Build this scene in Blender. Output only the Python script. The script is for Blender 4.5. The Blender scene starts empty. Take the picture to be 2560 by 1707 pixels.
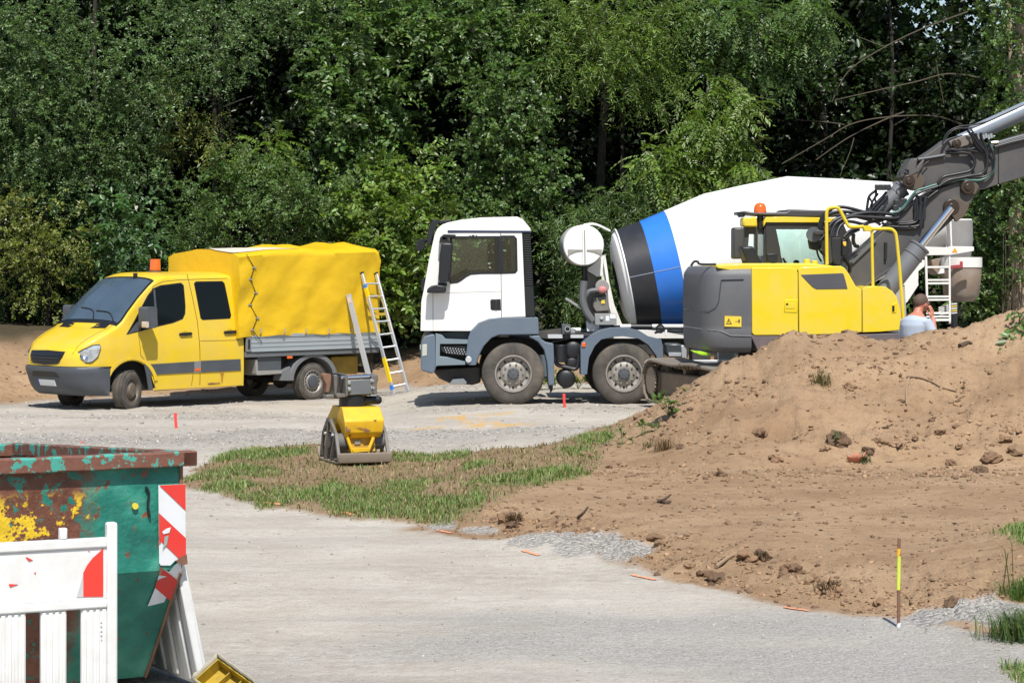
import bpy, bmesh, math, random
import numpy as np
from mathutils import Vector, Matrix, geometry as mgeo
R = math.radians
random.seed(7)
rng = np.random.default_rng(7)
scene = bpy.context.scene
COL = scene.collection

# ------------------------------------------------------------------ camera, sky, sun, exposure
FPX, HOR, CAMZ, CX = 6000.0, 640.0, 2.5, 1280.0        # focal length in photo pixels, horizon row, eye height
cam_d = bpy.data.cameras.new('camera')
cam_d.sensor_width = 36.0
cam_d.lens = 36.0 * FPX / 2560.0
cam_d.shift_y = -(853.5 - HOR) / 2560.0
cam_d.clip_start, cam_d.clip_end = 0.5, 2000
cam = bpy.data.objects.new('camera', cam_d)
cam.location = (0, 0, CAMZ)
cam.rotation_euler = (R(90), 0, 0)
COL.objects.link(cam)
scene.camera = cam

SUN_EL, SUN_BEAR = 57.0, 173.0
world = bpy.data.worlds.new('World')
scene.world = world
world.use_nodes = True
wn = world.node_tree
sky = wn.nodes.new('ShaderNodeTexSky')
sky.sky_type = 'NISHITA'
sky.sun_disc = False
sky.sun_elevation = R(SUN_EL)
sky.sun_rotation = R(SUN_BEAR)
sky.air_density, sky.dust_density, sky.ozone_density = 1.0, 0.6, 1.0
wn.nodes['Background'].inputs['Strength'].default_value = 0.10
wn.links.new(sky.outputs[0], wn.nodes['Background'].inputs['Color'])

sun_d = bpy.data.lights.new('sun', 'SUN')
sun_d.energy = 4.6
sun_d.angle = R(0.53)
sun_d.color = (1.0, 0.955, 0.89)
sun = bpy.data.objects.new('sun', sun_d)
to_sun = Vector((math.sin(R(SUN_BEAR)) * math.cos(R(SUN_EL)), math.cos(R(SUN_BEAR)) * math.cos(R(SUN_EL)), math.sin(R(SUN_EL))))
sun.rotation_euler = (-to_sun).to_track_quat('-Z', 'Y').to_euler()
sun.location = (0, 0, 40)
COL.objects.link(sun)

scene.view_settings.view_transform = 'Standard'
scene.view_settings.look = 'None'
scene.view_settings.exposure = 0.32
scene.view_settings.gamma = 1.0
scene.view_settings.use_curve_mapping = False
scene.render.engine = 'CYCLES'
cy = scene.cycles
cy.max_bounces, cy.diffuse_bounces, cy.glossy_bounces = 6, 3, 3
cy.transmission_bounces, cy.transparent_max_bounces = 4, 8
cy.caustics_reflective = cy.caustics_refractive = False
cy.use_denoising = True
cy.sample_clamp_indirect = 6.0

# ------------------------------------------------------------------ helpers
def tag(o, label=None, cat=None, group=None, kind=None):
    if label: o['label'] = label
    if cat: o['category'] = cat
    if group: o['group'] = group
    if kind: o['kind'] = kind
    return o

def thing(name, loc, yaw, label, cat, group=None):
    o = bpy.data.objects.new(name, None)
    o.empty_display_size = 0.3
    o.location = loc
    o.rotation_euler = (0, 0, yaw)
    COL.objects.link(o)
    return tag(o, label, cat, group)

def ray(px, py):
    return Vector(((px - CX) / FPX, 1.0, -(py - HOR) / FPX))
def at(px, py, D):
    r = ray(px, py)
    return Vector((r.x * D, D, CAMZ + r.z * D))

class Frame:
    """a thing's own axes: x along it, y away from the camera, z up"""
    def __init__(s, x, y, z, yaw):
        s.o = Vector((x, y, z)); s.yaw = yaw
        s.ex = Vector((math.cos(yaw), math.sin(yaw), 0)); s.ey = Vector((-math.sin(yaw), math.cos(yaw), 0))
    def loc(s, w):
        d = Vector(w) - s.o
        return Vector((d.dot(s.ex), d.dot(s.ey), d.z))
    def hit(s, px, py, n, off):
        r = ray(px, py); c = Vector((0, 0, CAMZ))
        t = (s.o.dot(n) + off - c.dot(n)) / r.dot(n)
        return s.loc(c + r * t)
    def side(s, pts, yl=0.0, crop=None):          # photo points on the plane y = yl  -> (x, z)
        out = []
        for p in pts:
            q = crop(*p) if crop else p
            h = s.hit(q[0], q[1], s.ey, yl); out.append((h.x, h.z))
        return out
    def front(s, pts, xl=0.0, crop=None):         # photo points on the plane x = xl  -> (y, z)
        out = []
        for p in pts:
            q = crop(*p) if crop else p
            h = s.hit(q[0], q[1], s.ex, xl); out.append((h.y, h.z))
        return out
    def p3(s, p, yl, crop=None):
        (x, z), = s.side([p], yl, crop)
        return Vector((x, yl, z))

def crop(x0, y0, k):
    return lambda x, y: (x0 + x / k, y0 + y / k)
C1, C2 = crop(40, 560, 3.136), crop(560, 560, 3.136)
C3, C4 = crop(1020, 520, 3.075), crop(1360, 520, 3.075)
C5, C6 = crop(1680, 480, 3.267), crop(2020, 250, 2.613)
CA, CB = crop(1960, 440, 5.228), crop(2180, 250, 5.226)
CC, CD = crop(2230, 480, 4.237), crop(1380, 540, 5.226)
CE, CF = crop(1640, 820, 7.84), crop(1020, 530, 6.817)
C7, C8, CG = crop(760, 900, 5.227), crop(0, 1080, 2.5), crop(380, 1380, 4.796)

def smooth_path(pts, n=6):
    P = [Vector(p) for p in pts]
    if len(P) < 3: return P
    out = []
    for i in range(len(P) - 1):
        p0, p1, p2, p3 = P[max(i - 1, 0)], P[i], P[i + 1], P[min(i + 2, len(P) - 1)]
        for k in range(n):
            t = k / n
            out.append(0.5 * ((2 * p1) + (p2 - p0) * t + (2 * p0 - 5 * p1 + 4 * p2 - p3) * t * t + (3 * p1 - p0 - 3 * p2 + p3) * t ** 3))
    out.append(P[-1])
    return out

class MB:
    def __init__(s): s.v, s.f, s.m, s.cur = [], [], [], 0
    def mat(s, i): s.cur = i; return s
    def add(s, verts, faces):
        b = len(s.v)
        s.v += [tuple(v) for v in verts]
        for f in faces:
            s.f.append(tuple(b + i for i in f)); s.m.append(s.cur)
        return s
    def raw(s, faces):
        s.f += faces; s.m += [s.cur] * len(faces); return s
    def box(s, x0, x1, y0, y1, z0, z1):
        v = [(x, y, z) for z in (z0, z1) for y in (y0, y1) for x in (x0, x1)]
        return s.add(v, [(0, 2, 3, 1), (4, 5, 7, 6), (0, 1, 5, 4), (2, 6, 7, 3), (0, 4, 6, 2), (1, 3, 7, 5)])
    def obox(s, c, sx, sy, sz, M=None):
        M = M or Matrix.Identity(3)
        v = [Vector(c) + M @ Vector((x * sx / 2, y * sy / 2, z * sz / 2)) for z in (-1, 1) for y in (-1, 1) for x in (-1, 1)]
        return s.add(v, [(0, 2, 3, 1), (4, 5, 7, 6), (0, 1, 5, 4), (2, 6, 7, 3), (0, 4, 6, 2), (1, 3, 7, 5)])
    def prism(s, poly, y0, y1, holes=(), fy=None):
        """outline in (x, z), extruded along y; fy(x, z, y) may bend it"""
        loops = [list(poly)] + [list(h) for h in holes]
        tris = mgeo.tessellate_polygon([[Vector((x, z, 0)) for x, z in L] for L in loops])
        flat = [p for L in loops for p in L]
        g = fy or (lambda x, z, y: y)
        n = len(flat)
        v = [(x, g(x, z, y0), z) for x, z in flat] + [(x, g(x, z, y1), z) for x, z in flat]
        f = [tuple(t) for t in tris] + [tuple(n + i for i in reversed(t)) for t in tris]
        b = 0
        for L in loops:
            k = len(L)
            f += [(b + i, b + (i + 1) % k, n + b + (i + 1) % k, n + b + i) for i in range(k)]
            b += k
        return s.add(v, f)
    def xprism(s, poly, x0, x1):                 # outline in (y, z), extruded along x
        b = len(s.v); s.prism(poly, x0, x1)
        for i in range(b, len(s.v)):
            x, y, z = s.v[i]; s.v[i] = (y, x, z)
        return s
    def zprism(s, poly, z0, z1):                 # outline in (x, y), extruded along z
        b = len(s.v); s.prism(poly, z0, z1)
        for i in range(b, len(s.v)):
            x, y, z = s.v[i]; s.v[i] = (x, z, y)
        return s
    def lathe(s, prof, o, axis, seg=32, ref=None, close=False):
        """profile of (distance along the axis, radius)"""
        a = Vector(axis).normalized()
        u = (ref and Vector(ref)) or (Vector((0, 0, 1)) if abs(a.z) < 0.9 else Vector((1, 0, 0)))
        u = (u - a * u.dot(a)).normalized(); w = a.cross(u)
        o = Vector(o); v = []; f = []; n = len(prof)
        for k in range(seg):
            t = 2 * math.pi * k / seg; d = u * math.cos(t) + w * math.sin(t)
            v += [o + a * p[0] + d * p[1] for p in prof]
        for k in range(seg):
            k2 = (k + 1) % seg
            for i in range(n - 1 + (1 if close else 0)):
                j = (i + 1) % n
                f.append((k * n + i, k * n + j, k2 * n + j, k2 * n + i))
        return s.add(v, f)
    def cyl(s, p0, p1, r0, r1=None, seg=16):
        p0, p1 = Vector(p0), Vector(p1); r1 = r0 if r1 is None else r1
        L = (p1 - p0).length
        return s.lathe([(0, 1e-4), (0, r0), (L, r1), (L, 1e-4)], p0, p1 - p0, seg)
    def tube(s, path, r, seg=8, smooth=5, taper=None):
        P = smooth_path(path, smooth) if smooth else [Vector(p) for p in path]
        n = len(P); v = []; f = []
        prev = None
        for i, p in enumerate(P):
            t = (P[min(i + 1, n - 1)] - P[max(i - 1, 0)]).normalized()
            if prev is None:
                u = Vector((0, 0, 1)) if abs(t.z) < 0.9 else Vector((1, 0, 0))
            else: u = prev
            u = (u - t * u.dot(t)).normalized(); prev = u; w = t.cross(u)
            rr = r if taper is None else r + (taper - r) * i / (n - 1)
            v += [p + (u * math.cos(2 * math.pi * k / seg) + w * math.sin(2 * math.pi * k / seg)) * rr for k in range(seg)]
        for i in range(n - 1):
            for k in range(seg):
                k2 = (k + 1) % seg
                f.append((i * seg + k, i * seg + k2, (i + 1) * seg + k2, (i + 1) * seg + k))
        f.append(tuple(range(seg))); f.append(tuple((n - 1) * seg + k for k in range(seg)))
        return s.add(v, f)
    def ball(s, c, r, sc=(1, 1, 1), seg=16, rings=10):
        v = []; f = []
        for i in range(rings + 1):
            a = math.pi * i / rings
            for k in range(seg):
                t = 2 * math.pi * k / seg
                v.append((c[0] + r * sc[0] * max(math.sin(a), 1e-4) * math.cos(t), c[1] + r * sc[1] * max(math.sin(a), 1e-4) * math.sin(t), c[2] + r * sc[2] * math.cos(a)))
        for i in range(rings):
            for k in range(seg):
                k2 = (k + 1) % seg
                f.append((i * seg + k, i * seg + k2, (i + 1) * seg + k2, (i + 1) * seg + k))
        return s.add(v, f)
    def grid(s, rows, closed=False):
        n = len(rows[0]); v = [p for r_ in rows for p in r_]; f = []
        for i in range(len(rows) - 1):
            for k in range(n - (0 if closed else 1)):
                k2 = (k + 1) % n
                f.append((i * n + k, i * n + k2, (i + 1) * n + k2, (i + 1) * n + k))
        return s.add(v, f)
    def build(s, name, mats, parent=None, bevel=0, seg=2, smooth=35, normals=True, sub=0):
        me = bpy.data.meshes.new(name)
        me.from_pydata(s.v, [], s.f)
        for m in (mats if isinstance(mats, (list, tuple)) else [mats]): me.materials.append(m)
        me.polygons.foreach_set('material_index', s.m)
        if normals:
            bm = bmesh.new(); bm.from_mesh(me)
            bmesh.ops.remove_doubles(bm, verts=bm.verts, dist=2e-4)
            bmesh.ops.recalc_face_normals(bm, faces=bm.faces)
            bm.to_mesh(me); bm.free()
        me.polygons.foreach_set('use_smooth', [True] * len(me.polygons))
        me.set_sharp_from_angle(angle=R(smooth))
        o = bpy.data.objects.new(name, me)
        COL.objects.link(o)
        o.parent = parent
        if bevel:
            b = o.modifiers.new('bevel', 'BEVEL'); b.width = bevel; b.segments = seg; b.limit_method = 'ANGLE'; b.angle_limit = R(32); b.harden_normals = False
        if sub:
            m = o.modifiers.new('sub', 'SUBSURF'); m.levels = m.render_levels = sub
        return o

def copy_tree(o, parent=None):
    c = o.copy(); COL.objects.link(c); c.parent = parent
    for ch in list(o.children): copy_tree(ch, c)
    return c

def rrect(x0, x1, z0, z1, r, n=4):
    out = []
    for cx, cz, a0 in ((x1 - r, z1 - r, 0), (x0 + r, z1 - r, 90), (x0 + r, z0 + r, 180), (x1 - r, z0 + r, 270)):
        for k in range(n + 1):
            a = R(a0 + 90 * k / n); out.append((cx + r * math.cos(a), cz + r * math.sin(a)))
    return out

def shrink(poly, d):
    """offset a polygon inwards by d (outwards if negative)"""
    n = len(poly); A = sum(poly[i][0] * poly[(i + 1) % n][1] - poly[(i + 1) % n][0] * poly[i][1] for i in range(n))
    sg = 1 if A > 0 else -1; out = []
    for i in range(n):
        p0, p1, p2 = Vector(poly[i - 1]), Vector(poly[i]), Vector(poly[(i + 1) % n])
        a, b = (p1 - p0), (p2 - p1)
        if a.length < 1e-6 or b.length < 1e-6: out.append(tuple(p1)); continue
        a.normalize(); b.normalize()
        na, nb = Vector((-a.y, a.x)) * sg, Vector((-b.y, b.x)) * sg
        m = na + nb
        k = d / max(0.35, 1 + na.dot(nb))
        out.append(tuple(p1 + m * k))
    return out

def mesh_np(name, V, F, mats, parent=None, smooth=False, attrs=None, mi=None):
    V = np.asarray(V, np.float32); F = np.asarray(F, np.int32); k = F.shape[1]
    me = bpy.data.meshes.new(name)
    me.vertices.add(len(V)); me.vertices.foreach_set('co', V.ravel())
    me.loops.add(F.size); me.loops.foreach_set('vertex_index', F.ravel())
    me.polygons.add(len(F)); me.polygons.foreach_set('loop_start', np.arange(0, F.size, k, dtype=np.int32))
    me.update(calc_edges=True)
    if smooth: me.polygons.foreach_set('use_smooth', np.ones(len(F), bool))
    for m in (mats if isinstance(mats, (list, tuple)) else [mats]): me.materials.append(m)
    if mi is not None: me.polygons.foreach_set('material_index', np.asarray(mi, np.int32))
    for an, arr in (attrs or {}).items():
        a = me.color_attributes.new(an, 'FLOAT_COLOR', 'POINT')
        a.data.foreach_set('color', np.asarray(arr, np.float32).ravel())
    o = bpy.data.objects.new(name, me); COL.objects.link(o); o.parent = parent
    return o

# value noise in numpy
def _h(ix, iy, s):
    n = (ix.astype(np.int64) * 374761393 + iy.astype(np.int64) * 668265263 + s * 974711) & 0x7fffffff
    n = ((n ^ (n >> 13)) * 1274126177) & 0x7fffffff
    return ((n ^ (n >> 16)) & 0xffff) / 65535.0
def vnoise(x, y, s=0):
    x = np.asarray(x, float); y = np.asarray(y, float)
    ix, iy = np.floor(x), np.floor(y); fx, fy = x - ix, y - iy
    fx, fy = fx * fx * (3 - 2 * fx), fy * fy * (3 - 2 * fy)
    a, b = _h(ix, iy, s), _h(ix + 1, iy, s); c, d = _h(ix, iy + 1, s), _h(ix + 1, iy + 1, s)
    return (a + (b - a) * fx) * (1 - fy) + (c + (d - c) * fx) * fy
def fbm(x, y, s=0, o=4, g=0.5):
    t = 0; w = 1; k = 0
    for i in range(o):
        t = t + w * (vnoise(x * 2 ** i, y * 2 ** i, s + i * 17) - 0.5); k += w; w *= g
    return t / k * 2
def sst(a, b, x):
    t = np.clip((x - a) / (b - a), 0, 1); return t * t * (3 - 2 * t)

# ------------------------------------------------------------------ materials
MATS = {}
def nodes_of(m):
    m.use_nodes = True; nt = m.node_tree
    return nt, nt.nodes['Principled BSDF']
def N(nt, t, **kw):
    n = nt.nodes.new(t)
    for k, v in kw.items():
        if k in n.inputs: n.inputs[k].default_value = v
        else: setattr(n, k, v)
    return n
def mixc(nt, fac, a, b, mode='MIX'):
    n = nt.nodes.new('ShaderNodeMix'); n.data_type = 'RGBA'; n.blend_type = mode
    for s_, v in ((0, fac), (6, a), (7, b)):
        if hasattr(v, 'links') or hasattr(v, 'is_linked'): nt.links.new(v, n.inputs[s_])
        else: n.inputs[s_].default_value = v if s_ == 0 else (*v, 1) if len(v) == 3 else v
    return n.outputs[2]
def ramp(nt, src, stops):
    n = nt.nodes.new('ShaderNodeValToRGB'); e = n.color_ramp.elements
    while len(e) < len(stops): e.new(0.5)
    for el, (p, c) in zip(e, stops):
        el.position = p; el.color = (*c, 1) if len(c) == 3 else c
    nt.links.new(src, n.inputs[0]); return n.outputs[0]
def math_n(nt, op, a, b=None, c=None):
    n = nt.nodes.new('ShaderNodeMath'); n.operation = op
    for i, v in enumerate((a, b, c)):
        if v is None: continue
        if hasattr(v, 'is_linked'): nt.links.new(v, n.inputs[i])
        else: n.inputs[i].default_value = v
    return n.outputs[0]
def texco(nt, scale=(1, 1, 1), kind='Object'):
    t = nt.nodes.new('ShaderNodeTexCoord'); m = nt.nodes.new('ShaderNodeMapping')
    m.inputs['Scale'].default_value = scale
    nt.links.new(t.outputs[kind], m.inputs[0]); return m.outputs[0]
def noise(nt, vec, scale, detail=4, rough=0.55, out=0):
    n = nt.nodes.new('ShaderNodeTexNoise'); n.inputs['Scale'].default_value = scale
    n.inputs['Detail'].default_value = detail; n.inputs['Roughness'].default_value = rough
    nt.links.new(vec, n.inputs['Vector']); return n.outputs[out]
def bump(nt, h, strength, dist, bsdf, prev=None):
    b = nt.nodes.new('ShaderNodeBump'); b.inputs['Strength'].default_value = strength; b.inputs['Distance'].default_value = dist
    nt.links.new(h, b.inputs['Height'])
    if prev is not None: nt.links.new(prev, b.inputs['Normal'])
    nt.links.new(b.outputs[0], bsdf.inputs['Normal']); return b.outputs[0]

def M(name, col, rough=0.5, metal=0.0, coat=0.0, var=0.12, vs=3.0, dirt=None, damt=0.25, ds=2.0, bmp=0.0, bs=40.0, spec=0.5, rvar=0.1, stretch=(1, 1, 1)):
    if name in MATS: return MATS[name]
    m = bpy.data.materials.new(name); nt, b = nodes_of(m)
    v = texco(nt, stretch)
    n1 = noise(nt, v, vs, 5)
    c = mixc(nt, n1, tuple(x * (1 - var) for x in col), tuple(min(1, x * (1 + var)) for x in col))
    if dirt:
        n2 = noise(nt, v, ds, 8, 0.65)
        f = ramp(nt, n2, [(0.5 - damt * 0.5, (0, 0, 0)), (0.78, (1, 1, 1))])
        f = math_n(nt, 'MULTIPLY', f, min(1, damt * 2.2))
        c = mixc(nt, f, c, dirt)
        nt.links.new(math_n(nt, 'ADD', rough, math_n(nt, 'MULTIPLY', f, 0.35)), b.inputs['Roughness'])
    else:
        nt.links.new(math_n(nt, 'ADD', rough - rvar / 2, math_n(nt, 'MULTIPLY', n1, rvar)), b.inputs['Roughness'])
    nt.links.new(c, b.inputs['Base Color'])
    b.inputs['Metallic'].default_value = metal
    b.inputs['Coat Weight'].default_value = coat
    b.inputs['Coat Roughness'].default_value = 0.08
    b.inputs['Specular IOR Level'].default_value = spec
    if bmp: bump(nt, noise(nt, v, bs, 4), 1.0, bmp, b)
    MATS[name] = m
    return m

def glass(name, tint, refl=0.9, dark=0.0):
    m = bpy.data.materials.new(name); m.use_nodes = True; nt = m.node_tree
    nt.nodes.remove(nt.nodes['Principled BSDF']); out = nt.nodes['Material Output']
    tr = N(nt, 'ShaderNodeBsdfTransparent'); tr.inputs[0].default_value = (*tint, 1)
    gl = N(nt, 'ShaderNodeBsdfGlossy'); gl.inputs['Roughness'].default_value = 0.02; gl.inputs[0].default_value = (refl, refl, refl, 1)
    fr = N(nt, 'ShaderNodeFresnel'); fr.inputs[0].default_value = 1.5
    mx = N(nt, 'ShaderNodeMixShader')
    nt.links.new(fr.outputs[0], mx.inputs[0]); nt.links.new(tr.outputs[0], mx.inputs[1]); nt.links.new(gl.outputs[0], mx.inputs[2])
    nt.links.new(mx.outputs[0], out.inputs[0])
    MATS[name] = m
    return m

DUST = (0.36, 0.29, 0.20)
YEL = M('van yellow paint', (0.74, 0.505, 0.014), 0.36, coat=0.35, var=0.06, dirt=(0.56, 0.42, 0.13), damt=0.26, ds=2.2)
EXY = M('excavator yellow paint', (0.74, 0.56, 0.012), 0.40, coat=0.25, var=0.06, dirt=(0.6, 0.47, 0.16), damt=0.22, ds=3)
TARP = M('yellow tarpaulin', (0.72, 0.455, 0.008), 0.42, var=0.10, vs=1.3, dirt=(0.62, 0.38, 0.01), damt=0.16, ds=1.6, bmp=0.012, bs=5)
WHT = M('white truck paint', (0.80, 0.79, 0.765), 0.35, coat=0.3, var=0.03, dirt=(0.62, 0.58, 0.52), damt=0.16, ds=2.5)
DRW = M('white drum paint', (0.80, 0.80, 0.79), 0.45, var=0.03, dirt=(0.66, 0.64, 0.6), damt=0.10, ds=1.2)
BLUE = M('blue drum paint', (0.025, 0.18, 0.66), 0.38, coat=0.2, var=0.08, dirt=(0.1, 0.25, 0.6), damt=0.08)
BLKP = M('black drum paint', (0.022, 0.023, 0.028), 0.42, var=0.15, dirt=(0.07, 0.07, 0.07), damt=0.12)
SLATE = M('blue grey fender plastic', (0.105, 0.14, 0.185), 0.48, var=0.08, dirt=(0.2, 0.21, 0.22), damt=0.15)
GREYP = M('grey bumper plastic', (0.065, 0.075, 0.088), 0.55, var=0.1, dirt=(0.13, 0.13, 0.12), damt=0.16)
CWG = M('counterweight grey', (0.108, 0.113, 0.122), 0.5, var=0.1, dirt=(0.17, 0.16, 0.15), damt=0.2, bmp=0.001, bs=80)
BOOM = M('boom grey paint', (0.068, 0.069, 0.073), 0.5, var=0.12, dirt=(0.17, 0.145, 0.115), damt=0.25, ds=1.6)
LGREY = M('light cylinder grey', (0.26, 0.30, 0.35), 0.35, metal=0.2, var=0.08)
BLK = M('black plastic', (0.012, 0.013, 0.015), 0.45, var=0.2, rvar=0.15)
RUB = M('tyre rubber', (0.035, 0.033, 0.031), 0.82, var=0.2, dirt=(0.19, 0.165, 0.135), damt=0.42, ds=3.0, bmp=0.003, bs=60)
HOSE = M('hose rubber', (0.014, 0.015, 0.018), 0.4, var=0.2, rvar=0.2)
CHAS = M('chassis dark grey', (0.028, 0.028, 0.03), 0.6, var=0.3, dirt=(0.13, 0.11, 0.085), damt=0.3)
STEEL = M('galvanised steel', (0.55, 0.57, 0.58), 0.38, metal=0.75, var=0.1, vs=6, dirt=(0.4, 0.37, 0.32), damt=0.15)
ALU = M('aluminium', (0.66, 0.68, 0.71), 0.4, metal=0.6, var=0.06, vs=5)
DROP = M('grey dropside aluminium', (0.40, 0.44, 0.46), 0.45, metal=0.35, var=0.06)
RIM = M('dusty silver rim', (0.42, 0.40, 0.37), 0.5, metal=0.55, var=0.15, vs=8, dirt=(0.2, 0.165, 0.125), damt=0.4, ds=9)
RIMD = M('worn brown rim', (0.20, 0.175, 0.145), 0.55, metal=0.4, var=0.2, vs=9, dirt=(0.15, 0.115, 0.08), damt=0.4, ds=10)
CHROME = M('chrome rod', (0.8, 0.81, 0.83), 0.1, metal=1.0, var=0.02)
ORNG = M('orange lens', (0.8, 0.13, 0.01), 0.2, coat=0.6, var=0.1)
REDL = M('red paint', (0.72, 0.045, 0.03), 0.45, var=0.08, dirt=(0.5, 0.1, 0.07), damt=0.1)
WHB = M('white barrier plastic', (0.74, 0.74, 0.73), 0.42, var=0.04, dirt=(0.55, 0.52, 0.46), damt=0.26, ds=7)
REFW = M('white reflective foil', (0.70, 0.71, 0.73), 0.4, var=0.04, dirt=(0.5, 0.48, 0.45), damt=0.15, ds=8)
DKGL = M('dark tinted glass', (0.006, 0.008, 0.008), 0.05, var=0.1, spec=0.22, rvar=0.0)
CLEAR = glass('clear glass', (0.90, 0.95, 0.93))
TGLS = glass('greenish cab glass', (0.88, 0.965, 0.945))
SKIN = M('sunburnt skin', (0.52, 0.20, 0.13), 0.5, var=0.1, vs=20)
SHIRT = M('pale blue shirt', (0.42, 0.48, 0.57), 0.85, var=0.06, bmp=0.002, bs=30)
TROUS = M('grey trousers', (0.10, 0.10, 0.11), 0.85)
HAIR = M('short brown hair', (0.10, 0.062, 0.045), 0.75, var=0.3, vs=60, bmp=0.003, bs=150)
PLATE = M('number plate white', (0.72, 0.73, 0.74), 0.4, var=0.02)
HIVIS = M('lime cloth', (0.38, 0.72, 0.02), 0.7, var=0.1)
CYEL = M('compactor yellow', (0.74, 0.44, 0.012), 0.45, var=0.10, dirt=(0.26, 0.12, 0.03), damt=0.18, ds=6)
CGRY = M('worn steel grey', (0.17, 0.165, 0.155), 0.5, metal=0.45, var=0.2, dirt=(0.24, 0.20, 0.15), damt=0.35, ds=6)
CPLT = M('dusty steel plate', (0.23, 0.195, 0.16), 0.55, metal=0.3, var=0.15, dirt=(0.30, 0.24, 0.17), damt=0.4, ds=5)
RUST = M('rusty steel', (0.17, 0.075, 0.045), 0.75, var=0.35, vs=6, dirt=(0.32, 0.2, 0.13), damt=0.3, ds=5, bmp=0.002)
TRKD = M('muddy track steel', (0.15, 0.125, 0.10), 0.7, metal=0.2, var=0.25, dirt=(0.30, 0.22, 0.15), damt=0.5, ds=5, bmp=0.004, bs=25)
GROU = M('polished grousers', (0.42, 0.40, 0.37), 0.45, metal=0.5, var=0.2, dirt=(0.30, 0.23, 0.16), damt=0.35, ds=7)
CONC = M('concrete crusted steel', (0.30, 0.265, 0.225), 0.8, var=0.25, vs=5, dirt=(0.26, 0.15, 0.08), damt=0.35, ds=4, bmp=0.004)
# ------------------------------------------------------------------ the ground
def gpt(px, py, z=0.05):                     # photo point on ground of height z -> (x, y)
    D = (CAMZ - z) * FPX / (py - HOR); return ((px - CX) / FPX * D, D)

EDGE = np.array([(-40, 30), (-6, 27.2), (-3.51, 26.3), (-2.49, 24.1), (-1.67, 23.3), (-1.07, 22.9), (-.70, 22.1), (.24, 20.8), (1.27, 18.5), (2.05, 17.05), (2.73, 16.4), (3.11, 15.9), (3.5, 15.4), (6, 12.5), (40, 2)])
ISLE = [gpt(*p) for p in [(440, 1200), (500, 1160), (560, 1128), (640, 1116), (800, 1106), (960, 1122), (1120, 1136), (1330, 1146), (1480, 1106), (1560, 1106), (1500, 1160), (1490, 1215), (1320, 1248), (1225, 1290), (1170, 1305), (1050, 1297), (900, 1287), (780, 1272), (660, 1258), (560, 1230)]]
DIRT = [gpt(*p) for p in [(1060, 1318), (1170, 1303), (1225, 1288), (1320, 1246), (1490, 1213), (1500, 1160), (1545, 1100), (1600, 1068), (1640, 1046), (1690, 1012)]] + [(2.6, 36.0), (14, 36), (30, 36), (60, 0), (20, 5), (6, 12.5), (3.5, 15.4), (3.11, 15.9), (2.73, 16.4), (2.05, 17.05), (1.27, 18.5), (.24, 20.8)]
SANDS = [[gpt(*p) for p in q] for q in (
    [(1075, 1035), (1150, 1030), (1230, 1036), (1200, 1046), (1110, 1050)], [(1130, 1052), (1250, 1048), (1330, 1052), (1310, 1066), (1210, 1062)],
    [(1220, 1028), (1300, 1030), (1290, 1038), (1225, 1037)], [(610, 1110), (668, 1108), (664, 1126), (612, 1129)], [(1030, 1060), (1120, 1055), (1140, 1068), (1040, 1070)])]
GREENS = [(gpt(px, py), rx, ry) for px, py, rx, ry in [(600, 1140, .55, 1.0), (700, 1130, .5, 1.0), (540, 1185, .45, .9), (640, 1180, .5, .8), (560, 1215, .4, .7), (760, 1240, .75, 1.0), (860, 1245, .6, 1.3), (830, 1215, .25, 1.0),
    (960, 1265, .6, 1.0), (1060, 1275, .6, .9), (1140, 1275, .4, .7), (1010, 1215, .45, .8), (1240, 1235, .5, .9), (1320, 1230, .55, .9), (1410, 1222, .5, .8), (1440, 1160, .35, 1.0), (1490, 1130, .3, 1.0), (1040, 1148, .4, .7), (1130, 1150, .35, .6), (1190, 1185, .2, .5), (690, 1255, .4, .5)]]

def sdist(poly, X, Y):
    """signed distance to a polygon, positive inside"""
    P = np.array(poly); n = len(P); d = np.full(X.shape, 1e9); ins = np.zeros(X.shape, bool)
    for i in range(n):
        ax, ay = P[i]; bx, by = P[(i + 1) % n]
        ex, ey = bx - ax, by - ay
        t = np.clip(((X - ax) * ex + (Y - ay) * ey) / (ex * ex + ey * ey + 1e-12), 0, 1)
        d = np.minimum(d, (X - ax - ex * t) ** 2 + (Y - ay - ey * t) ** 2)
        c = ((ay > Y) != (by > Y)) & (X < (bx - ax) * (Y - ay) / (by - ay + 1e-12) + ax)
        ins ^= c
    return np.where(ins, np.sqrt(d), -np.sqrt(d))

RX = np.array([0.6, 1.02, 1.42, 1.83, 2.1, 2.34, 2.64, 3.05, 3.3, 3.56, 3.85, 4.17, 4.6, 5.0, 5.39, 5.7, 5.95, 6.3, 6.6, 7.5, 9.0, 12.0, 16])
RZ = np.array([0, .02, .17, .42, .64, .80, .98, 1.15, 1.36, 1.50, 1.46, 1.38, 1.33, 1.335, 1.42, 1.49, 1.55, 1.61, 1.66, 1.75, 1.7, 1.2, 0.6]) - 0.02
def mound(X, Y):
    r = np.interp(X + 0.10 * fbm(Y * 1.3, X * 0.7, 5, 2), RX, np.maximum(RZ, 0))
    yc = 30.6 + 0.25 * fbm(X * 0.8, X * 0, 9, 2)
    yb = 26.5 + 0.35 * fbm(X * 0.7, X * 0 + 3, 11, 2) + 1.0 * sst(2.2, 0.8, X)
    t = np.clip((Y - yb) / (yc - yb), 0, 1)
    front = t
    front = np.where(t > 0.86, front - 1.1 * (t - 0.86) ** 2, front)
    back = 1 - sst(0, 3.4, Y - yc)
    rel = np.where(Y < yc, front, back * (1 - 1.1 * 0.14 ** 2))
    lump = 1 + 0.06 * fbm(X * 1.1, Y * 0.9, 21, 3)
    return r * rel * lump

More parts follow.
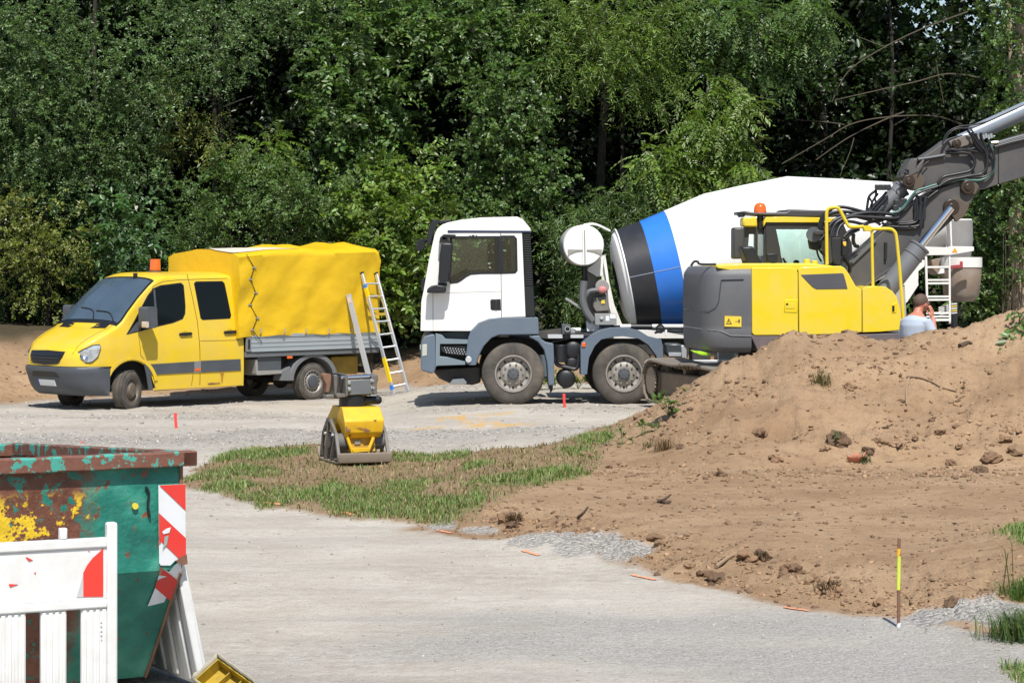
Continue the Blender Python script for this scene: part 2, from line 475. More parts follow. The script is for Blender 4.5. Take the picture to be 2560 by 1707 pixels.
FOOT = np.array([(-60, 42), (-14, 42.3), (-10, 43.6), (-8.2, 46), (-7, 47.2), (-4, 49.4), (-2.6, 48.2), (-1.5, 46.8), (0, 46.2), (2, 46.5), (8, 47), (60, 47)])
def H(X, Y):
    X = np.asarray(X, float); Y = np.asarray(Y, float)
    z = -0.24 * sst(-1.2, -3.0, X) * sst(36, 41.5, Y) + 0.05 * sst(-1.2, 0, X) * sst(34, 38, Y)
    z = z + 0.10 * sst(3.0, 4.5, X) * sst(31, 33.5, Y) * sst(42, 39.5, Y)
    # the raised dirt field with its ragged bank
    e = Y - np.interp(X, EDGE[:, 0], EDGE[:, 1])
    w = 0.25 * fbm(X * 1.6, Y * 0.5, 31, 3)
    fld = sst(0, 2.0, e + w - 0.2) * sst(-1.1, 0.1, X + 0.2 * w) * sst(34, 31, Y)
    z = z + 0.15 * fld
    z = z + fld * 0.035 * fbm(X * 0.9, Y * 0.5, 37, 3)
    bank = sst(0, 0.5, e) * sst(3.2, 1.2, e) * sst(-0.9, 0.3, X)
    z = z + bank * (0.10 * fbm(X * 3.0, Y * 1.8, 41, 5, .6) + 0.045 * np.abs(fbm(X * 9, Y * 6, 43, 3)))
    m = mound(X, Y)
    z = z + m + sst(0.02, 0.3, m) * (0.13 * fbm(X * 1.9, Y * 1.7, 51, 5, .62) + 0.085 * np.abs(fbm(X * 6, Y * 5, 53, 4, .6)))
    # turf island, low gravel ridge behind it
    s = sdist(ISLE, X, Y) if X.ndim else 0
    if X.ndim: z = z + 0.06 * sst(-0.15, 0.35, s + 0.12 * fbm(X * 3, Y * 2, 61, 2)) + 0.02 * sst(0, .5, s) * fbm(X * 4, Y * 3, 63, 3)
    ridge = np.exp(-((Y - 32.6 - 0.6 * fbm(X * .6, X * 0, 71, 2)) / 0.9) ** 2) * sst(-4.6, -3.6, X) * sst(1.6, 0.8, X)
    z = z + ridge * (0.10 + 0.05 * fbm(X * 3, Y * 3, 73, 3))
    # small heap of grey gravel at the bank
    for hx, hy, sx, sy, hz in ((0.28, 20.75, .33, .5, .10), (0.60, 20.3, .3, .45, .07), (0.92, 19.9, .25, .4, .05), (2.95, 16.5, .35, .3, .035), (3.35, 16.35, .4, .3, .04)):
        z = z + hz * np.exp(-((X - hx) / sx) ** 2 - ((Y - hy) / sy) ** 2)
    # grassy rise on the right edge
    z = z + 0.22 * np.exp(-((X - 4.2) / .60) ** 2 - ((Y - 18.4) / 1.6) ** 2)
    # earth bank in front of the wood
    ft = np.interp(X, FOOT[:, 0], FOOT[:, 1])
    bh = np.interp(X, [-16, -9, -6, -2, 0.5, 6, 16], [1.3, 1.22, 0.95, 0.62, 0.30, 0.35, 0.5])
    d = Y - ft
    z = z + bh * sst(-0.2, 5.2, d) + sst(0.2, 1.5, d) * (0.10 * fbm(X * 1.1, Y * 0.9, 81, 4) + 0.04 * np.abs(fbm(X * 4, Y * 3, 83, 3)))
    # general roughness
    z = z + 0.018 * fbm(X * 0.9, Y * 0.6, 91, 3) + 0.010 * fbm(X * 3.5, Y * 2.5, 93, 3) * sst(24, 30, Y) + 0.006 * fbm(X * 11, Y * 8, 95, 2)
    return z
def Hs(x, y): return float(H(np.array([x]), np.array([y]))[0])

def masks(X, Y):
    wx = 0.09 * fbm(X * 4, Y * 2, 101, 3); wy = 0.22 * fbm(X * 3, Y * 1.5, 103, 3)
    sd = sdist(DIRT, X + wx, Y + wy); si = sdist(ISLE, X + wx, Y + wy)
    ft = np.interp(X, FOOT[:, 0], FOOT[:, 1]); bank = Y - ft + 0.6 * fbm(X * 1.2, Y, 105, 3)
    dirt = np.maximum(sst(-.07, .09, sd), sst(-.3, .5, bank))
    isle = sst(-.08, .10, si)
    heap = 0
    for hx, hy, sx, sy in ((0.28, 20.75, .40, .6), (0.62, 20.25, .40, .6), (0.95, 19.85, .3, .45), (3.0, 16.40, .35, .25), (3.4, 16.25, .4, .25), (-.62, 22.2, .2, .35), (-.3, 21.9, .2, .25)):
        heap = np.maximum(heap, sst(.9, .5, ((X - hx + wx) / sx) ** 2 + ((Y - hy + wy) / sy) ** 2))
    dirt = np.maximum(dirt, sst(-.5, -.3, sd) * sst(-.5, -.3, si))
    gravel = np.clip(1 - np.maximum(dirt, isle), 0, 1)
    gravel = np.maximum(gravel, heap)
    g = np.zeros_like(X)
    for (gx, gy), rx, ry in GREENS:
        g = np.maximum(g, np.exp(-((X - gx) / rx) ** 2 - ((Y - gy) / ry) ** 2))
    green = sst(0.40, 0.80, g + 0.50 * fbm(X * 3.0, Y * 1.8, 107, 4)) * sst(-0.1, 0.1, si)
    rg = np.exp(-((X - 4.40) / .50) ** 2 - ((Y - 18.4) / 1.6) ** 2)
    rg2 = sst(2.75, 3.2, X) * sst(14.85, 14.45, Y + 0.25 * fbm(X * 3, Y * 2, 115, 2))
    green = np.maximum(green, sst(.25, .5, rg + 0.15 * fbm(X * 4, Y * 3, 109, 3)))
    green = np.maximum(green, 0.8 * sst(.3, .8, rg2))
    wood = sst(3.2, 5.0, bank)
    sand = np.zeros_like(X)
    for q in SANDS: sand = np.maximum(sand, sst(-.12, .2, sdist(q, X + 2.2 * wx, Y + 1.6 * wy)))
    sand = sand * sst(.25, .62, 0.5 + fbm(X * 9, Y * 3.5, 117, 3))
    dark = sst(.15, .75, 0.55 * fbm(X * .5, Y * .9, 111, 3) + sst(18.5, 15.2, Y) * .75 - 0.12) * sst(19, 16.5, Y)
    dark = np.maximum(dark, 0.9 * sst(1.6, 2.6, X) * sst(16.9, 16.2, Y) * sst(14.6, 15.3, Y))
    dark = np.maximum(dark, heap * 0.35)
    rough = np.clip(np.maximum(heap, np.exp(-((Y - 32.6) / 1.6) ** 2)) + sst(36.5, 39, Y) * 0.6 * sst(0.2, .6, .5 + fbm(X * .8, Y * .8, 113, 2)) + 0.12 * dark, 0, 1)
    moist = sst(0.35, 0.7, 0.5 + fbm(X * 0.45, Y * 0.8, 119, 3))
    return gravel, green, sand, dark, rough, wood, isle, moist

gm = bpy.data.materials.new('site ground'); nt, b = nodes_of(gm)
vec = texco(nt, (1, 1, 1))
a1 = N(nt, 'ShaderNodeVertexColor', layer_name='mask'); a2 = N(nt, 'ShaderNodeVertexColor', layer_name='mask2')
s1, s2 = N(nt, 'ShaderNodeSeparateColor'), N(nt, 'ShaderNodeSeparateColor')
nt.links.new(a1.outputs[0], s1.inputs[0]); nt.links.new(a2.outputs[0], s2.inputs[0])
nA, nB, nC = noise(nt, vec, 0.9, 6), noise(nt, vec, 7.0, 8, 0.62), noise(nt, vec, 38.0, 6, 0.65)
dirt = ramp(nt, nA, [(0.30, (0.275, 0.176, 0.100)), (0.52, (0.36, 0.242, 0.143)), (0.72, (0.425, 0.295, 0.18))])
dirt = mixc(nt, math_n(nt, 'MULTIPLY', ramp(nt, nB, [(.50, (0, 0, 0)), (.70, (1, 1, 1))]), 0.6), dirt, (0.185, 0.115, 0.068))
dirt = mixc(nt, ramp(nt, nC, [(.3, (.35, .35, .35)), (.55, (0, 0, 0))]), dirt, (0.20, 0.128, 0.078))
vo = N(nt, 'ShaderNodeTexVoronoi', feature='F1'); vo.inputs['Scale'].default_value = 26; nt.links.new(vec, vo.inputs['Vector'])
vo2 = N(nt, 'ShaderNodeTexVoronoi', feature='F1'); vo2.inputs['Scale'].default_value = 75; nt.links.new(vec, vo2.inputs['Vector'])
g1 = ramp(nt, nA, [(0.3, (0.445, 0.400, 0.335)), (0.5, (0.505, 0.463, 0.398)), (0.7, (0.56, 0.518, 0.452))])
vr = N(nt, 'ShaderNodeSeparateColor'); nt.links.new(vo.outputs['Color'], vr.inputs[0])
vr2 = N(nt, 'ShaderNodeSeparateColor'); nt.links.new(vo2.outputs['Color'], vr2.inputs[0])
g1 = mixc(nt, math_n(nt, 'MULTIPLY', ramp(nt, vr2.outputs[0], [(.62, (0, 0, 0)), (.95, (1, 1, 1))]), .33), g1, (0.24, 0.225, 0.205))
g1 = mixc(nt, math_n(nt, 'MULTIPLY', ramp(nt, nB, [(.5, (0, 0, 0)), (.68, (1, 1, 1))]), .35), g1, (0.36, 0.30, 0.23))
rgh = mixc(nt, vr.outputs[1], (0.26, 0.243, 0.215), (0.52, 0.49, 0.445))
st = noise(nt, texco(nt, (.22, 1.5, 1)), 1.0, 6, .6)
g1 = mixc(nt, math_n(nt, 'MULTIPLY', ramp(nt, st, [(.50, (0, 0, 0)), (.60, (1, 1, 1))]), .40), g1, (0.36, 0.325, 0.285))
st2 = noise(nt, texco(nt, (.5, 5.5, 1)), 1.0, 5, .6)
g1 = mixc(nt, math_n(nt, 'MULTIPLY', ramp(nt, st2, [(.55, (0, 0, 0)), (.68, (1, 1, 1))]), .30), g1, (0.60, 0.57, 0.52))
g1 = mixc(nt, math_n(nt, 'MULTIPLY', s2.outputs[0], .7), g1, rgh)
dk = mixc(nt, vr2.outputs[1], (0.21, 0.203, 0.193), (0.43, 0.418, 0.395))
g1 = mixc(nt, math_n(nt, 'MULTIPLY', a1.outputs[1], .75), g1, dk)
g1 = mixc(nt, math_n(nt, 'MULTIPLY', math_n(nt, 'MULTIPLY', s2.outputs[2], ramp(nt, nB, [(.4, (0, 0, 0)), (.6, (1, 1, 1))])), .35), g1, (0.32, 0.28, 0.235))
soil = ramp(nt, nB, [(.35, (0.10, 0.072, 0.042)), (.55, (0.22, 0.155, 0.09)), (.7, (0.33, 0.235, 0.145))])
# ISLE weight is what is neither gravel nor dirt: carried in mask2 blue channel of alpha
c = mixc(nt, s1.outputs[0], dirt, g1)
c = mixc(nt, math_n(nt, 'MULTIPLY', a2.outputs[1], .55), c, soil)
c = mixc(nt, math_n(nt, 'MULTIPLY', s1.outputs[1], .75), c, mixc(nt, nC, (0.10, 0.125, 0.04), (0.20, 0.21, 0.085)))
c = mixc(nt, math_n(nt, 'MULTIPLY', s1.outputs[2], .85), c, mixc(nt, nC, (0.50, 0.31, 0.10), (0.66, 0.43, 0.16)))
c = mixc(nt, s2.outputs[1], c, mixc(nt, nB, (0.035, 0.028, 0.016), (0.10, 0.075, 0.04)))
nt.links.new(c, b.inputs['Base Color'])
b.inputs['Roughness'].default_value = 0.92; b.inputs['Specular IOR Level'].default_value = 0.25
hgt = math_n(nt, 'ADD', math_n(nt, 'MULTIPLY', nB, 0.9), math_n(nt, 'MULTIPLY', nC, 0.35))
hg2 = math_n(nt, 'MULTIPLY', vo.outputs['Distance'], math_n(nt, 'MULTIPLY', math_n(nt, 'ADD', s2.outputs[0], 0.12), -1.1))
hgt = math_n(nt, 'ADD', hgt, math_n(nt, 'MULTIPLY', hg2, s1.outputs[0]))
hgt = math_n(nt, 'ADD', hgt, math_n(nt, 'MULTIPLY', vo2.outputs['Distance'], -0.22))
bump(nt, hgt, 0.9, 0.042, b)
GROUND = gm

cols, Yr = np.linspace(-0.345, 0.345, 640), np.exp(np.arange(math.log(11.0), math.log(63.0), 0.0058))
AA, YY = np.meshgrid(cols, Yr); XX = AA * YY
ZZ = H(XX.ravel(), YY.ravel()).reshape(XX.shape)
mk = masks(XX.ravel(), YY.ravel())
mk = [m_.reshape(XX.shape) for m_ in mk]
gravel, green, sandm, dark, rough, wood, isle, moist = mk
nr, nc = XX.shape
idx = np.arange(nr * nc).reshape(nr, nc)
quads = np.stack([idx[:-1, :-1], idx[:-1, 1:], idx[1:, 1:], idx[1:, :-1]], -1).reshape(-1, 4)
V = np.stack([XX, YY, ZZ], -1).reshape(-1, 3)
A1 = np.stack([gravel, green, sandm, dark], -1).reshape(-1, 4)
A2 = np.stack([rough, wood, moist, isle], -1).reshape(-1, 4)
fc = lambda a: a.ravel()[quads].mean(1)
mfield = mound(XX.ravel(), YY.ravel()).reshape(XX.shape)
reg = np.where(fc(gravel) > .5, 0, np.where(fc(isle) > .5, 1, np.where((fc(mfield) > .06), 2, np.where((fc(YY) > 41) | (fc(wood) > .5), 4, 3))))
for r_, nm in enumerate(('gravel_road', 'grass_verge', 'dirt_mound', 'dirt_ground', 'earth_bank')):
    q = quads[reg == r_]; u, inv = np.unique(q, return_inverse=True)
    o = mesh_np(nm, V[u], inv.reshape(-1, 4), GROUND, smooth=True, attrs={'mask': A1[u], 'mask2': A2[u]})
    tag(o, kind='structure')
# the wide coarse sheet that carries on beyond the finely built part
ax = np.sinh(np.linspace(-5.2, 5.2, 150)) * 3.6; ay = np.concatenate([np.linspace(-60, 8, 24), np.linspace(9, 70, 70), 70 + np.sinh(np.linspace(0.1, 4.6, 26)) * 6])
BX, BY = np.meshgrid(ax, ay)
inside = (np.abs(BX) < 0.335 * BY) & (BY > 11.4) & (BY < 61.5)
BZ = H(BX.ravel(), np.clip(BY.ravel(), 5, 62)).reshape(BX.shape) - np.where(inside, 0.45, 0.0)
mb_ = [m_.reshape(BX.shape) for m_ in masks(BX.ravel(), np.clip(BY.ravel(), 5, 64))]
idx = np.arange(BX.size).reshape(BX.shape)
q = np.stack([idx[:-1, :-1], idx[:-1, 1:], idx[1:, 1:], idx[1:, :-1]], -1).reshape(-1, 4)
tag(mesh_np('ground', np.stack([BX, BY, BZ], -1).reshape(-1, 3), q, GROUND, smooth=True,
    attrs={'mask': np.stack(mb_[:4], -1).reshape(-1, 4), 'mask2': np.stack([mb_[4], mb_[5], mb_[7], mb_[6]], -1).reshape(-1, 4)}), kind='structure')

# fast look-ups in the finely built sheet
_L0, _DL, _DA = math.log(11.0), 0.0058, cols[1] - cols[0]
def gsamp(arr, x, y):
    x = np.asarray(x, float); y = np.asarray(y, float)
    i = np.clip((np.log(np.maximum(y, 1)) - _L0) / _DL, 0, nr - 1.001); j = np.clip((x / np.maximum(y, 1) - cols[0]) / _DA, 0, nc - 1.001)
    i0, j0 = i.astype(int), j.astype(int); fi, fj = i - i0, j - j0
    return (arr[i0, j0] * (1 - fj) + arr[i0, j0 + 1] * fj) * (1 - fi) + (arr[i0 + 1, j0] * (1 - fj) + arr[i0 + 1, j0 + 1] * fj) * fi
def masks(x, y): return [gsamp(m_, x, y) for m_ in mk]
def H(x, y): return gsamp(ZZ, x, y)
def mound(x, y): return gsamp(mfield, x, y)
def Hs(x, y): return float(H(x, y))

# ---------------- loose stones, clods, grass: nobody could count them
_b = bmesh.new(); bmesh.ops.create_icosphere(_b, subdivisions=1, radius=1.0)
ICO_V = np.array([v.co[:] for v in _b.verts]); ICO_F = np.array([[v.index for v in f.verts] for f in _b.faces]); _b.free()
def rand_rot(n):
    q = rng.normal(size=(n, 4)); q /= np.linalg.norm(q, axis=1)[:, None]
    w, x, y, z = q.T
    return np.stack([1 - 2 * (y * y + z * z), 2 * (x * y - z * w), 2 * (x * z + y * w), 2 * (x * y + z * w), 1 - 2 * (x * x + z * z), 2 * (y * z - x * w), 2 * (x * z - y * w), 2 * (y * z + x * w), 1 - 2 * (x * x + y * y)], -1).reshape(n, 3, 3)
def rocks(X, Y, S, flat=0.6, sink=0.25, jag=0.28):
    n = len(X); nv = len(ICO_V)
    v = ICO_V[None] * (1 + jag * rng.normal(size=(n, nv, 1))) * (S[:, None, None]) * rng.uniform(.55, 1.0, (n, 1, 3))
    v = np.einsum('nij,nkj->nki', rand_rot(n), v); v[:, :, 2] *= flat
    z = H(X, Y)
    v += np.stack([X, Y, z + S * flat * (0.5 - sink)], -1)[:, None, :]
    f = (ICO_F[None] + (np.arange(n) * nv)[:, None, None]).reshape(-1, 3)
    return v.reshape(-1, 3), f, nv
def scatter(n, x0, x1, y0, y1, prob):
    """uniform on screen-like spread: density falls with distance"""
    out = [[], []]; k = 0
    for _ in range(12):
        y = np.exp(rng.uniform(math.log(y0), math.log(y1), n)); x = rng.uniform(x0, x1, n) * y
        p = prob(x, y); keep = rng.random(n) < p
        out[0].append(x[keep]); out[1].append(y[keep]); k += keep.sum()
        if k >= n: break
    return np.concatenate(out[0])[:n], np.concatenate(out[1])[:n]
STONE = bpy.data.materials.new('grey stone'); nt, b = nodes_of(STONE)
geo = N(nt, 'ShaderNodeVertexColor', layer_name='tone'); nt.links.new(geo.outputs[0], b.inputs['Base Color'])
b.inputs['Roughness'].default_value = 0.85; b.inputs['Specular IOR Level'].default_value = 0.3
def tone(n, nv, cols_, var=.15):
    c = np.array(cols_)[rng.integers(0, len(cols_), n)] * (1 + var * rng.normal(size=(n, 1)))
    c = np.clip(np.concatenate([c, np.ones((n, 1))], 1), 0.01, 1)
    return np.repeat(c, nv, 0)
GCOL = [(.38, .355, .315), (.32, .30, .27), (.44, .415, .375), (.26, .25, .235), (.40, .36, .30)]
def pg(x, y):
    g, gr, sa, dk_, ro, wo, il, mo = masks(x, y); return g * (0.05 + 0.95 * np.clip(ro, 0, 1) ** 1.3)
sx, sy = scatter(9000, -.24, .24, 12.5, 46, pg)
v, f, nv = rocks(sx, sy, (0.005 + 0.018 * rng.random(len(sx)) ** 2.4) * np.clip(sy / 24, .55, 1.6), .65)
tag(mesh_np('gravel_stones', v, f, STONE, attrs={'tone': tone(len(sx), nv, GCOL)}), 'small loose grey gravel stones strewn over the road and lot', 'gravel', kind='stuff')
DCOL = [(.27, .168, .097), (.21, .13, .076), (.33, .215, .128), (.15, .093, .056), (.29, .19, .112)]
def pd_(x, y):
    g, gr, sa, dk_, ro, wo, il, mo = masks(x, y)
    e = y - np.interp(x, EDGE[:, 0], EDGE[:, 1]); m_ = mound(x, y)
    d = (1 - g) * (1 - .7 * il) * (1 - wo)
    base = 0.10 + 0.75 * np.exp(-((e - .9) / .9) ** 2) * (x > -.8) + 0.55 * sst(.02, .2, m_) * sst(0.35, .6, .5 + fbm(x * 1.5, y * 1.2, 131, 3)) + 0.6 * np.exp(-((y - 25.9) / .7) ** 2) * (x > .8)
    return np.clip(d * base, 0, 1)
sx, sy = scatter(12000, -.24, .26, 15, 52, pd_)
S = (0.006 + 0.036 * rng.random(len(sx)) ** 3.6) * np.clip(sy / 24, .7, 1.6)
v, f, nv = rocks(sx, sy, S, .6, .45, .4)
tag(mesh_np('earth_crumbs', v, f, STONE, attrs={'tone': tone(len(sx), nv, DCOL)}), 'small brown earth crumbs strewn over the dirt mound, field and bank', 'earth', kind='stuff')
def pchip(x, y):
    g, gr, sa, dk_, ro, wo, il, mo = masks(x, y); return np.clip((1 - g) * (1 - .6 * il) * (1 - wo) * (.25 + .75 * sst(.4, .7, .5 + fbm(x * 1.3, y * .7, 151, 3))), 0, 1)
sx, sy = scatter(3000, -.24, .26, 15, 50, pchip)
v, f, nv = rocks(sx, sy, (0.006 + 0.022 * rng.random(len(sx)) ** 2.6) * np.clip(sy / 24, .7, 1.5), .3, -.1, .45)
tag(mesh_np('bark_chips', v, f, STONE, attrs={'tone': tone(len(sx), nv, [(.10, .062, .038), (.15, .095, .058), (.30, .21, .14), (.13, .085, .05), (.36, .27, .19)])}), 'dark bark chips and root bits littering the dirt field and mound', 'litter', kind='stuff')
# larger clods one can tell apart
CLODS = [(2120, 975, .13), (2100, 1102, .15), (1900, 1085, .12), (2000, 1090, .11), (2060, 1122, .08), (1940, 1150, .10), (1700, 1120, .07), (1800, 1190, .10), (2200, 1110, .13), (2245, 1115, .11), (2290, 1100, .10), (2170, 1130, .10), (2350, 1085, .10), (2400, 1120, .09), (2320, 1190, .09),
         (1265, 1300, .14), (1280, 1315, .08), (1290, 1328, .05), (1660, 1365, .09), (1600, 1340, .06), (1860, 1400, .12), (1905, 1398, .11), (1980, 1430, .10), (2035, 1455, .11), (2065, 1475, .12), (2085, 1485, .09), (1790, 1452, .11), (1760, 1440, .08), (1720, 1420, .06), (1960, 1480, .06), (2200, 1510, .06), (2380, 1510, .08), (1640, 1350, .10), (1620, 1395, .06), (1560, 1165, .06), (1470, 1140, .09), (1520, 1170, .06), (2480, 1150, .13), (2530, 1130, .15), (2540, 1080, .14), (2510, 1100, .10), (2450, 1180, .10), (2380, 1160, .08)]
def on_ground(px, py):
    r = ray(px, py); t = 12.0
    while t < 62:
        if CAMZ + r.z * t <= Hs(r.x * t, t): break
        t += 0.25
    lo, hi = t - .25, t
    for _ in range(9):
        m_ = (lo + hi) / 2
        if CAMZ + r.z * m_ <= Hs(r.x * m_, m_): hi = m_
        else: lo = m_
    return r.x * hi, hi
CLODO = []
for k, (px, py, s) in enumerate(CLODS):
    x, y = on_ground(px, py)
    _b = bmesh.new(); bmesh.ops.create_icosphere(_b, subdivisions=3, radius=s * .62)
    for vv in _b.verts:
        q_ = vv.co / s; n_ = 1 + 1.1 * float(fbm(np.array(q_.x * 2.2 + q_.z * 1.7 + k * 3.1), np.array(q_.y * 2.2 - q_.z * 1.3), 7 + k, 3)) + .28 * (random.random() - .5); vv.co = Vector((vv.co.x * n_ * 1.15, vv.co.y * n_, vv.co.z * n_ * .7))
    me = bpy.data.meshes.new('earth_clod'); _b.to_mesh(me); _b.free()
    a = me.color_attributes.new('tone', 'FLOAT_COLOR', 'POINT'); cc = DCOL[(k * 3) % 5]
    a.data.foreach_set('color', [u for _ in me.vertices for u in (cc[0] * .85, cc[1] * .85, cc[2] * .85, 1)])
    me.materials.append(STONE)
    o = bpy.data.objects.new('earth_clod', me); COL.objects.link(o); o.location = (x, y, Hs(x, y) + s * .12); o.rotation_euler = (random.uniform(-.3, .3), random.uniform(-.3, .3), random.uniform(0, 6))
    CLODO.append((px, py, o))

ORD = ('first', 'second', 'third', 'fourth', 'fifth', 'sixth', 'seventh', 'eighth', 'ninth', 'tenth', 'eleventh', 'twelfth', 'thirteenth', 'fourteenth', 'fifteenth', 'sixteenth', 'seventeenth', 'eighteenth', 'nineteenth', 'twentieth', 'next to last', 'last')
for zn, test in (('bank beside the road', lambda px, py: py > 1290), ('right end of the mound foot', lambda px, py: py <= 1290 and px > 2300), ('middle of the mound slope', lambda px, py: py <= 1290 and 1850 < px <= 2300), ('left foot of the mound', lambda px, py: py <= 1290 and px <= 1850)):
    for k, (px, py, o) in enumerate(sorted([c_ for c_ in CLODO if test(c_[0], c_[1])], key=lambda c_: c_[0])):
        tag(o, 'brown earth clod, %s from the left on the %s' % (ORD[min(k, 21)], zn), 'clod', 'loose earth clods on the dirt')

def leaf_mat(name, rough=.38, transl=.28):
    m = bpy.data.materials.new(name); nt, b = nodes_of(m); out = nt.nodes['Material Output']
    a = N(nt, 'ShaderNodeVertexColor', layer_name='tone')
    nt.links.new(a.outputs[0], b.inputs['Base Color']); b.inputs['Roughness'].default_value = rough; b.inputs['Specular IOR Level'].default_value = .5
    t = N(nt, 'ShaderNodeBsdfTranslucent'); g_ = N(nt, 'ShaderNodeGamma'); 
    mm = mixc(nt, 1.0, a.outputs[0], (1.35, 1.45, .6), 'MULTIPLY'); nt.links.new(mm, t.inputs[0])
    mx = N(nt, 'ShaderNodeMixShader'); mx.inputs[0].default_value = transl
    nt.links.new(b.outputs[0], mx.inputs[1]); nt.links.new(t.outputs[0], mx.inputs[2]); nt.links.new(mx.outputs[0], out.inputs[0])
    return m
LEAF, GRASSM = leaf_mat('leaf', .36, .36), leaf_mat('grass blade', .55, .35)

def blades(X, Y, L, lean=.95, w=.006, cols_=None):
    n = len(X); a = rng.uniform(0, 2 * np.pi, n); d = np.stack([np.cos(a), np.sin(a), np.zeros(n)], -1); s = np.stack([-np.sin(a), np.cos(a), np.zeros(n)], -1)
    base = np.stack([X, Y, H(X, Y) - .01], -1); ln = rng.uniform(.2, 1, n)[:, None] * lean
    up = np.array([0, 0, 1.0])
    p1 = base + (up * .55 + d * ln * .25) * L[:, None]; p2 = base + (up * (1 - .35 * ln) + d * ln * .9) * L[:, None]
    W = (w * (0.6 + .8 * rng.random(n)))[:, None]
    v = np.stack([base - s * W, base + s * W, p1 + s * W * .8, p1 - s * W * .8, p2], 1)
    o = (np.arange(n) * 5)[:, None]
    f = np.concatenate([o + np.array([[0, 1, 2]]), o + np.array([[0, 2, 3]]), o + np.array([[3, 2, 4]])])
    return v.reshape(-1, 3), f, 5
def pgr(x, y):
    g, gr, sa, dk_, ro, wo, il, mo = masks(x, y); return np.clip(gr * (y < 40) + .05 * il, 0, 1)
gx, gy = scatter(56000, -.16, .27, 13.8, 34, pgr)
GRC = [(.17, .27, .060), (.12, .22, .05), (.24, .31, .10), (.33, .32, .15), (.15, .25, .07)]
v, f, nv = blades(gx, gy, (.03 + .12 * rng.random(len(gx)) ** 2.0) * np.clip(.65 + .5 * fbm(gx * 2, gy * 1.5, 141, 2), .4, 1.3), w=.0042)
tag(mesh_np('grass', v, f, GRASSM, attrs={'tone': tone(len(gx), nv, GRC, .2)}), 'short green grass growing on the verge island and right edge', 'grass', kind='stuff')
def pdry(x, y):
    g, gr, sa, dk_, ro, wo, il, mo = masks(x, y); return np.clip(il * (.3 + .3 * gr), 0, 1)
gx, gy = scatter(7000, -.16, .1, 20, 34, pdry)
v, f, nv = blades(gx, gy, .03 + .06 * rng.random(len(gx)), lean=1.6, w=.006)
tag(mesh_np('dry_grass', v, f, GRASSM, attrs={'tone': tone(len(gx), nv, [(.30, .235, .12), (.36, .29, .16), (.22, .17, .09), (.16, .15, .06)], .2)}), 'dry straw and trampled grass lying on the bare verge soil', 'grass', kind='stuff')
# ------------------------------------------------------------------ trees and shrubs
BARK = M('tree bark', (0.026, 0.022, 0.017), 0.9, var=0.35, vs=6, bmp=0.01, bs=18, stretch=(1, 1, .3))
BARKL = M('pale tree bark', (0.30, 0.24, 0.165), 0.9, var=0.25, vs=5, bmp=0.01, bs=16, stretch=(1, 1, .3))
TWIG = M('grey twigs', (0.085, 0.070, 0.05), 0.9, var=0.25)
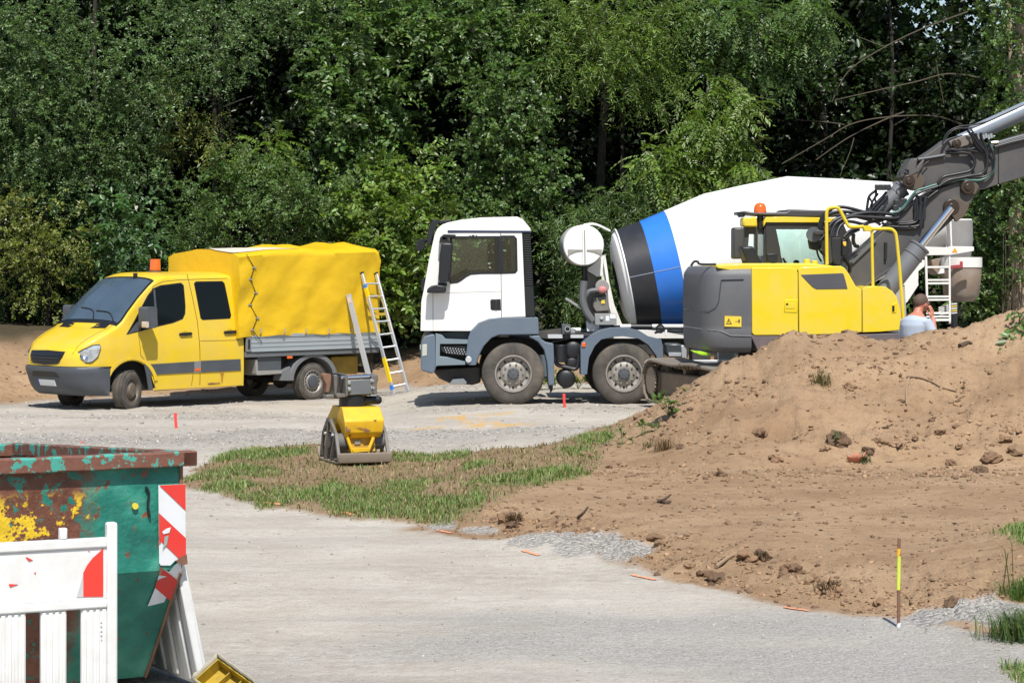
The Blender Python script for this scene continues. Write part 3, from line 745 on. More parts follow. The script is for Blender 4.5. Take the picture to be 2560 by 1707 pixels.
#            len  n   leaf_l leaf_w droop planar
KIND = {'small': (.34, 15, .068, .036, .25, .3), 'big': (.52, 12, .145, .072, .35, .6), 'pin': (.60, 24, .115, .037, .85, 1.0), 'willow': (.50, 20, .115, .022, .9, .35), 'ivy': (.28, 10, .075, .070, .5, .3), 'deep': (.55, 9, .17, .10, .3, .3), 'far': (.8, 9, .30, .20, .3, .3)}
TONES = {'olive': (.118, .188, .072), 'green': (.105, .175, .052), 'dark': (.065, .115, .038), 'bright': (.155, .235, .050), 'yellow': (.205, .235, .060), 'blue': (.095, .175, .068), 'deep': (.030, .056, .018), 'deep_shade': (.016, .030, .011)}  # the two darkest tones paint the wood's inner shade into the leaf colour
def unit(v): return v / np.maximum(np.linalg.norm(v, axis=-1, keepdims=True), 1e-6)
def foliage(lobes, dens=1.0):
    """lobes: (cx, cy, cz, radius, kind, tone). Every lobe bristles with sprigs, every sprig carries leaves"""
    VV, FF, TT = [], [], []; base = 0
    for cx, cy_, cz, r, kind, tn in lobes:
        L, n, ll, lw, droop, planar = KIND[kind]
        ns = int((150 if kind not in ('deep', 'far') else 60) * dens * (r / .85) ** 1.7 * (0.06 / max(ll, .05)) ** .55)
        d = unit(rng.normal(size=(ns * 2, 3)) + np.array([0, -.55, .25]))[:ns]
        bumpy = 1 + .55 * (vnoise(d[:, 0] * 2.3 + cx * 3, d[:, 2] * 2.3 + cz * 3 + d[:, 1], 5) - .5) * 2
        rad = r * (0.50 + .5 * rng.random(ns) ** .55) * bumpy
        p0 = np.array([cx, cy_, cz]) + d * rad[:, None] * np.array([1.08, .85, .92])
        ax = unit(d + .75 * rng.normal(size=(ns, 3)) + np.array([0, -.15, -.15 - droop * .5]))
        Ls = L * rng.uniform(.6, 1.25, ns)
        up = unit(np.array([0, -.25, 1.0]) + .35 * rng.normal(size=(ns, 3)))
        sd_ = unit(np.cross(ax, up)); nrm = unit(np.cross(sd_, ax))
        t = (np.arange(n) + .5) / n
        T = t[None, :] * np.ones((ns, 1)) + rng.normal(size=(ns, n)) * .03
        pos = p0[:, None] + ax[:, None] * (Ls[:, None] * T)[..., None] + np.array([0, 0, -1.0]) * (droop * .5 * Ls[:, None] * T ** 2)[..., None]
        sg = np.where(np.arange(n) % 2 == 0, 1.0, -1.0)[None, :, None]
        ld = unit(sd_[:, None] * sg + ax[:, None] * .55 + np.array([0, 0, -.45 * droop]) + (1 - planar) * .9 * rng.normal(size=(ns, n, 3)))
        ln = unit(nrm[:, None] + (1 - planar) * .8 * rng.normal(size=(ns, n, 3)) + .18 * rng.normal(size=(ns, n, 3)))
        pos, ld, ln = pos.reshape(-1, 3), ld.reshape(-1, 3), ln.reshape(-1, 3)
        ls = unit(np.cross(ld, ln)); ln = unit(np.cross(ls, ld)); m = len(pos)
        sc = rng.uniform(.75, 1.15, (m, 1)) * np.repeat(rng.uniform(.6, 1.35, (ns, 1)), n, 0)
        tip = pos + ld * ll * sc - ln * ll * .12 * sc; mid = pos + ld * ll * .48 * sc + ln * ll * .05 * sc
        v = np.stack([pos, mid + ls * lw * sc * .55 + ln * lw * .22, tip, mid - ls * lw * sc * .55 + ln * lw * .22], 1)
        o = (np.arange(m) * 4)[:, None] + base
        FF.append(np.concatenate([o + np.array([[0, 1, 2]]), o + np.array([[0, 2, 3]])])); base += 4 * m
        VV.append(v.reshape(-1, 3))
        c = np.array(TONES[tn]) * np.repeat(rng.uniform(.6, 1.4, (ns, 1)), n, 0) * rng.uniform(.85, 1.18, (m, 1)) * (1 + .08 * rng.normal(size=(m, 3)))
        TT.append(np.repeat(np.concatenate([np.clip(c, .008, .4), np.ones((m, 1))], 1), 4, 0))
    return np.concatenate(VV), np.concatenate(FF), np.concatenate(TT)

def lobe(px, py, rp, kind, tn, D): 
    p = at(px, py, D); return (p.x, D, p.z, rp / FPX * D, kind, tn)

def plant(name, label, cat, x, y, lobes, trunk_h, tr, group=None, bark=None, lean=0.0, dens=1.0, seed=0):
    rs = random.Random(seed + int(abs(x) * 100)); z0 = Hs(x, y) - .05
    t = thing(name, (x, y, z0), 0, label, cat, group)
    V_, F_, T_ = foliage(lobes, dens); V_ = V_ - np.array([x, y, z0])
    mb = MB()
    top = Vector((lean, rs.uniform(-.2, .2), trunk_h))
    path = [Vector((0, 0, 0)), Vector((lean * .2 + rs.uniform(-.1, .1), 0, trunk_h * .35)), Vector((lean * .55 + rs.uniform(-.15, .15), 0, trunk_h * .7)), top]
    mb.tube(path, tr, 10, 5, tr * .35)
    P = smooth_path(path, 5)
    for lb in lobes[:26]:
        c = Vector((lb[0] - x, lb[1] - y, lb[2] - z0)); 
        i = min(range(len(P)), key=lambda k: (P[k] - c).length + (6 if P[k].z > c.z - .1 else 0))
        m_ = (P[i] + c) * .5 + Vector((rs.uniform(-.2, .2), rs.uniform(-.2, .2), rs.uniform(.0, .25)))
        mb.tube([P[i], m_, c], max(.012, tr * .28), 6, 4, .008)
    mb.build('trunk', bark or BARK, t)
    o = mesh_np('crown', V_, F_, LEAF, t, attrs={'tone': T_})
    return t

# front row, lobe by lobe where the photograph shows light masses of leaves
J = lambda q, k, t, D: [lobe(px, py, r_, k, t, D + random.uniform(-.5, .5)) for px, py, r_ in q]
plant('locust_tree', 'wide small-leaved olive green tree at the far left of the wood edge', 'tree', -9.2, 53.2,
      J([(30, 110, 95), (120, 170, 100), (210, 240, 95), (60, 300, 110), (170, 340, 110), (290, 330, 100), (370, 260, 70), (40, 430, 105), (150, 460, 105), (260, 440, 100), (350, 420, 80), (-60, 250, 110), (-90, 430, 110), (90, 40, 90), (230, 110, 80), (320, 160, 60)], 'small', 'olive', 52.0), 8.5, .10, dens=1.6)
plant('yellowish_shrub', 'yellow-green loose shrub at the left border above the earth bank', 'shrub', -10.0, 51.6,
      J([(40, 600, 85), (110, 640, 85), (30, 690, 80), (120, 720, 75), (190, 600, 60), (60, 520, 60), (-50, 640, 95)], 'small', 'yellow', 51.2), 2.6, .06)
plant('walnut_sapling', 'sapling with large paired dark leaves above the yellow van windscreen', 'shrub', -7.9, 51.2,
      J([(320, 520, 62), (345, 590, 66), (305, 650, 62), (380, 660, 55), (280, 590, 45)], 'big', 'blue', 50.8), 2.8, .05)
plant('broad_shrub', 'dark small-leaved shrub filling the gap left of the sapling', 'shrub', -8.8, 52.4,
      J([(200, 660, 85), (240, 720, 80), (160, 560, 80), (220, 540, 70), (410, 740, 70)], 'small', 'dark', 52.2), 2.4, .06)
plant('maple_tree', 'tall bushy tree with sunlit olive crown top left of centre', 'tree', -6.4, 53.6,
      J([(430, 110, 90), (520, 60, 95), (480, 190, 75), (590, 120, 95), (660, 60, 85), (730, 50, 70), (410, 210, 45), (780, 110, 60), (560, 190, 50), (400, 40, 80), (830, 30, 60)], 'small', 'olive', 52.2), 8.2, .11, dens=1.25)
plant('thin_willow_shoots', 'thin pale green hanging shoots in the dark gap left of centre', 'shrub', -6.2, 52.8,
      J([(455, 250, 38), (440, 320, 36), (530, 310, 34), (540, 370, 36), (430, 380, 36)], 'willow', 'yellow', 52.4), 5.2, .035)
plant('round_shrub', 'rounded mid green shrub rising behind the yellow tarpaulin', 'shrub', -5.1, 51.6,
      J([(530, 470, 80), (620, 450, 88), (710, 470, 80), (770, 510, 70), (500, 560, 80), (590, 560, 85), (690, 560, 85), (770, 590, 70), (840, 560, 55), (480, 640, 70)], 'small', 'green', 51.0), 3.4, .08, dens=1.2)
plant('young_ash', 'young bright-tipped ash poking up above the rounded shrub', 'tree', -5.3, 52.2,
      J([(640, 375, 32), (690, 365, 30), (720, 410, 40), (665, 340, 20), (610, 420, 34)], 'pin', 'bright', 52.0), 4.6, .05)
plant('leafy_column_tree', 'narrow leafy tree left of the white cab, reaching the top edge', 'tree', -3.4, 53.0,
      J([(880, 60, 85), (950, 110, 80), (870, 170, 80), (930, 230, 80), (860, 290, 70), (960, 330, 75), (900, 380, 75), (810, 250, 50), (990, 40, 70), (820, 330, 50), (800, 420, 55)], 'big', 'green', 52.4), 8.4, .14, dens=1.1)
plant('elder_shrub', 'bright large-leaved elder shrub between tarpaulin and white cab', 'shrub', -2.9, 51.4,
      J([(930, 460, 70), (1010, 480, 75), (900, 520, 60), (980, 560, 80), (1050, 560, 60), (930, 620, 75), (1000, 650, 70), (960, 710, 65), (1030, 420, 50), (900, 690, 50), (1010, 740, 55)], 'big', 'bright', 51.0), 3.5, .07, dens=1.15)
plant('dry_topped_shrub', 'greyish olive shrub with dry tips behind the tarpaulin end', 'shrub', -3.8, 51.9,
      J([(840, 500, 52), (870, 460, 50), (860, 560, 45), (800, 570, 40)], 'willow', 'olive', 51.6), 3.4, .05)
plant('ivy_clad_tree', 'ivy-clad bushy tree behind the roof of the white cab', 'tree', -.2, 52.6,
      J([(1200, 240, 75), (1270, 220, 75), (1330, 280, 70), (1230, 320, 85), (1310, 370, 85), (1190, 400, 80), (1270, 430, 90), (1360, 440, 75), (1210, 490, 75), (1310, 510, 80), (1160, 470, 50), (1390, 530, 60), (1180, 540, 60), (1250, 560, 60)], 'ivy', 'green', 51.6), 6.5, .14, dens=1.2)
plant('high_green_tree', 'tall dark green tree along the top centre of the picture', 'tree', -.9, 54.0,
      J([(1030, 60, 75), (1100, 40, 75), (1170, 80, 70), (1090, 130, 55), (1240, 40, 75), (1320, 60, 75), (1260, 120, 65), (1340, 160, 60), (1190, 150, 50), (1160, 10, 60)], 'big', 'green', 52.8), 8.4, .15)
plant('willow_tree', 'willow with long narrow light leaves at the top right of centre', 'tree', 2.0, 53.6,
      J([(1400, 70, 70), (1440, 140, 75), (1500, 110, 80), (1480, 190, 65), (1560, 160, 75), (1600, 90, 80), (1540, 40, 75), (1610, 200, 65), (1660, 140, 60), (1680, 50, 70), (1420, 20, 60), (1650, 240, 45)], 'willow', 'bright', 52.2), 8.4, .14, dens=1.15)
plant('shaded_shrub', 'half-shaded shrub behind the water tank of the mixer truck', 'shrub', 1.9, 51.4,
      J([(1440, 560, 55), (1500, 520, 60), (1560, 540, 60), (1470, 620, 62), (1530, 600, 60), (1400, 620, 42), (1440, 690, 50), (1600, 500, 50), (1620, 440, 45), (1500, 690, 50), (1460, 770, 45), (1390, 780, 40)], 'willow', 'green', 51.0), 3.3, .06, dens=1.1)
plant('robinia_tree', 'robinia with drooping feathery fronds above the white drum', 'tree', 4.5, 53.4,
      J([(1780, 210, 48), (1830, 270, 52), (1790, 320, 55), (1830, 350, 48), (1740, 370, 62), (1680, 400, 58), (1620, 430, 52), (1780, 420, 66), (1850, 430, 46), (1700, 460, 52), (1900, 470, 44), (1730, 300, 34)], 'pin', 'bright', 51.8), 6.2, .09, dens=1.5)
plant('ash_tree', 'ash with feathery sunlit leaves at the top right', 'tree', 5.2, 54.2,
      J([(1870, 50, 75), (1920, 110, 75), (1990, 80, 60), (1880, 160, 55), (1960, 170, 45), (1780, 60, 60), (1800, 130, 45), (2040, 40, 50), (2010, 20, 50), (1750, 20, 55)], 'pin', 'green', 52.6), 8.5, .13, dens=1.3)
# right edge: an ivy-wrapped stem, a climbing shrub
iv = J([(2500, 70, 30), (2510, 120, 30), (2490, 170, 28), (2515, 215, 30), (2500, 260, 32), (2520, 305, 34), (2490, 335, 28), (2525, 350, 34), (2545, 30, 30), (2480, 20, 30)], 'ivy', 'bright', 52.0)
plant('ivy_stem_tree', 'slim trunk wrapped in bright ivy at the upper right edge', 'tree', at(2515, 900, 52.5).x, 52.5, iv, 9.0, .10, bark=BARKL, dens=1.2)
plant('climber_shrub', 'large-leaved climbing shrub right of the mixer chute', 'shrub', 10.3, 51.4,
      J([(2440, 520, 52), (2500, 500, 56), (2550, 540, 60), (2440, 600, 55), (2500, 620, 60), (2560, 620, 60), (2460, 690, 55), (2520, 720, 60), (2430, 740, 40), (2570, 460, 55), (2480, 780, 42), (2390, 690, 30), (2620, 560, 70), (2640, 680, 70), (2380, 490, 34)], 'ivy', 'green', 51.0), 3.0, .07, dens=1.2)

# low undergrowth closing the foot of the wood
for k, (pxs, tn, kd) in enumerate([((-60, 20, 90), 'deep', 'small'), ((160, 230, 60), 'deep', 'small'), ((420, 480, 380), 'dark', 'small'), ((830, 880, 790), 'dark', 'big'), ((960, 1030, 1090), 'green', 'big'), ((1120, 1180, 1060), 'deep', 'ivy'), ((1330, 1390, 1440), 'deep', 'ivy'), ((1520, 1580, 1640), 'green', 'willow'), ((1700, 1780, 1860), 'dark', 'ivy'), ((1950, 2030, 2110), 'deep', 'ivy'), ((2200, 2290, 2360), 'green', 'ivy'), ((2440, 2520, 2600), 'dark', 'ivy')]):
    lb = []
    for px in pxs:
        for py in (560, 640, 710, 780):
            lb.append(lobe(px + random.uniform(-35, 35), py + random.uniform(-25, 25), random.uniform(48, 72), kd, tn, 52.9 + random.uniform(-.4, .5)))
    p_ = at(pxs[1], 800, 53.0)
    plant('undergrowth_bush', 'low shaded bush at the foot of the wood, %s from the left' % ORD[k], 'shrub', p_.x, 53.0, lb, 2.2, .05, 'low bushes at the foot of the wood', dens=.6, seed=100 + k)

# thick pale trunk with hanging vines at the right border
tx = at(2545, 900, 50.2)
t = thing('pale_trunk_tree', (tx.x, 50.2, Hs(tx.x, 50.2) - .1), 0, 'thick pale trunk with hanging vines at the right border', 'tree')
mb = MB(); mb.tube([(0, 0, 0), (.03, 0, 1.5), (-.03, .1, 3.2), (.1, .2, 6.5), (.2, .3, 9)], .16, 14, 6, .11); mb.build('trunk', BARKL, t)
for k in range(7):
    mb = MB(); x0 = -.42 + .07 * k + random.uniform(-.03, .03)
    mb.tube([(x0 + random.uniform(-.05, .05), -.15, 0), (x0 + random.uniform(-.06, .06), -.2, .8), (x0 + .05, -.22, 1.6), (x0 * .9 + .03, -.15, 2.9)], .011, 6, 5, .007); mb.build('vine', TWIG, t)
V_, F_, T_ = foliage([(tx.x + dx, 50.3 + dy, z_, r_, 'ivy', 'green') for dx, dy, z_, r_ in [(-.1, -.35, 2.2, .28), (.12, -.3, 2.7, .3), (0, -.25, 3.2, .36), (-.15, -.1, 3.6, .4), (0, -.1, 4.0, .5), (-.3, 0, 4.6, .5), (.4, 0, 4.8, .6), (0, -.1, 5.4, .5), (.1, -.1, 6.1, .5), (-.1, -.1, 6.8, .5), (.1, -.1, 7.4, .5), (.1, .2, 8.2, 1.0), (-.4, .3, 9, 1.0), (.7, 0, 8.8, 1.0)]])
mesh_np('crown', V_ - np.array(t.location), F_, LEAF, t, attrs={'tone': T_})

# the tall canopy behind: high crowns that keep the inside of the wood dark
DK = 0
for k, (x, y, h) in enumerate([(-14.5, 57, 13), (-11.2, 56, 13.5), (-8.0, 57.5, 13), (-5.0, 56, 14), (-2.0, 57.5, 13), (1.0, 56.2, 13.5), (4.0, 57.6, 13), (7.2, 56.5, 13), (10.8, 58, 12.5), (14.5, 57, 13)]):
    lob = []
    for i in range(17):
        a = random.uniform(0, 6.28); q = random.uniform(.1, 2.1); z_ = random.uniform(2.0, h - 1.0)
        if z_ < 6 and random.random() < .15: continue
        px_ = CX + FPX * (x + q * math.cos(a)) / y; py_ = HOR - FPX * (z_ - CAMZ) / y
        if px_ > 2300 and z_ > 6.0 and random.random() < .6: continue          # sky shows through here
        lob.append((x + q * math.cos(a), y + .6 * q * math.sin(a), z_, random.uniform(.95, 1.45), 'deep', 'deep' if z_ > 7 else 'deep_shade'))  # lower lobes get the darker tone, shade painted into the leaves
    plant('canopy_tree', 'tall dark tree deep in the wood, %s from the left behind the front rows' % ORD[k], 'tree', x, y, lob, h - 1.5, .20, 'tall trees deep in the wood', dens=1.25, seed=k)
for k, (x, y) in enumerate([(-12.5, 54.5), (-9.6, 55), (-6.7, 54.6), (-3.6, 55), (-.6, 54.7), (2.5, 55), (5.6, 54.6), (8.6, 55), (11.8, 54.6)]):
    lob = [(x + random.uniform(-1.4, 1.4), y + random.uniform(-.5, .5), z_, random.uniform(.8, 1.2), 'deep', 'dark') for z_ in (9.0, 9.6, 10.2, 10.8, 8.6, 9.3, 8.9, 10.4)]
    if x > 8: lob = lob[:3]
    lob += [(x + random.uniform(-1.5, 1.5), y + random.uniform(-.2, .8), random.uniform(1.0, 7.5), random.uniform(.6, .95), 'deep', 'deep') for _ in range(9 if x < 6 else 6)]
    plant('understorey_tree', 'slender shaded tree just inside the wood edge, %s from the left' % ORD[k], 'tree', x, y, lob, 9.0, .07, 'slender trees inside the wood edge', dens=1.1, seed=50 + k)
# the wood carries on far behind: one mass, its shade put into the leaf colour
lob = []
for i in range(330):
    x = random.uniform(-21, 21); z_ = random.uniform(.4, 12.5)
    if x > 9.6 and z_ > 6.6 and random.random() < .75: continue
    lob.append((x, random.uniform(59.5, 64), z_, random.uniform(1.4, 2.0), 'far', 'deep_shade'))
V_, F_, T_ = foliage(lob, 1.1)
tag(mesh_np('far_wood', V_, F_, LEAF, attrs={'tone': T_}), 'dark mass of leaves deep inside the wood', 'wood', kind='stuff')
# long bare branches arching through the dark gap
BR = [[(1955, 410), (2060, 350), (2130, 310), (2220, 293), (2330, 290), (2400, 310), (2460, 340)], [(2040, 400), (2120, 345), (2200, 305), (2260, 280)], [(2080, 255), (2120, 180), (2200, 125), (2300, 75), (2420, 30)],
      [(2090, 250), (2200, 225), (2290, 205), (2370, 185), (2450, 195)], [(2100, 440), (2125, 380), (2135, 345)], [(2140, 90), (2190, 110), (2215, 118)], [(2360, 260), (2350, 210), (2340, 150)], [(1990, 300), (2060, 305), (2110, 312)]]
for k, q in enumerate(BR):
    w = [at(px, py, 52.6 + .15 * k) for px, py in q]
    mb = MB(); o = w[0]; mb.tube([p - o for p in w], .007 + .003 * (k < 4), 6, 5, .013 + .005 * (k < 4))
    ob = mb.build('bare_branch', TWIG); ob.location = o
    tag(ob, ('long bare branch arching right above the white drum', 'thin bare branch below the arching one above the drum', 'bare branch slanting up to the top right edge', 'bare branch running level through the dark gap at the upper right', 'short bare twig hanging down towards the excavator arm base', 'short bare twig near the upper end of the slanting branch', 'upright bare twig near the ivy stem', 'thin level twig left of the arching branch')[k], 'branch')
# ------------------------------------------------------------------ wheels
def wheel_disc_truck(parent, c, r, w, yout=-1, twin=False, name='wheel', steer=0.0):
    """a lorry wheel: centre c (outer face side is -y), tyre and rim are its sub-parts"""
    e = bpy.data.objects.new(name, None); COL.objects.link(e); e.parent = parent; e.location = c; e.rotation_euler = (0, 0, steer)
    h = w / 2; ax = (0, yout, 0)
    mb = MB()
    prof = [(h - .055, r * .56), (h - .012, r * .60), (h, r * .70), (h - .004, r * .80), (h - .018, r * .90), (h - .045, r * .965), (h - .075, r * .995)]
    for k in range(5):
        y = (h - .085) - k * (2 * h - .17) / 4
        prof += [(y + .018, r), (y - .008, r), (y - .010, r * .978), (y - .020, r * .978)] if k < 4 else [(y + .01, r)]
    prof += [(-h + .045, r * .965), (-h + .01, r * .88), (-h, r * .72), (-h + .02, r * .58)]
    mb.lathe(prof, (0, 0, 0), ax, 48); mb.build('tyre', RUB, e)
    mb = MB(); rr = r * .565
    mb.lathe([(h - .012, rr * 1.06), (h + .004, rr * 1.04), (h + .004, rr * .98), (h - .02, rr * .95), (h - .075, rr * .90), (h - .085, rr * .74), (h - .055, rr * .62), (h - .045, rr * .36), (h - .05, 0.001)], (0, 0, 0), ax, 40)
    for k in range(10):
        a = 2 * math.pi * (k + .5) / 10; mb.mat(1)
        p = Vector((rr * .80 * math.cos(a), yout * (h - .081), rr * .80 * math.sin(a)))
        mb.lathe([(0, .001), (.0, rr * .075), (.005, rr * .075), (.005, .001)], p, ax, 10)
        a = 2 * math.pi * k / 10; mb.mat(0)
        p = Vector((rr * .55 * math.cos(a), yout * (h - .06), rr * .55 * math.sin(a)))
        mb.cyl(p, p + Vector((0, yout * .035, 0)), rr * .062, rr * .05, 8); mb.mat(1)
        mb.lathe([(0, rr * .062), (.003, rr * .085), (.006, rr * .062)], p, ax, 8)
    mb.build('rim', [RIM, BLK], e)
    mb = MB(); mb.lathe([(h - .06, rr * .34), (h - .005, rr * .33), (h + .012, rr * .27), (h + .014, rr * .2), (h + .02, .001)], (0, 0, 0), ax, 20)
    for k in range(8):
        a = 2 * math.pi * k / 8; p = Vector((rr * .27 * math.cos(a), yout * (h + .004), rr * .27 * math.sin(a))); mb.cyl(p, p + Vector((0, yout * .018, 0)), .014, .012, 6)
    mb.build('hub', GREYP, e)
    return e

# ------------------------------------------------------------------ concrete mixer lorry
TF = Frame(at(1052, 1007, 39.6).x, 39.6, 0.055, R(2.0))
truck = thing('concrete_mixer_truck', TF.o, TF.yaw, 'white concrete mixer truck with blue and black banded drum, facing left', 'truck')
W = 2.48
S3 = lambda pts, y=0.0: TF.side(pts, y, C3)
S4 = lambda pts, y=0.0: TF.side(pts, y, C4)
side_out = S3([(97, 943), (104, 720), (120, 640), (140, 520), (166, 380), (205, 205), (225, 160), (262, 128), (305, 116), (305, 186), (712, 186), (876, 190), (903, 835), (720, 840), (640, 850), (575, 880), (520, 918), (478, 944)])
win_a = S3([(335, 228), (655, 226), (700, 226), (704, 497), (560, 498), (480, 504), (440, 525), (405, 552), (380, 566), (330, 572), (322, 560)])
win_b = S3([(722, 222), (812, 222), (828, 240), (833, 478), (820, 493), (722, 497)])
for far in (0, 1):
    y0, y1 = (0, .07) if not far else (W, W - .07)
    mb = MB(); mb.prism(side_out, y0, y1, [win_a, win_b]); sidep = mb.build('cab_side', WHT, truck, .012)
    g = .018 if not far else -.018
    for nm, wpoly in (('side_window', win_a), ('quarter_window', win_b)):
        mb = MB(); mb.prism(shrink(wpoly, -.004), y0 + g, y0 + g * 1.5); wo = mb.build(nm, CLEAR, truck)
        mb = MB(); mb.prism(shrink(wpoly, -.022), y0 - g * .3, y0 + g * .9, [shrink(wpoly, .012)]); mb.build('gasket', BLK, wo)
# door pillar (dark) and door seams
mb = MB(); mb.prism(S3([(664, 228), (704, 228), (706, 497), (668, 498)]), .02, .05); mb.build('door_pillar', BLK, truck)
mb = MB(); mb.prism(S3([(709, 190), (714, 190), (722, 838), (717, 838)]), -.003, .01); mb.prism(S3([(190, 640), (193, 640), (194, 944), (191, 944)]), -.003, .01)
mb.prism(S3([(192, 655), (716, 640), (716, 642), (192, 657)]), -.002, .01); mb.build('door_seam', GREYP, truck)
# roof, front, back
roof = S3([(205, 205), (225, 160), (262, 128), (305, 112), (400, 92), (560, 74), (840, 67), (882, 86), (940, 156), (945, 188), (712, 185), (305, 185), (305, 187)])
mb = MB(); mb.prism(roof, .015, W - .015); mb.build('roof', WHT, truck, .05, 3)
for ya, yb in ((-.012, .02), (W - .02, W + .012)): mb = MB(); mb.prism(S3([(305, 172), (942, 176), (944, 190), (306, 188)]), ya, yb); mb.build('rain_gutter', M('dark blue trim', (.02, .03, .07), .4), truck)
front = S3([(95, 945), (102, 720), (120, 640), (126, 600), (190, 600), (185, 720), (180, 945)])
mb = MB(); mb.prism(front, .02, W - .02); mb.build('front_panel', WHT, truck, .03, 3)
mb = MB(); mb.prism(S3([(128, 602), (170, 372), (208, 205), (222, 205), (186, 372), (146, 602)]), .10, W - .10); mb.build('windscreen', CLEAR, truck)
mb = MB(); mb.prism(S3([(100, 560), (124, 545), (132, 575), (122, 640), (100, 640)]), .25, W - .25); mb.build('wiper_panel', BLK, truck, .01)
bk = S3([(878, 190), (940, 190), (980, 835), (905, 835)])
mb = MB(); mb.prism(bk, .03, W - .03); mb.build('rear_wall', BLK, truck, .01)
mb = MB()
for k in range(22):
    z = 205 + k * 18; mb.prism(S3([(884 + k * .6, z), (942 + k, z + 2), (943 + k, z + 7), (885 + k * .6, z + 5)]), .008, .04)
mb.build('air_intake_grille', M('black grille plastic', (.028, .03, .034), .5), truck, .004)
fl = S3([(180, 944), (190, 660), (320, 640), (700, 640), (890, 640), (900, 835), (640, 850), (520, 918), (478, 944)])
mb = MB(); mb.prism(fl, .08, W - .08); mb.build('cab_interior', M('cab interior', (.05, .05, .052), .8), truck)
for yy in (.35, 1.65):
    mb = MB(); mb.prism(S3([(560, 640), (740, 640), (760, 330), (700, 320), (670, 560), (560, 590)]), yy, yy + .5); mb.prism(S3([(705, 318), (765, 322), (768, 250), (720, 250)]), yy + .12, yy + .38); mb.build('seat', M('seat cloth', (.035, .035, .04), .9), truck, .04, 3)
mb = MB(); c0 = TF.p3((385, 530), .62, C3); mb.lathe([(0, .215), (.018, .228), (.0, .24), (-.018, .228)], c0, (-.45, 0, .9), 28, close=True); mb.cyl(c0, c0 + Vector((-.28, 0, -.3)), .03); mb.build('steering_wheel', BLK, truck)
# mirrors, wiper, visor, antenna
mb = MB(); mb.prism(S3([(258, 268), (340, 270), (345, 300), (330, 500), (318, 568), (240, 568), (234, 540), (240, 380)], -.16), -.32, -.16); mm_ = mb.build('mirror', BLK, truck, .03, 3)
mb = MB(); mb.prism(S3([(238, 270), (248, 225), (275, 203), (365, 206), (368, 228), (290, 228), (335, 268), (300, 262), (262, 262)], -.1), -.2, -.02); mb.build('bracket', BLK, mm_, .015); mb = MB(); mb.prism(S3([(232, 570), (300, 575), (300, 600), (235, 600)], -.1), -.2, 0); mb.build('bracket', BLK, mm_, .01)
mb = MB(); mb.prism(S3([(143, 652), (150, 620), (180, 598), (230, 590), (292, 600), (294, 640), (280, 650)], -.12), -.30, -.05); mb.build('kerb_mirror', BLK, truck, .025, 3)
mb = MB(); mb.prism(S3([(240, 262), (262, 268), (240, 568), (215, 565)], W + .3), W + .16, W + .32); mb.build('mirror', BLK, truck, .03, 3)
mb = MB(); mb.prism(S3([(140, 240), (160, 150), (185, 95), (210, 80), (240, 95), (235, 110), (212, 150), (190, 240), (178, 290), (150, 285)], .2), .12, W - .12); mb.build('sun_visor', BLK, truck, .02)
mb = MB(); mb.prism(S3([(230, 100), (325, 88), (330, 97), (240, 125)], .3), .3, W - .3); mb.build('roof_light_bar', BLK, truck, .01)
mb = MB(); mb.tube([TF.p3((150, 250), 1.0, C3), TF.p3((120, 260), .95, C3), TF.p3((110, 275), .9, C3)], .03, 8); mb.prism(S3([(58, 300), (70, 255), (105, 235), (125, 245), (135, 290), (120, 320), (75, 335)], .8), .75, 1.0); mb.build('front_mirror', BLK, truck, .03, 3)
mb = MB(); mb.tube([TF.p3((290, 95), .5, C3), TF.p3((288, -60), .5, C3)], .006, 6, 0, .003); mb.build('antenna', BLK, truck)
mb = MB(); mb.prism(S3([(632, 712), (640, 702), (712, 700), (715, 786), (648, 786), (634, 775)]), -.008, .02); dh = mb.build('door_handle', BLK, truck, .006)
mb = MB(); mb.box(*[TF.p3((672, 706), 0, C3).x, TF.p3((682, 706), 0, C3).x], -.025, -.008, TF.p3((0, 782), 0, C3).z, TF.p3((0, 706), 0, C3).z); mb.build('grip', M('dark handle', (.03, .035, .05), .3), dh, .004)
mb = MB(); mb.prism(S3([(472, 210), (482, 210), (482, 217), (472, 217)]), -.003, .01); mb.prism(S3([(490, 208), (510, 208), (510, 217), (490, 217)]), -.003, .01); mb.prism(S3([(520, 209), (530, 209), (530, 217), (520, 217)]), -.003, .01); mb.build('roof_badge', BLK, truck)
# lower cab: blue-grey steps, bumper, fenders
mb = MB(); mb.prism(S3([(216, 965), (480, 944), (476, 1000), (455, 1018), (300, 1010), (290, 990)]), .12, .3); mb.build('step_recess', M('step recess dark', (.03, .04, .045), .6), truck)
mb = MB(); mb.prism(S3([(212, 962), (262, 975), (290, 1005), (466, 1012), (462, 1045), (246, 1045), (244, 1140), (300, 1145), (440, 1180), (442, 1205), (230, 1212), (212, 1220)]), -.01, .34); mb.build('step_panel', M('step panel grey', (.17, .215, .245), .45, var=.1), truck, .008)
mb = MB(); mb.prism(S3([(205, 965), (490, 950), (540, 1100), (520, 1205), (210, 1215)]), .36, .45); mb.build('step_backing', BLK, truck)
mb = MB(); mb.prism(S3([(250, 1060), (447, 1058), (430, 1136), (300, 1120), (262, 1100)]), .03, .3); mb.build('step_tread', BLK, truck)
mb = MB()
for i in range(8):
    for j in range(3):
        p = TF.p3((282 + i * 21 + j * 7, 1074 + j * 17 + i * 2), .028, C3); mb.cyl(p, p + Vector((0, -.012, 0)), .011, .009, 8)
mb.build('step_studs', ALU, truck)
mb = MB(); mb.prism(S3([(125, 985), (190, 968), (208, 975), (214, 1225), (205, 1262), (180, 1270), (108, 1252), (98, 1220), (98, 1060), (108, 1020)]), -.02, W + .02); mb.build('front_bumper', SLATE, truck, .04, 3)
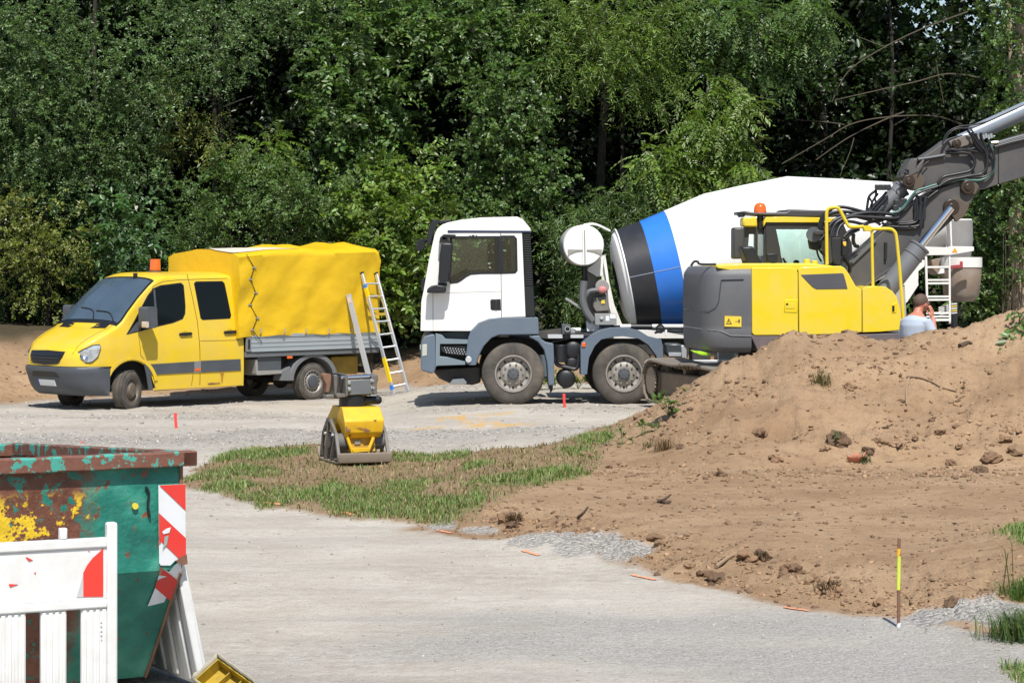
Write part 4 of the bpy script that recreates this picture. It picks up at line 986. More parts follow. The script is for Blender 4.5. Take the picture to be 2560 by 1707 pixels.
mb = MB(); mb.prism(S3([(110, 1048), (146, 1046), (146, 1135), (108, 1140)]), -.03, .1); mb.prism(S3([(92, 1048), (118, 1046), (118, 1135), (92, 1140)], .2), .15, .5); mb.build('headlight', M('headlight lens', (.45, .46, .40), .15, coat=.8), truck, .008)
mb = MB(); mb.prism(S3([(92, 1090), (108, 1080), (108, 1150), (92, 1150)], .1), .1, W - .1); mb.build('bumper_grille', BLK, truck, .01)
f1 = S3([(472, 1208), (447, 1196), (447, 1110), (462, 1000), (482, 945), (540, 882), (620, 851), (700, 843), (1000, 840), (1010, 972), (700, 976), (640, 1000), (585, 1058), (548, 1130), (527, 1206)])
f2 = S3([(925, 985), (1010, 978), (1022, 1005), (1060, 1030), (1118, 1040), (1122, 1120), (1125, 1362), (1078, 1364), (1070, 1200), (1045, 1090), (1000, 1030)])
for y0, y1 in ((-.03, .36), (W - .36, W + .03)):
    mb = MB(); mb.prism(f1, y0, y1); mb.build('fender', SLATE, truck, .025, 3)
    mb = MB(); mb.prism(f2, y0, y1); mb.build('mudguard', SLATE, truck, .02, 3)
p = TF.p3((466, 1164), -.03, C3); mb = MB(); mb.cyl(p, p + Vector((0, -.02, 0)), .055, .05, 18); mb.build('fender_lamp', ALU, truck, .004)
f3 = S4([(282, 1282), (280, 1060), (290, 1030), (350, 985), (430, 940), (520, 922), (620, 920), (730, 940), (800, 985), (900, 1010), (912, 1060), (915, 1160), (905, 1200), (893, 1230), (860, 1130), (800, 1050), (730, 1005), (610, 985), (520, 990), (440, 1010), (390, 1060), (345, 1150), (330, 1278)])
for y0, y1 in ((-.03, .36), (W - .36, W + .03)):
    mb = MB(); mb.prism(f3, y0, y1); mb.build('fender', SLATE, truck, .02, 3)
mb = MB(); mb.prism(S4([(290, 1033), (318, 1033), (318, 1066), (290, 1066)]), -.05, -.02); mb.build('side_marker', ORNG, truck, .006)
mb = MB(); mb.prism(S4([(32, 1360), (72, 1360), (70, 1400), (50, 1430), (45, 1390)]), .1, .13); mb.build('mud_flap', BLK, truck)
# wheels
for k, (cx_, cy_) in enumerate(((810, 1268), (0, 0))):
    pass
A1x = TF.p3((810, 1268), .0, C3); A2x = TF.p3((617, 1262), 0, C4)
RW = .52
ax_x = [A1x.x, A2x.x, A2x.x + 2.9, A2x.x + 4.27]
for i, x in enumerate(ax_x):
    zc = (RW - .02)
    wheel_disc_truck(truck, (x, .16, zc), RW, .31, -1); wheel_disc_truck(truck, (x, W - .16, zc), RW, .31, 1)
    mb = MB(); mb.cyl((x, .3, zc), (x, W - .3, zc), .09); mb.build('axle', CHAS, truck)
# chassis, tanks, pipes
for yy in (.82, 1.58):
    mb = MB(); mb.box(.5, 8.5, yy, yy + .09, .78, 1.05); mb.build('chassis_rail', CHAS, truck, .006)
mb = MB(); mb.prism(S4([(-90, 960), (150, 930), (150, 960), (350, 965), (350, 1005), (-90, 1005)], .1), .1, .8); mb.build('rear_cab_deck', CHAS, truck, .01)
for q in ([(30, 972), (145, 972), (145, 1002), (30, 1002)], [(205, 975), (305, 975), (305, 1000), (205, 1000)]): mb = MB(); mb.prism(S4(q), .05, .1); mb.build('deck_edge', ALU, truck, .004)
mb = MB(); mb.prism(S4([(138, 892), (206, 895), (208, 970), (140, 972)]), .02, .2); mb.build('exhaust_box', GREYP, truck, .01)
p = TF.p3((180, 930), .02, C4); mb = MB(); mb.lathe([(0, .045), (-.04, .048), (-.04, .036), (0, .034)], p, (0, 1, 0), 16); mb.build('exhaust_pipe', STEEL, truck)
mb = MB(); mb.cyl(TF.p3((130, 1050), .12, C4), TF.p3((132, 1185), .12, C4), .115, seg=18); mb.build('air_dryer', BLK, truck, .01)
for (px, py), r_, in (((224, 1092), .15), ((215, 1192), .10), ((172, 1312), .155)):
    p = TF.p3((px, py), .1, C4); mb = MB(); mb.cyl(p, p + Vector((0, .45, 0)), r_ * .98, seg=22); mb.ball(p, r_, (1, .35, 1)); mb.build('air_tank', BLK, truck)
mb = MB(); mb.tube([TF.p3(q, .08, C4) for q in ((95, 1150), (100, 1200), (180, 1225), (240, 1235), (262, 1200), (268, 1120))], .035, 8); mb.tube([TF.p3(q, .1, C4) for q in ((60, 1030), (160, 1010), (280, 985), (380, 990))], .014, 6); mb.tube([TF.p3(q, .12, C4) for q in ((60, 1010), (170, 990), (260, 1000), (330, 985))], .012, 6); mb.build('pipe', HOSE, truck)
mb = MB(); mb.prism(S3([(180, 1240), (560, 1215), (560, 1340), (500, 1360), (330, 1350), (240, 1310)], .4), .4, W - .4); mb.build('engine_block', CHAS, truck, .03)
mb = MB(); mb.prism(S3([(318, 1345), (340, 1315), (430, 1308), (455, 1335), (450, 1355), (320, 1356)], .3), .3, .7); mb.build('sump_plate', STEEL, truck, .01)
mb = MB(); mb.prism(S4([(945, 1045), (1060, 1045), (1090, 1100), (1120, 1150), (960, 1150), (940, 1120)]), .1, .6); mb.build('fuel_tank', M('fuel tank grey', (.08, .09, .1), .35, metal=.4), truck, .03)
mb = MB(); mb.prism(S4([(960, 1112), (1058, 1112), (1058, 1140), (960, 1140)]), .04, .1); mb.prism(S4([(1058, 1055), (1075, 1058), (1098, 1090), (1098, 1152), (1062, 1152)]), .03, .12); mb.build('tank_strap', ALU, truck, .005)
x0_ = TF.p3((1075, 1100), 0, C4).x
for k in range(5):
    mb = MB(); mb.box(x0_ + .15 + k * .42, x0_ + .46 + k * .42, .12, .6, .55, .95); mb.build('side_locker', (CHAS, STEEL, CHAS, RIM, CHAS)[k], truck, .02)
mb = MB(); mb.box(x0_, x0_ + 2.5, .05, .12, .62, .72); mb.build('side_guard', ALU, truck, .008)
# subframe + front pedestal + water tank + drive
mb = MB(); mb.box(TF.p3((380, 960), .5, C4).x, 8.6, .75, 1.75, 1.05, 1.2); mb.build('subframe', WHT, truck, .01)
ybar = .25
mb = MB(); a_, b_ = TF.p3((585, 909), ybar, C4), TF.p3((1075, 911), ybar, C4); b_.x += 1.6
mb.cyl(a_, b_, .035, seg=12); mb.build('white_rail', WHT, truck)
mb = MB(); a2_, b2_ = TF.p3((668, 912), ybar - .02, C4), TF.p3((832, 913), ybar - .02, C4); mb.cyl(a2_, b2_, .045, seg=12); mb.tube([TF.p3(q, .2, C4) for q in ((850, 960), (930, 940), (1000, 950), (1090, 945))], .02, 6); mb.build('black_hose', HOSE, truck)
p = TF.p3((893, 928), ybar - .06, C4); mb = MB(); mb.lathe([(0, .055), (-.02, .07), (0, .078), (.02, .07)], p, (0, 1, 0), 20, close=True); mb.build('hose_ring', BLK, truck)
mb = MB(); mb.prism(S4([(928, 938), (945, 935), (943, 985), (930, 980)], .2), .16, .22); mb.build('rail_bracket', WHT, truck, .005)
yc = 1.24
ped = TF.side([(330, 870), (380, 850), (470, 860), (500, 700), (505, 480), (480, 350), (430, 500), (290, 570), (290, 640), (320, 700)], .9, C4)
for ya, yb in ((.7, .78), (1.7, 1.78)): mb = MB(); mb.prism(TF.side([(470, 350), (490, 480), (500, 560), (540, 740), (605, 905), (540, 905), (495, 740), (478, 560), (458, 420)], .7, C4), ya, yb); mb.build('drum_pedestal', WHT, truck, .008)
mb = MB(); mb.prism(TF.side([(335, 500), (410, 510), (415, 640), (500, 660), (505, 880), (385, 880), (330, 760), (300, 700), (290, 570)], 1.0, C4), 1.0, 1.5); mb.build('pedestal_plate', M('pedestal grey', (.24, .235, .22), .6, dirt=CONC and (.32, .28, .22), damt=.3), truck, .01)
mb = MB(); mb.prism(TF.side([(330, 470), (470, 360), (470, 520), (410, 530), (330, 480)], .8, C4), .8, 1.6); mb.build('tank_bracket', WHT, truck, .008)
mb = MB(); mb.prism(TF.side([(325, 880), (345, 850), (390, 890), (415, 915), (412, 945), (330, 950)], .45, C4), .45, .6); mb.build('pedestal_foot', WHT, truck, .008)
# water tank (lying across the lorry)
tc = TF.p3((305, 287), .28, C4); rt_ = 158 / 3.075 / FPX * 39.9
mb = MB(); mb.lathe([(.0, .001), (.0, rt_ * .95), (.012, rt_ * .985), (.03, rt_ * 1.0), (1.25, rt_), (1.28, rt_ * .95), (1.29, .001)], tc, (0, 1, 0), 48); tank = mb.build('water_tank', WHT, truck, smooth=30)
mb = MB(); P_ = lambda q, y: TF.side(q, y, C4)
mb.prism(P_([(295, 165), (325, 163), (330, 436), (300, 438)], .26), .245, .285); mb.build('tank_gauge_rail', WHT, tank, .004)
mb = MB(); mb.tube([TF.p3((311, 170), .235, C4), TF.p3((316, 425), .235, C4)], .008, 6, 0); mb.build('tank_gauge', M('gauge grey', (.3, .3, .3), .4), tank)
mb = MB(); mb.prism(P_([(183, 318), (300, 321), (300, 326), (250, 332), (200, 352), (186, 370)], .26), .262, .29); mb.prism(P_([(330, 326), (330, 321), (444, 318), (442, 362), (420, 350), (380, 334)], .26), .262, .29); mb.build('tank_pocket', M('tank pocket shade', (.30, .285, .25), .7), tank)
mb = MB(); p = TF.p3((308, 130), .5, C4); mb.cyl(p, p + Vector((0, 0, -.06)), .03); mb.tube([p, p + Vector((.2, .1, .01)), p + Vector((.45, .2, -.1))], .02, 6); mb.build('filler_hose', WHT, tank)
mb = MB(); mb.tube([TF.p3(q, .5, C4) for q in ((315, 440), (315, 540), (305, 570))], .05, 8); mb.build('downpipe', BLK, truck)
mb = MB(); mb.tube([TF.p3(q, .42, C4) for q in ((410, 630), (350, 640), (318, 680))], .04, 8); mb.tube([TF.p3(q, .4, C4) for q in ((308, 560), (300, 640), (300, 720), (325, 800), (375, 870))], .065, 10); mb.build('suction_hose', M('grey hose', (.12, .125, .13), .55), truck)
mb = MB(); p = TF.p3((448, 605), .45, C4); mb.cyl(p, p + Vector((0, .4, 0)), .115, seg=24); mb.build('water_pump', M('pump grey', (.28, .27, .26), .6), truck, .01)
mb = MB(); p = TF.p3((450, 628), .42, C4); mb.ball(p, .072, (1.05, .5, .85)); mb.build('pump_cap', M('faded red cap', (.55, .20, .19), .55), truck)
mb = MB(); mb.prism(P_([(385, 690), (490, 672), (505, 790), (400, 800), (375, 760)], .5), .5, .95); mb.build('gearbox', M('gearbox grey', (.13, .13, .125), .6, dirt=(.3, .27, .22), damt=.3), truck, .02)
mb = MB(); mb.prism(P_([(440, 705), (465, 705), (468, 735), (440, 735)], .49), .485, .5); mb.build('warning_sticker', M('sticker yellow', (.75, .55, .05), .5), truck)
mb = MB(); mb.prism(P_([(392, 812), (556, 812), (558, 898), (392, 898)], .3), .3, .6); ctl = mb.build('control_box', M('control box grey', (.26, .265, .26), .55), truck, .006)
mb = MB(); mb.prism(P_([(506, 815), (552, 815), (552, 850), (508, 850)], .3), .295, .3); mb.prism(P_([(474, 828), (502, 828), (502, 868), (474, 868)], .3), .295, .3); mb.build('label_plate', PLATE, ctl)
mb = MB(); p = TF.p3((443, 842), .3, C4); mb.cyl(p, p + Vector((0, -.03, 0)), .03); mb.build('knob', ALU, ctl)
mb = MB(); mb.tube([TF.p3((165, 695), .5, C4), TF.p3((285, 770), .55, C4)], .025, 8, 0); mb.build('spray_lance', STEEL, truck)
mb = MB(); p = TF.p3((240, 940), .3, C4); mb.cyl(p, p + Vector((.09, 0, 0)), .05); mb.box(p.x - .08, p.x + .05, p.y, p.y + .2, p.z - .05, p.z + .04); mb.build('valve_block', STEEL, truck, .006)
# the drum
dk_ = TF.o.y + yc
def DP(s, r):   # drum photo coordinates (along the axis, radius in photo pixels) -> point on its upper outline
    return (1558 + .98 * s - .2 * r, 700 - .2 * s - .98 * r)
c0 = TF.p3((1558, 700), yc); c1 = TF.p3((1558 + .98 * 700, 700 - .2 * 700), yc)
axd = (c1 - c0).normalized(); pxm = FPX / (39.6 + yc + .1); k_ = 1 / pxm
seq = [(-18, 52, 0), (-15, 90, 0), (-5, 116, 0), (2, 122, 0), (6, 126, 0), (6.1, 126, 1), (67, 136, 1), (67.1, 136, 2), (132, 149, 2), (132.1, 149, 0), (239, 171, 0), (345, 173, 0), (451, 172.5, 0), (580, 140, 0), (725, 101, 0), (800, 82, 0), (805, 70, 0), (700, 66, 0)]
L_ = (c1 - c0).length / 700
for nm, mt, rngs in (('drum_shell', DRW, [(0, 5), (9, 18)]), ('black_band', BLKP, [(5, 7)]), ('blue_band', BLUE, [(7, 9)])):
    mb = MB()
    for a, b_i in rngs: mb.lathe([(s * L_, r * k_) for s, r, m_ in seq[a:b_i]], c0, axd, 96)
    if nm == 'drum_shell': drum = mb.build(nm, mt, truck, smooth=25)
    else: mb.build(nm, mt, truck, smooth=25)
mb = MB(); mb.lathe([(0, 126.5 * k_), (0, 130 * k_), (.02, 130 * k_), (.02, 126.5 * k_)], c0 + axd * 3 * L_, axd, 96); mb.lathe([(0, 172 * k_), (0, 175.5 * k_), (.06, 175.5 * k_), (.06, 172 * k_)], c0 + axd * 540 * L_, axd, 96, ) if False else None; mb.build('drum_rim', WHT, truck)
mb = MB(); u_ = (Vector((0, -1, .05))).normalized()
ring = lambda s, r: c0 + axd * (s * L_) + (u_ - axd * u_.dot(axd)).normalized() * (r * k_)
for s0, s1, r0, r1 in ((7, 66, 126, 136), (68, 131, 136.3, 149)):
    mb.tube([ring(s0, r0 + .1), ring(s1, r1 + .1)], .006, 5, 0)
mb.build('weld_seam', M('seam grey', (.3, .34, .42), .6), truck)
# rear frame, platform, ladder, hopper, chute
SC = lambda pts, y: TF.side(pts, y, CC)
for ya, yb in ((.4, .46), (1.98, 2.04)): mb = MB(); mb.prism(SC([(105, 985), (290, 730), (350, 720), (345, 790), (280, 840), (282, 985), (160, 1170), (140, 1180), (135, 990)], .4), ya, yb); mb.build('rear_stand', WHT, truck, .006)
mb = MB(); mb.prism(SC([(30, 1060), (100, 1000), (135, 1000), (150, 1300), (140, 1480), (60, 1480)], .38), .36, .42); mb.build('rear_frame_plate', M('dirty white plate', (.42, .40, .37), .6, dirt=(.25, .2, .15), damt=.3), truck, .006)
yl_ = .05
lad = MB()
mb = MB(); mb.prism(SC([(338, 592), (350, 582), (590, 588), (620, 575), (865, 580), (866, 625), (700, 655), (620, 668), (380, 672), (358, 665)], yl_), yl_ - .02, yl_ + .02); pf = mb.build('platform_board', WHT, truck, .006)
mb = MB(); mb.prism(SC([(662, 590), (692, 638), (632, 640)], yl_), yl_ - .026, yl_ - .021); mb.build('warning_triangle', M('warning orange', (.85, .36, .02), .5), pf)
mb = MB(); mb.prism(SC([(350, 665), (372, 668), (385, 1155), (362, 1140)], yl_), yl_, yl_ + .05); mb.build('ladder_stile', WHT, truck, .004)
mb = MB(); mb.prism(SC([(602, 668), (620, 668), (626, 1390), (604, 1400)], yl_), yl_, yl_ + .05); mb.build('ladder_stile', WHT, truck, .004)
for z0, z1 in ((785, 806), (922, 942), (956, 978), (1098, 1118), (1132, 1152), (1272, 1294), (1310, 1328), (1340, 1366)):
    mb = MB(); mb.prism(SC([(365, z0 + 2), (610, z0), (610, z1), (365, z1 + 2)], yl_), yl_ + .005, yl_ + .045); mb.build('ladder_rung', WHT, truck, .004)
mb = MB(); mb.prism(SC([(642, 285), (845, 285), (848, 300), (640, 304)], yl_ + .1), yl_ + .1, yl_ + .15); mb.prism(SC([(612, 310), (630, 306), (640, 585), (622, 588)], yl_ + .1), yl_ + .1, yl_ + .13); mb.build('platform_railing', WHT, truck, .004)
for k in range(5):
    mb = MB(); mb.prism(SC([(495, 1222 + k * 21 - 2), (545, 1205 + k * 21), (690, 1172 + k * 24), (690, 1186 + k * 24), (545, 1217 + k * 21), (495, 1232 + k * 21)], .3), .3, .34); mb.build('rear_louvre', WHT, truck)
hp = TF.p3((720, 430), yc, CC)
mb = MB(); mb.lathe([(0, .25), (.0, .31), (.35, .32), (.75, .27), (.98, .18), (.98, .15), (.72, .24), (.35, .29), (.02, .28)], hp + Vector((-.10, 0, .22)), (0, 0, -1), 28); mb.build('charging_hopper', M('hopper grey', (.30, .30, .30), .55, dirt=(.2, .17, .14), damt=.3), truck)
hp2 = TF.p3((735, 960), .75, CC)
mb = MB(); mb.lathe([(0, .31), (.0, .335), (.28, .335), (.62, .30), (.74, .20), (.74, .17), (.6, .28), (.25, .31)], hp2 + Vector((0, 0, .42)), (0, 0, -1), 28); mb.build('discharge_funnel', CONC, truck)
mb = MB(); mb.lathe([(0, .338), (.0, .348), (.17, .348), (.17, .338)], hp2 + Vector((0, 0, .43)), (0, 0, -1), 28); mb.build('funnel_collar', WHT, truck)
mb = MB(); mb.prism(SC([(625, 780), (690, 770), (720, 770), (722, 735), (750, 735), (752, 805), (625, 810)], .4), .4, .44); mb.build('red_lamp_panel', M('dull red', (.35, .05, .06), .4), truck, .004)
mb = MB(); mb.prism(SC([(420, 720), (520, 700), (600, 760), (560, 870), (480, 880), (430, 820)], .9), .9, 1.5); mb.build('chute_pivot', CONC, truck, .02)
mb = MB(); mb.prism(SC([(490, 870), (520, 810), (565, 815), (565, 860)], .5), .5, .6); mb.build('chute_plate', WHT, truck, .006)
mb = MB(); mb.tube([TF.p3(q, .9, CC) for q in ((430, 560), (455, 450), (440, 380))], .02, 6); mb.tube([TF.p3(q, .7, CC) for q in ((690, 700), (800, 720), (930, 780))], .012, 6); mb.build('control_rods', STEEL, truck)
mb = MB(); p = TF.p3((655, 1290), .25, CC); mb.cyl(p, p + Vector((0, 0, -.3)), .06); mb.mat(1).cyl(p + Vector((0, 0, -.3)), p + Vector((0, 0, -.36)), .065); mb.build('rear_support', [BLK, PLATE], truck)
# yellow and black stripes at the tail
mb = MB(); mb.prism(SC([(625, 1175), (690, 1172), (690, 1300), (625, 1310)], .28), .26, .3); tl = mb.build('tail_plate', M('tail grey', (.12, .12, .12), .6), truck)
for k in range(5):
    mb = MB(); mb.prism(SC([(628, 1182 + k * 24), (688, 1176 + k * 24), (688, 1188 + k * 24), (628, 1194 + k * 24)], .25), .25, .26); mb.build('stripe', M('stripe yellow', (.78, .58, .06), .5) if k % 2 else PLATE, tl)
# ------------------------------------------------------------------ double-cab van with tarpaulin body
VF = Frame(-4.4631, 46.6091, -0.25, R(-135.1))       # origin under the rear axle, x forward, y to its left (towards the camera)
van = thing('flatbed_van', VF.o, VF.yaw, 'yellow double-cab flatbed van with yellow tarpaulin cover, parked at left', 'van')
VS = lambda pts, y=1.0, c=C1: VF.side(pts, y, c)
def vtop(u):      # centre-line height of the body
    return float(np.interp(u, [1.74, 1.8, 1.95, 2.9, 3.45, 3.62, 3.80, 4.0, 4.3, 4.50, 4.62, 4.8, 5.1, 5.25, 5.36, 5.42], [2.36, 2.42, 2.455, 2.46, 2.45, 2.40, 2.26, 2.085, 1.80, 1.60, 1.49, 1.43, 1.28, 1.18, 1.06, 0.98]))
def vshould(u):   # shoulder height at the side
    return float(np.interp(u, [1.74, 1.95, 3.45, 3.62, 3.80, 4.05, 4.30, 4.45, 4.65, 4.9, 5.15, 5.3, 5.42], [2.25, 2.32, 2.32, 2.28, 2.16, 1.95, 1.70, 1.52, 1.42, 1.30, 1.16, 1.04, 0.92]))
def vhalf(u, z):
    w = float(np.interp(u, [1.74, 4.4, 4.75, 5.0, 5.13, 5.22, 5.34, 5.42], [.995, .995, .98, .925, .862, .79, .64, .5]))
    t = max(0.0, z - 1.12)
    w -= .105 * t + .02 * t * t
    w -= .05 * max(0, (.62 - z)) ** 1.2
    return w
def vbot(u):
    d = abs(u - 4.29)
    z = .34 if u < 4.7 else .79
    if d < .50: z = max(.34, .36 + math.sqrt(max(0, .5 ** 2 - d * d)) * 1.04)
    if u > 4.7: z = max(z, .79)
    return z
stations = sorted(set([1.74, 1.8, 1.87, 1.95] + [round(2.05 + .07 * i, 3) for i in range(48)] + [5.36]))
rows = []
for u in stations:
    zb, zs, zt = vbot(u), vshould(u), vtop(u)
    zb = min(zb, zs - .02)
    half = []
    for k in range(13):
        z = zb + (zs - zb) * k / 12; half.append((vhalf(u, z), z))
    ws = vhalf(u, zs); e = 2.6
    for k in range(1, 12):
        a = (math.pi / 2) * k / 11
        half.append((ws * (math.cos(a) ** (2 / e) if k < 11 else 0), zs + (zt - zs) * (math.sin(a) ** (2 / e))))
    rows.append([(u, -y, z) for y, z in half] + [(u, y, z) for y, z in reversed(half[:-1])])
mb = MB(); mb.grid(rows)
mb.add(rows[0], [tuple(range(len(rows[0])))]); mb.add(rows[-1], [tuple(range(len(rows[-1])))])
body = mb.build('cab_body', YEL, van, smooth=40)

def vpatch(poly, off, name, mt, parent, sgn=1, bevel=0, thick=.012, step=.06, smooth=35):
    """a thin panel that follows the side of the body; outline in (x, z)"""
    P = [Vector(p) for p in poly]; pts = list(P); edges = [(i, (i + 1) % len(P)) for i in range(len(P))]
    dense = []
    for i in range(len(P)):
        a, b_ = P[i], P[(i + 1) % len(P)]; n = max(1, int((b_ - a).length / step))
        dense += [a + (b_ - a) * (k / n) for k in range(n)]
    pts = dense[:]; n0 = len(pts); edges = [(i, (i + 1) % n0) for i in range(n0)]
    xs = [p.x for p in P]; zs_ = [p.y for p in P]
    gx = np.arange(min(xs) + step / 2, max(xs), step); gz = np.arange(min(zs_) + step / 2, max(zs_), step)
    for x in gx:
        for z in gz: pts.append(Vector((x, z)))
    r_ = mgeo.delaunay_2d_cdt(pts, edges, [], 1, 1e-5)
    vs, fs = r_[0], r_[2]
    f3 = lambda p, o: (p.x, sgn * (vhalf(p.x, p.y) + o), p.y)
    mb = MB(); n = len(vs)
    mb.add([f3(p, off) for p in vs] + [f3(p, off - thick) for p in vs], [tuple(f) for f in fs] + [tuple(n + i for i in reversed(f)) for f in fs])
    eb = {}
    for f in fs:
        for i in range(len(f)):
            a, b_ = f[i], f[(i + 1) % len(f)]; eb[(a, b_)] = eb.get((a, b_), 0) + 1
    mb.raw([(a, b_, n + b_, n + a) for (a, b_) in eb if (b_, a) not in eb])
    return mb.build(name, mt, parent, bevel, smooth=smooth)

w1 = VS([(960, 800), (1025, 640), (1075, 560), (1120, 507), (1180, 488), (1335, 470), (1345, 490), (1345, 640), (1335, 705), (1310, 745), (1240, 770), (1110, 800), (975, 835), (885, 858), (930, 800)])
w1 = VS([(885, 858), (945, 770), (1010, 660), (1065, 570), (1110, 515), (1170, 490), (1330, 470), (1345, 485), (1345, 640), (1338, 700), (1318, 738), (1240, 768), (1110, 798), (985, 832)])
w2 = VS([(1440, 470), (1452, 458), (1655, 455), (1668, 468), (1698, 715), (1690, 735), (1480, 746), (1468, 735)])
for sg in (1, -1):
    wo = vpatch(w1, .006, 'door_window', DKGL, van, sg)
    wi = [p for p in w1]
    ga = vpatch(shrink(w1, -.022), .003, 'window_seal', BLK, van, sg)
    wo = vpatch(w2, .006, 'rear_door_window', DKGL, van, sg)
    vpatch(shrink(w2, -.018), .003, 'window_seal', BLK, van, sg)
    vpatch(VS([(885, 860), (960, 770), (985, 760), (985, 832)]), .012, 'mirror_triangle', GREYP, van, sg)
    vpatch(VS([(1108, 520), (1122, 512), (1122, 795), (1108, 798)]), .012, 'window_bar', GREYP, van, sg)
    sm = MB()
    # dark protective strip and door seams
    vpatch(VS([(1000, 1102), (1395, 1078), (1393, 1162), (1050, 1182)]), .014, 'rubbing_strip', GREYP, van, sg)
    vpatch(VS([(1450, 1072), (1758, 1058), (1762, 1146), (1450, 1163)]), .014, 'rubbing_strip', GREYP, van, sg)
    vpatch(VS([(1397, 1078), (1446, 1073), (1446, 1162), (1397, 1166)]), .013, 'rubbing_strip', M('light grey trim', (.20, .21, .22), .5), van, sg)
    vpatch(VS([(1400, 1132), (1440, 1130), (1442, 1150), (1402, 1152)]), .02, 'side_marker', ORNG, van, sg)
    for q in ([(965, 845), (968, 845), (980, 1030), (977, 1030)], [(977, 1030), (980, 1028), (1030, 1085), (1027, 1088)], [(1385, 395), (1389, 395), (1412, 560), (1437, 760), (1445, 1000), (1447, 1262), (1443, 1262), (1441, 1000), (1433, 760), (1408, 560)],
              [(1447, 915), (1766, 908), (1766, 911), (1447, 918)], [(1085, 1185), (1088, 1185), (1092, 1290), (1089, 1290)], [(1389, 1170), (1392, 1170), (1380, 1265), (1377, 1265)], [(1060, 600), (1110, 490), (1190, 450), (1330, 436), (1700, 424), (1700, 427), (1330, 439), (1191, 453), (1112, 493), (1063, 602)]):
        vpatch(VS(q), .0035, 'panel_seam', M('seam dark', (.16, .10, .01), .7), van, sg, thick=.006)
    for hx, hz in ((1333, 860), (1684, 845)):
        q = [(hx + 46 * math.cos(2 * math.pi * k / 16), hz + 24 * math.sin(2 * math.pi * k / 16)) for k in range(16)]
        q = [(hx + 26 * math.cos(2 * math.pi * k / 16), hz + 24 * math.sin(2 * math.pi * k / 16)) for k in range(16)]
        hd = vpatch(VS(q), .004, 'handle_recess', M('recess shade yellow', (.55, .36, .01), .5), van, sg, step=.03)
        vpatch(VS([(hx - 50, hz + 6), (hx - 44, hz - 6), (hx + 42, hz - 12), (hx + 50, hz), (hx + 42, hz + 10), (hx - 42, hz + 16)]), .035, 'door_handle', BLK, van, sg, thick=.03, step=.03)
    vpatch(VS([(1060, 1288), (1770, 1250), (1772, 1262), (1060, 1304)]), .018, 'sill', YEL, van, sg)
    # fender flare around the arch
    fl_ = [(4.29 + .58 * math.cos(a), .40 + .56 * math.sin(a)) for a in [R(12 + 156 * k / 14) for k in range(15)]]
    fi_ = [(4.29 + .51 * math.cos(a), .40 + .50 * math.sin(a)) for a in [R(12 + 156 * k / 14) for k in range(15)]]
    vpatch([p for p in fl_ if p[1] > .5] + [p for p in reversed(fi_) if p[1] > .5], .022, 'wheel_arch', YEL, van, sg)
    vpatch(VS([(1000, 1100), (1050, 1180), (1075, 1300), (1040, 1305), (1020, 1190)]), .02, 'mud_flap', GREYP, van, sg)
# rust runs on the rear door
vpatch(VS([(1600, 1160), (1630, 1158), (1622, 1180), (1618, 1235), (1612, 1236), (1608, 1180)]), .016, 'rust_stain', M('rust run', (.42, .20, .02), .8), van, 1, thick=.003)
vpatch(VS([(1500, 1250), (1530, 1243), (1580, 1246), (1600, 1240), (1596, 1252), (1510, 1258)]), .016, 'rust_stain', RUST, van, 1, thick=.003)
# windscreen: a curved sheet over the sloping front of the cab
def wsurf(u, yf, off):
    zs, zt = vshould(u), vtop(u); ws = vhalf(u, zs); e = 2.6
    c_ = min(1, abs(yf)); sx = c_ ** (e / 2); a = math.acos(min(1, sx)); z = zs + (zt - zs) * (math.sin(a) ** (2 / e))
    return (u + off * .8, ws * yf, z + off)
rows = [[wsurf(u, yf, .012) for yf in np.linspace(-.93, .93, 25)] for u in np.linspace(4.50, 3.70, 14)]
mb = MB(); mb.grid(rows); ws_ = mb.build('windscreen', M('windscreen glass', (.06, .09, .12), .03, coat=.4, spec=.8, var=.3, vs=2), van, smooth=60)  # bluish base colour stands in for sky reflected in the glass
rows = [[wsurf(u, yf, .006) for yf in np.linspace(-.965, .965, 25)] for u in np.linspace(4.56, 3.66, 14)]
mb = MB(); mb.grid(rows); mb.build('windscreen_seal', BLK, van, smooth=60)
mb = MB(); a_ = Vector(wsurf(4.5, .15, .02)); mb.tube([a_, Vector(wsurf(4.35, -.1, .022)), Vector(wsurf(4.30, -.55, .022))], .009, 6); mb.tube([Vector(wsurf(4.5, .8, .02)), Vector(wsurf(4.38, .5, .022)), Vector(wsurf(4.36, .05, .022))], .009, 6); mb.build('wiper', BLK, van)
mb = MB(); mb.box(4.30, 4.36, .1, .4, 1.62, 1.66); mb.build('windscreen_papers', PLATE, ws_)
# bonnet vents and seam
def hood(u, y, off=.006):
    zs, zt = vshould(u), vtop(u); w_ = vhalf(u, zs); e = 2.6; c_ = min(.999, abs(y / w_)); a = math.acos(c_ ** (e / 2)); return (u, y, zs + (zt - zs) * math.sin(a) ** (2 / e) + off)
for y0, y1 in ((.34, .72), (-.72, -.34)):
    mb = MB(); mb.grid([[hood(u + (.0 if y1 > 0 else 0) + abs(y) * -.12, y) for y in np.linspace(y0, y1, 8)] for u in np.linspace(4.76, 4.62, 4)]); mb.build('bonnet_vent', BLK, van)
mb = MB()
for sg in (1, -1):
    mb.tube([hood(u, sg * (.80 - .16 * max(0, (u - 4.6))), .002) for u in np.linspace(4.55, 5.33, 10)], .005, 5, 0)
mb.build('bonnet_seam', M('seam dark', (.16, .10, .01), .7), van)
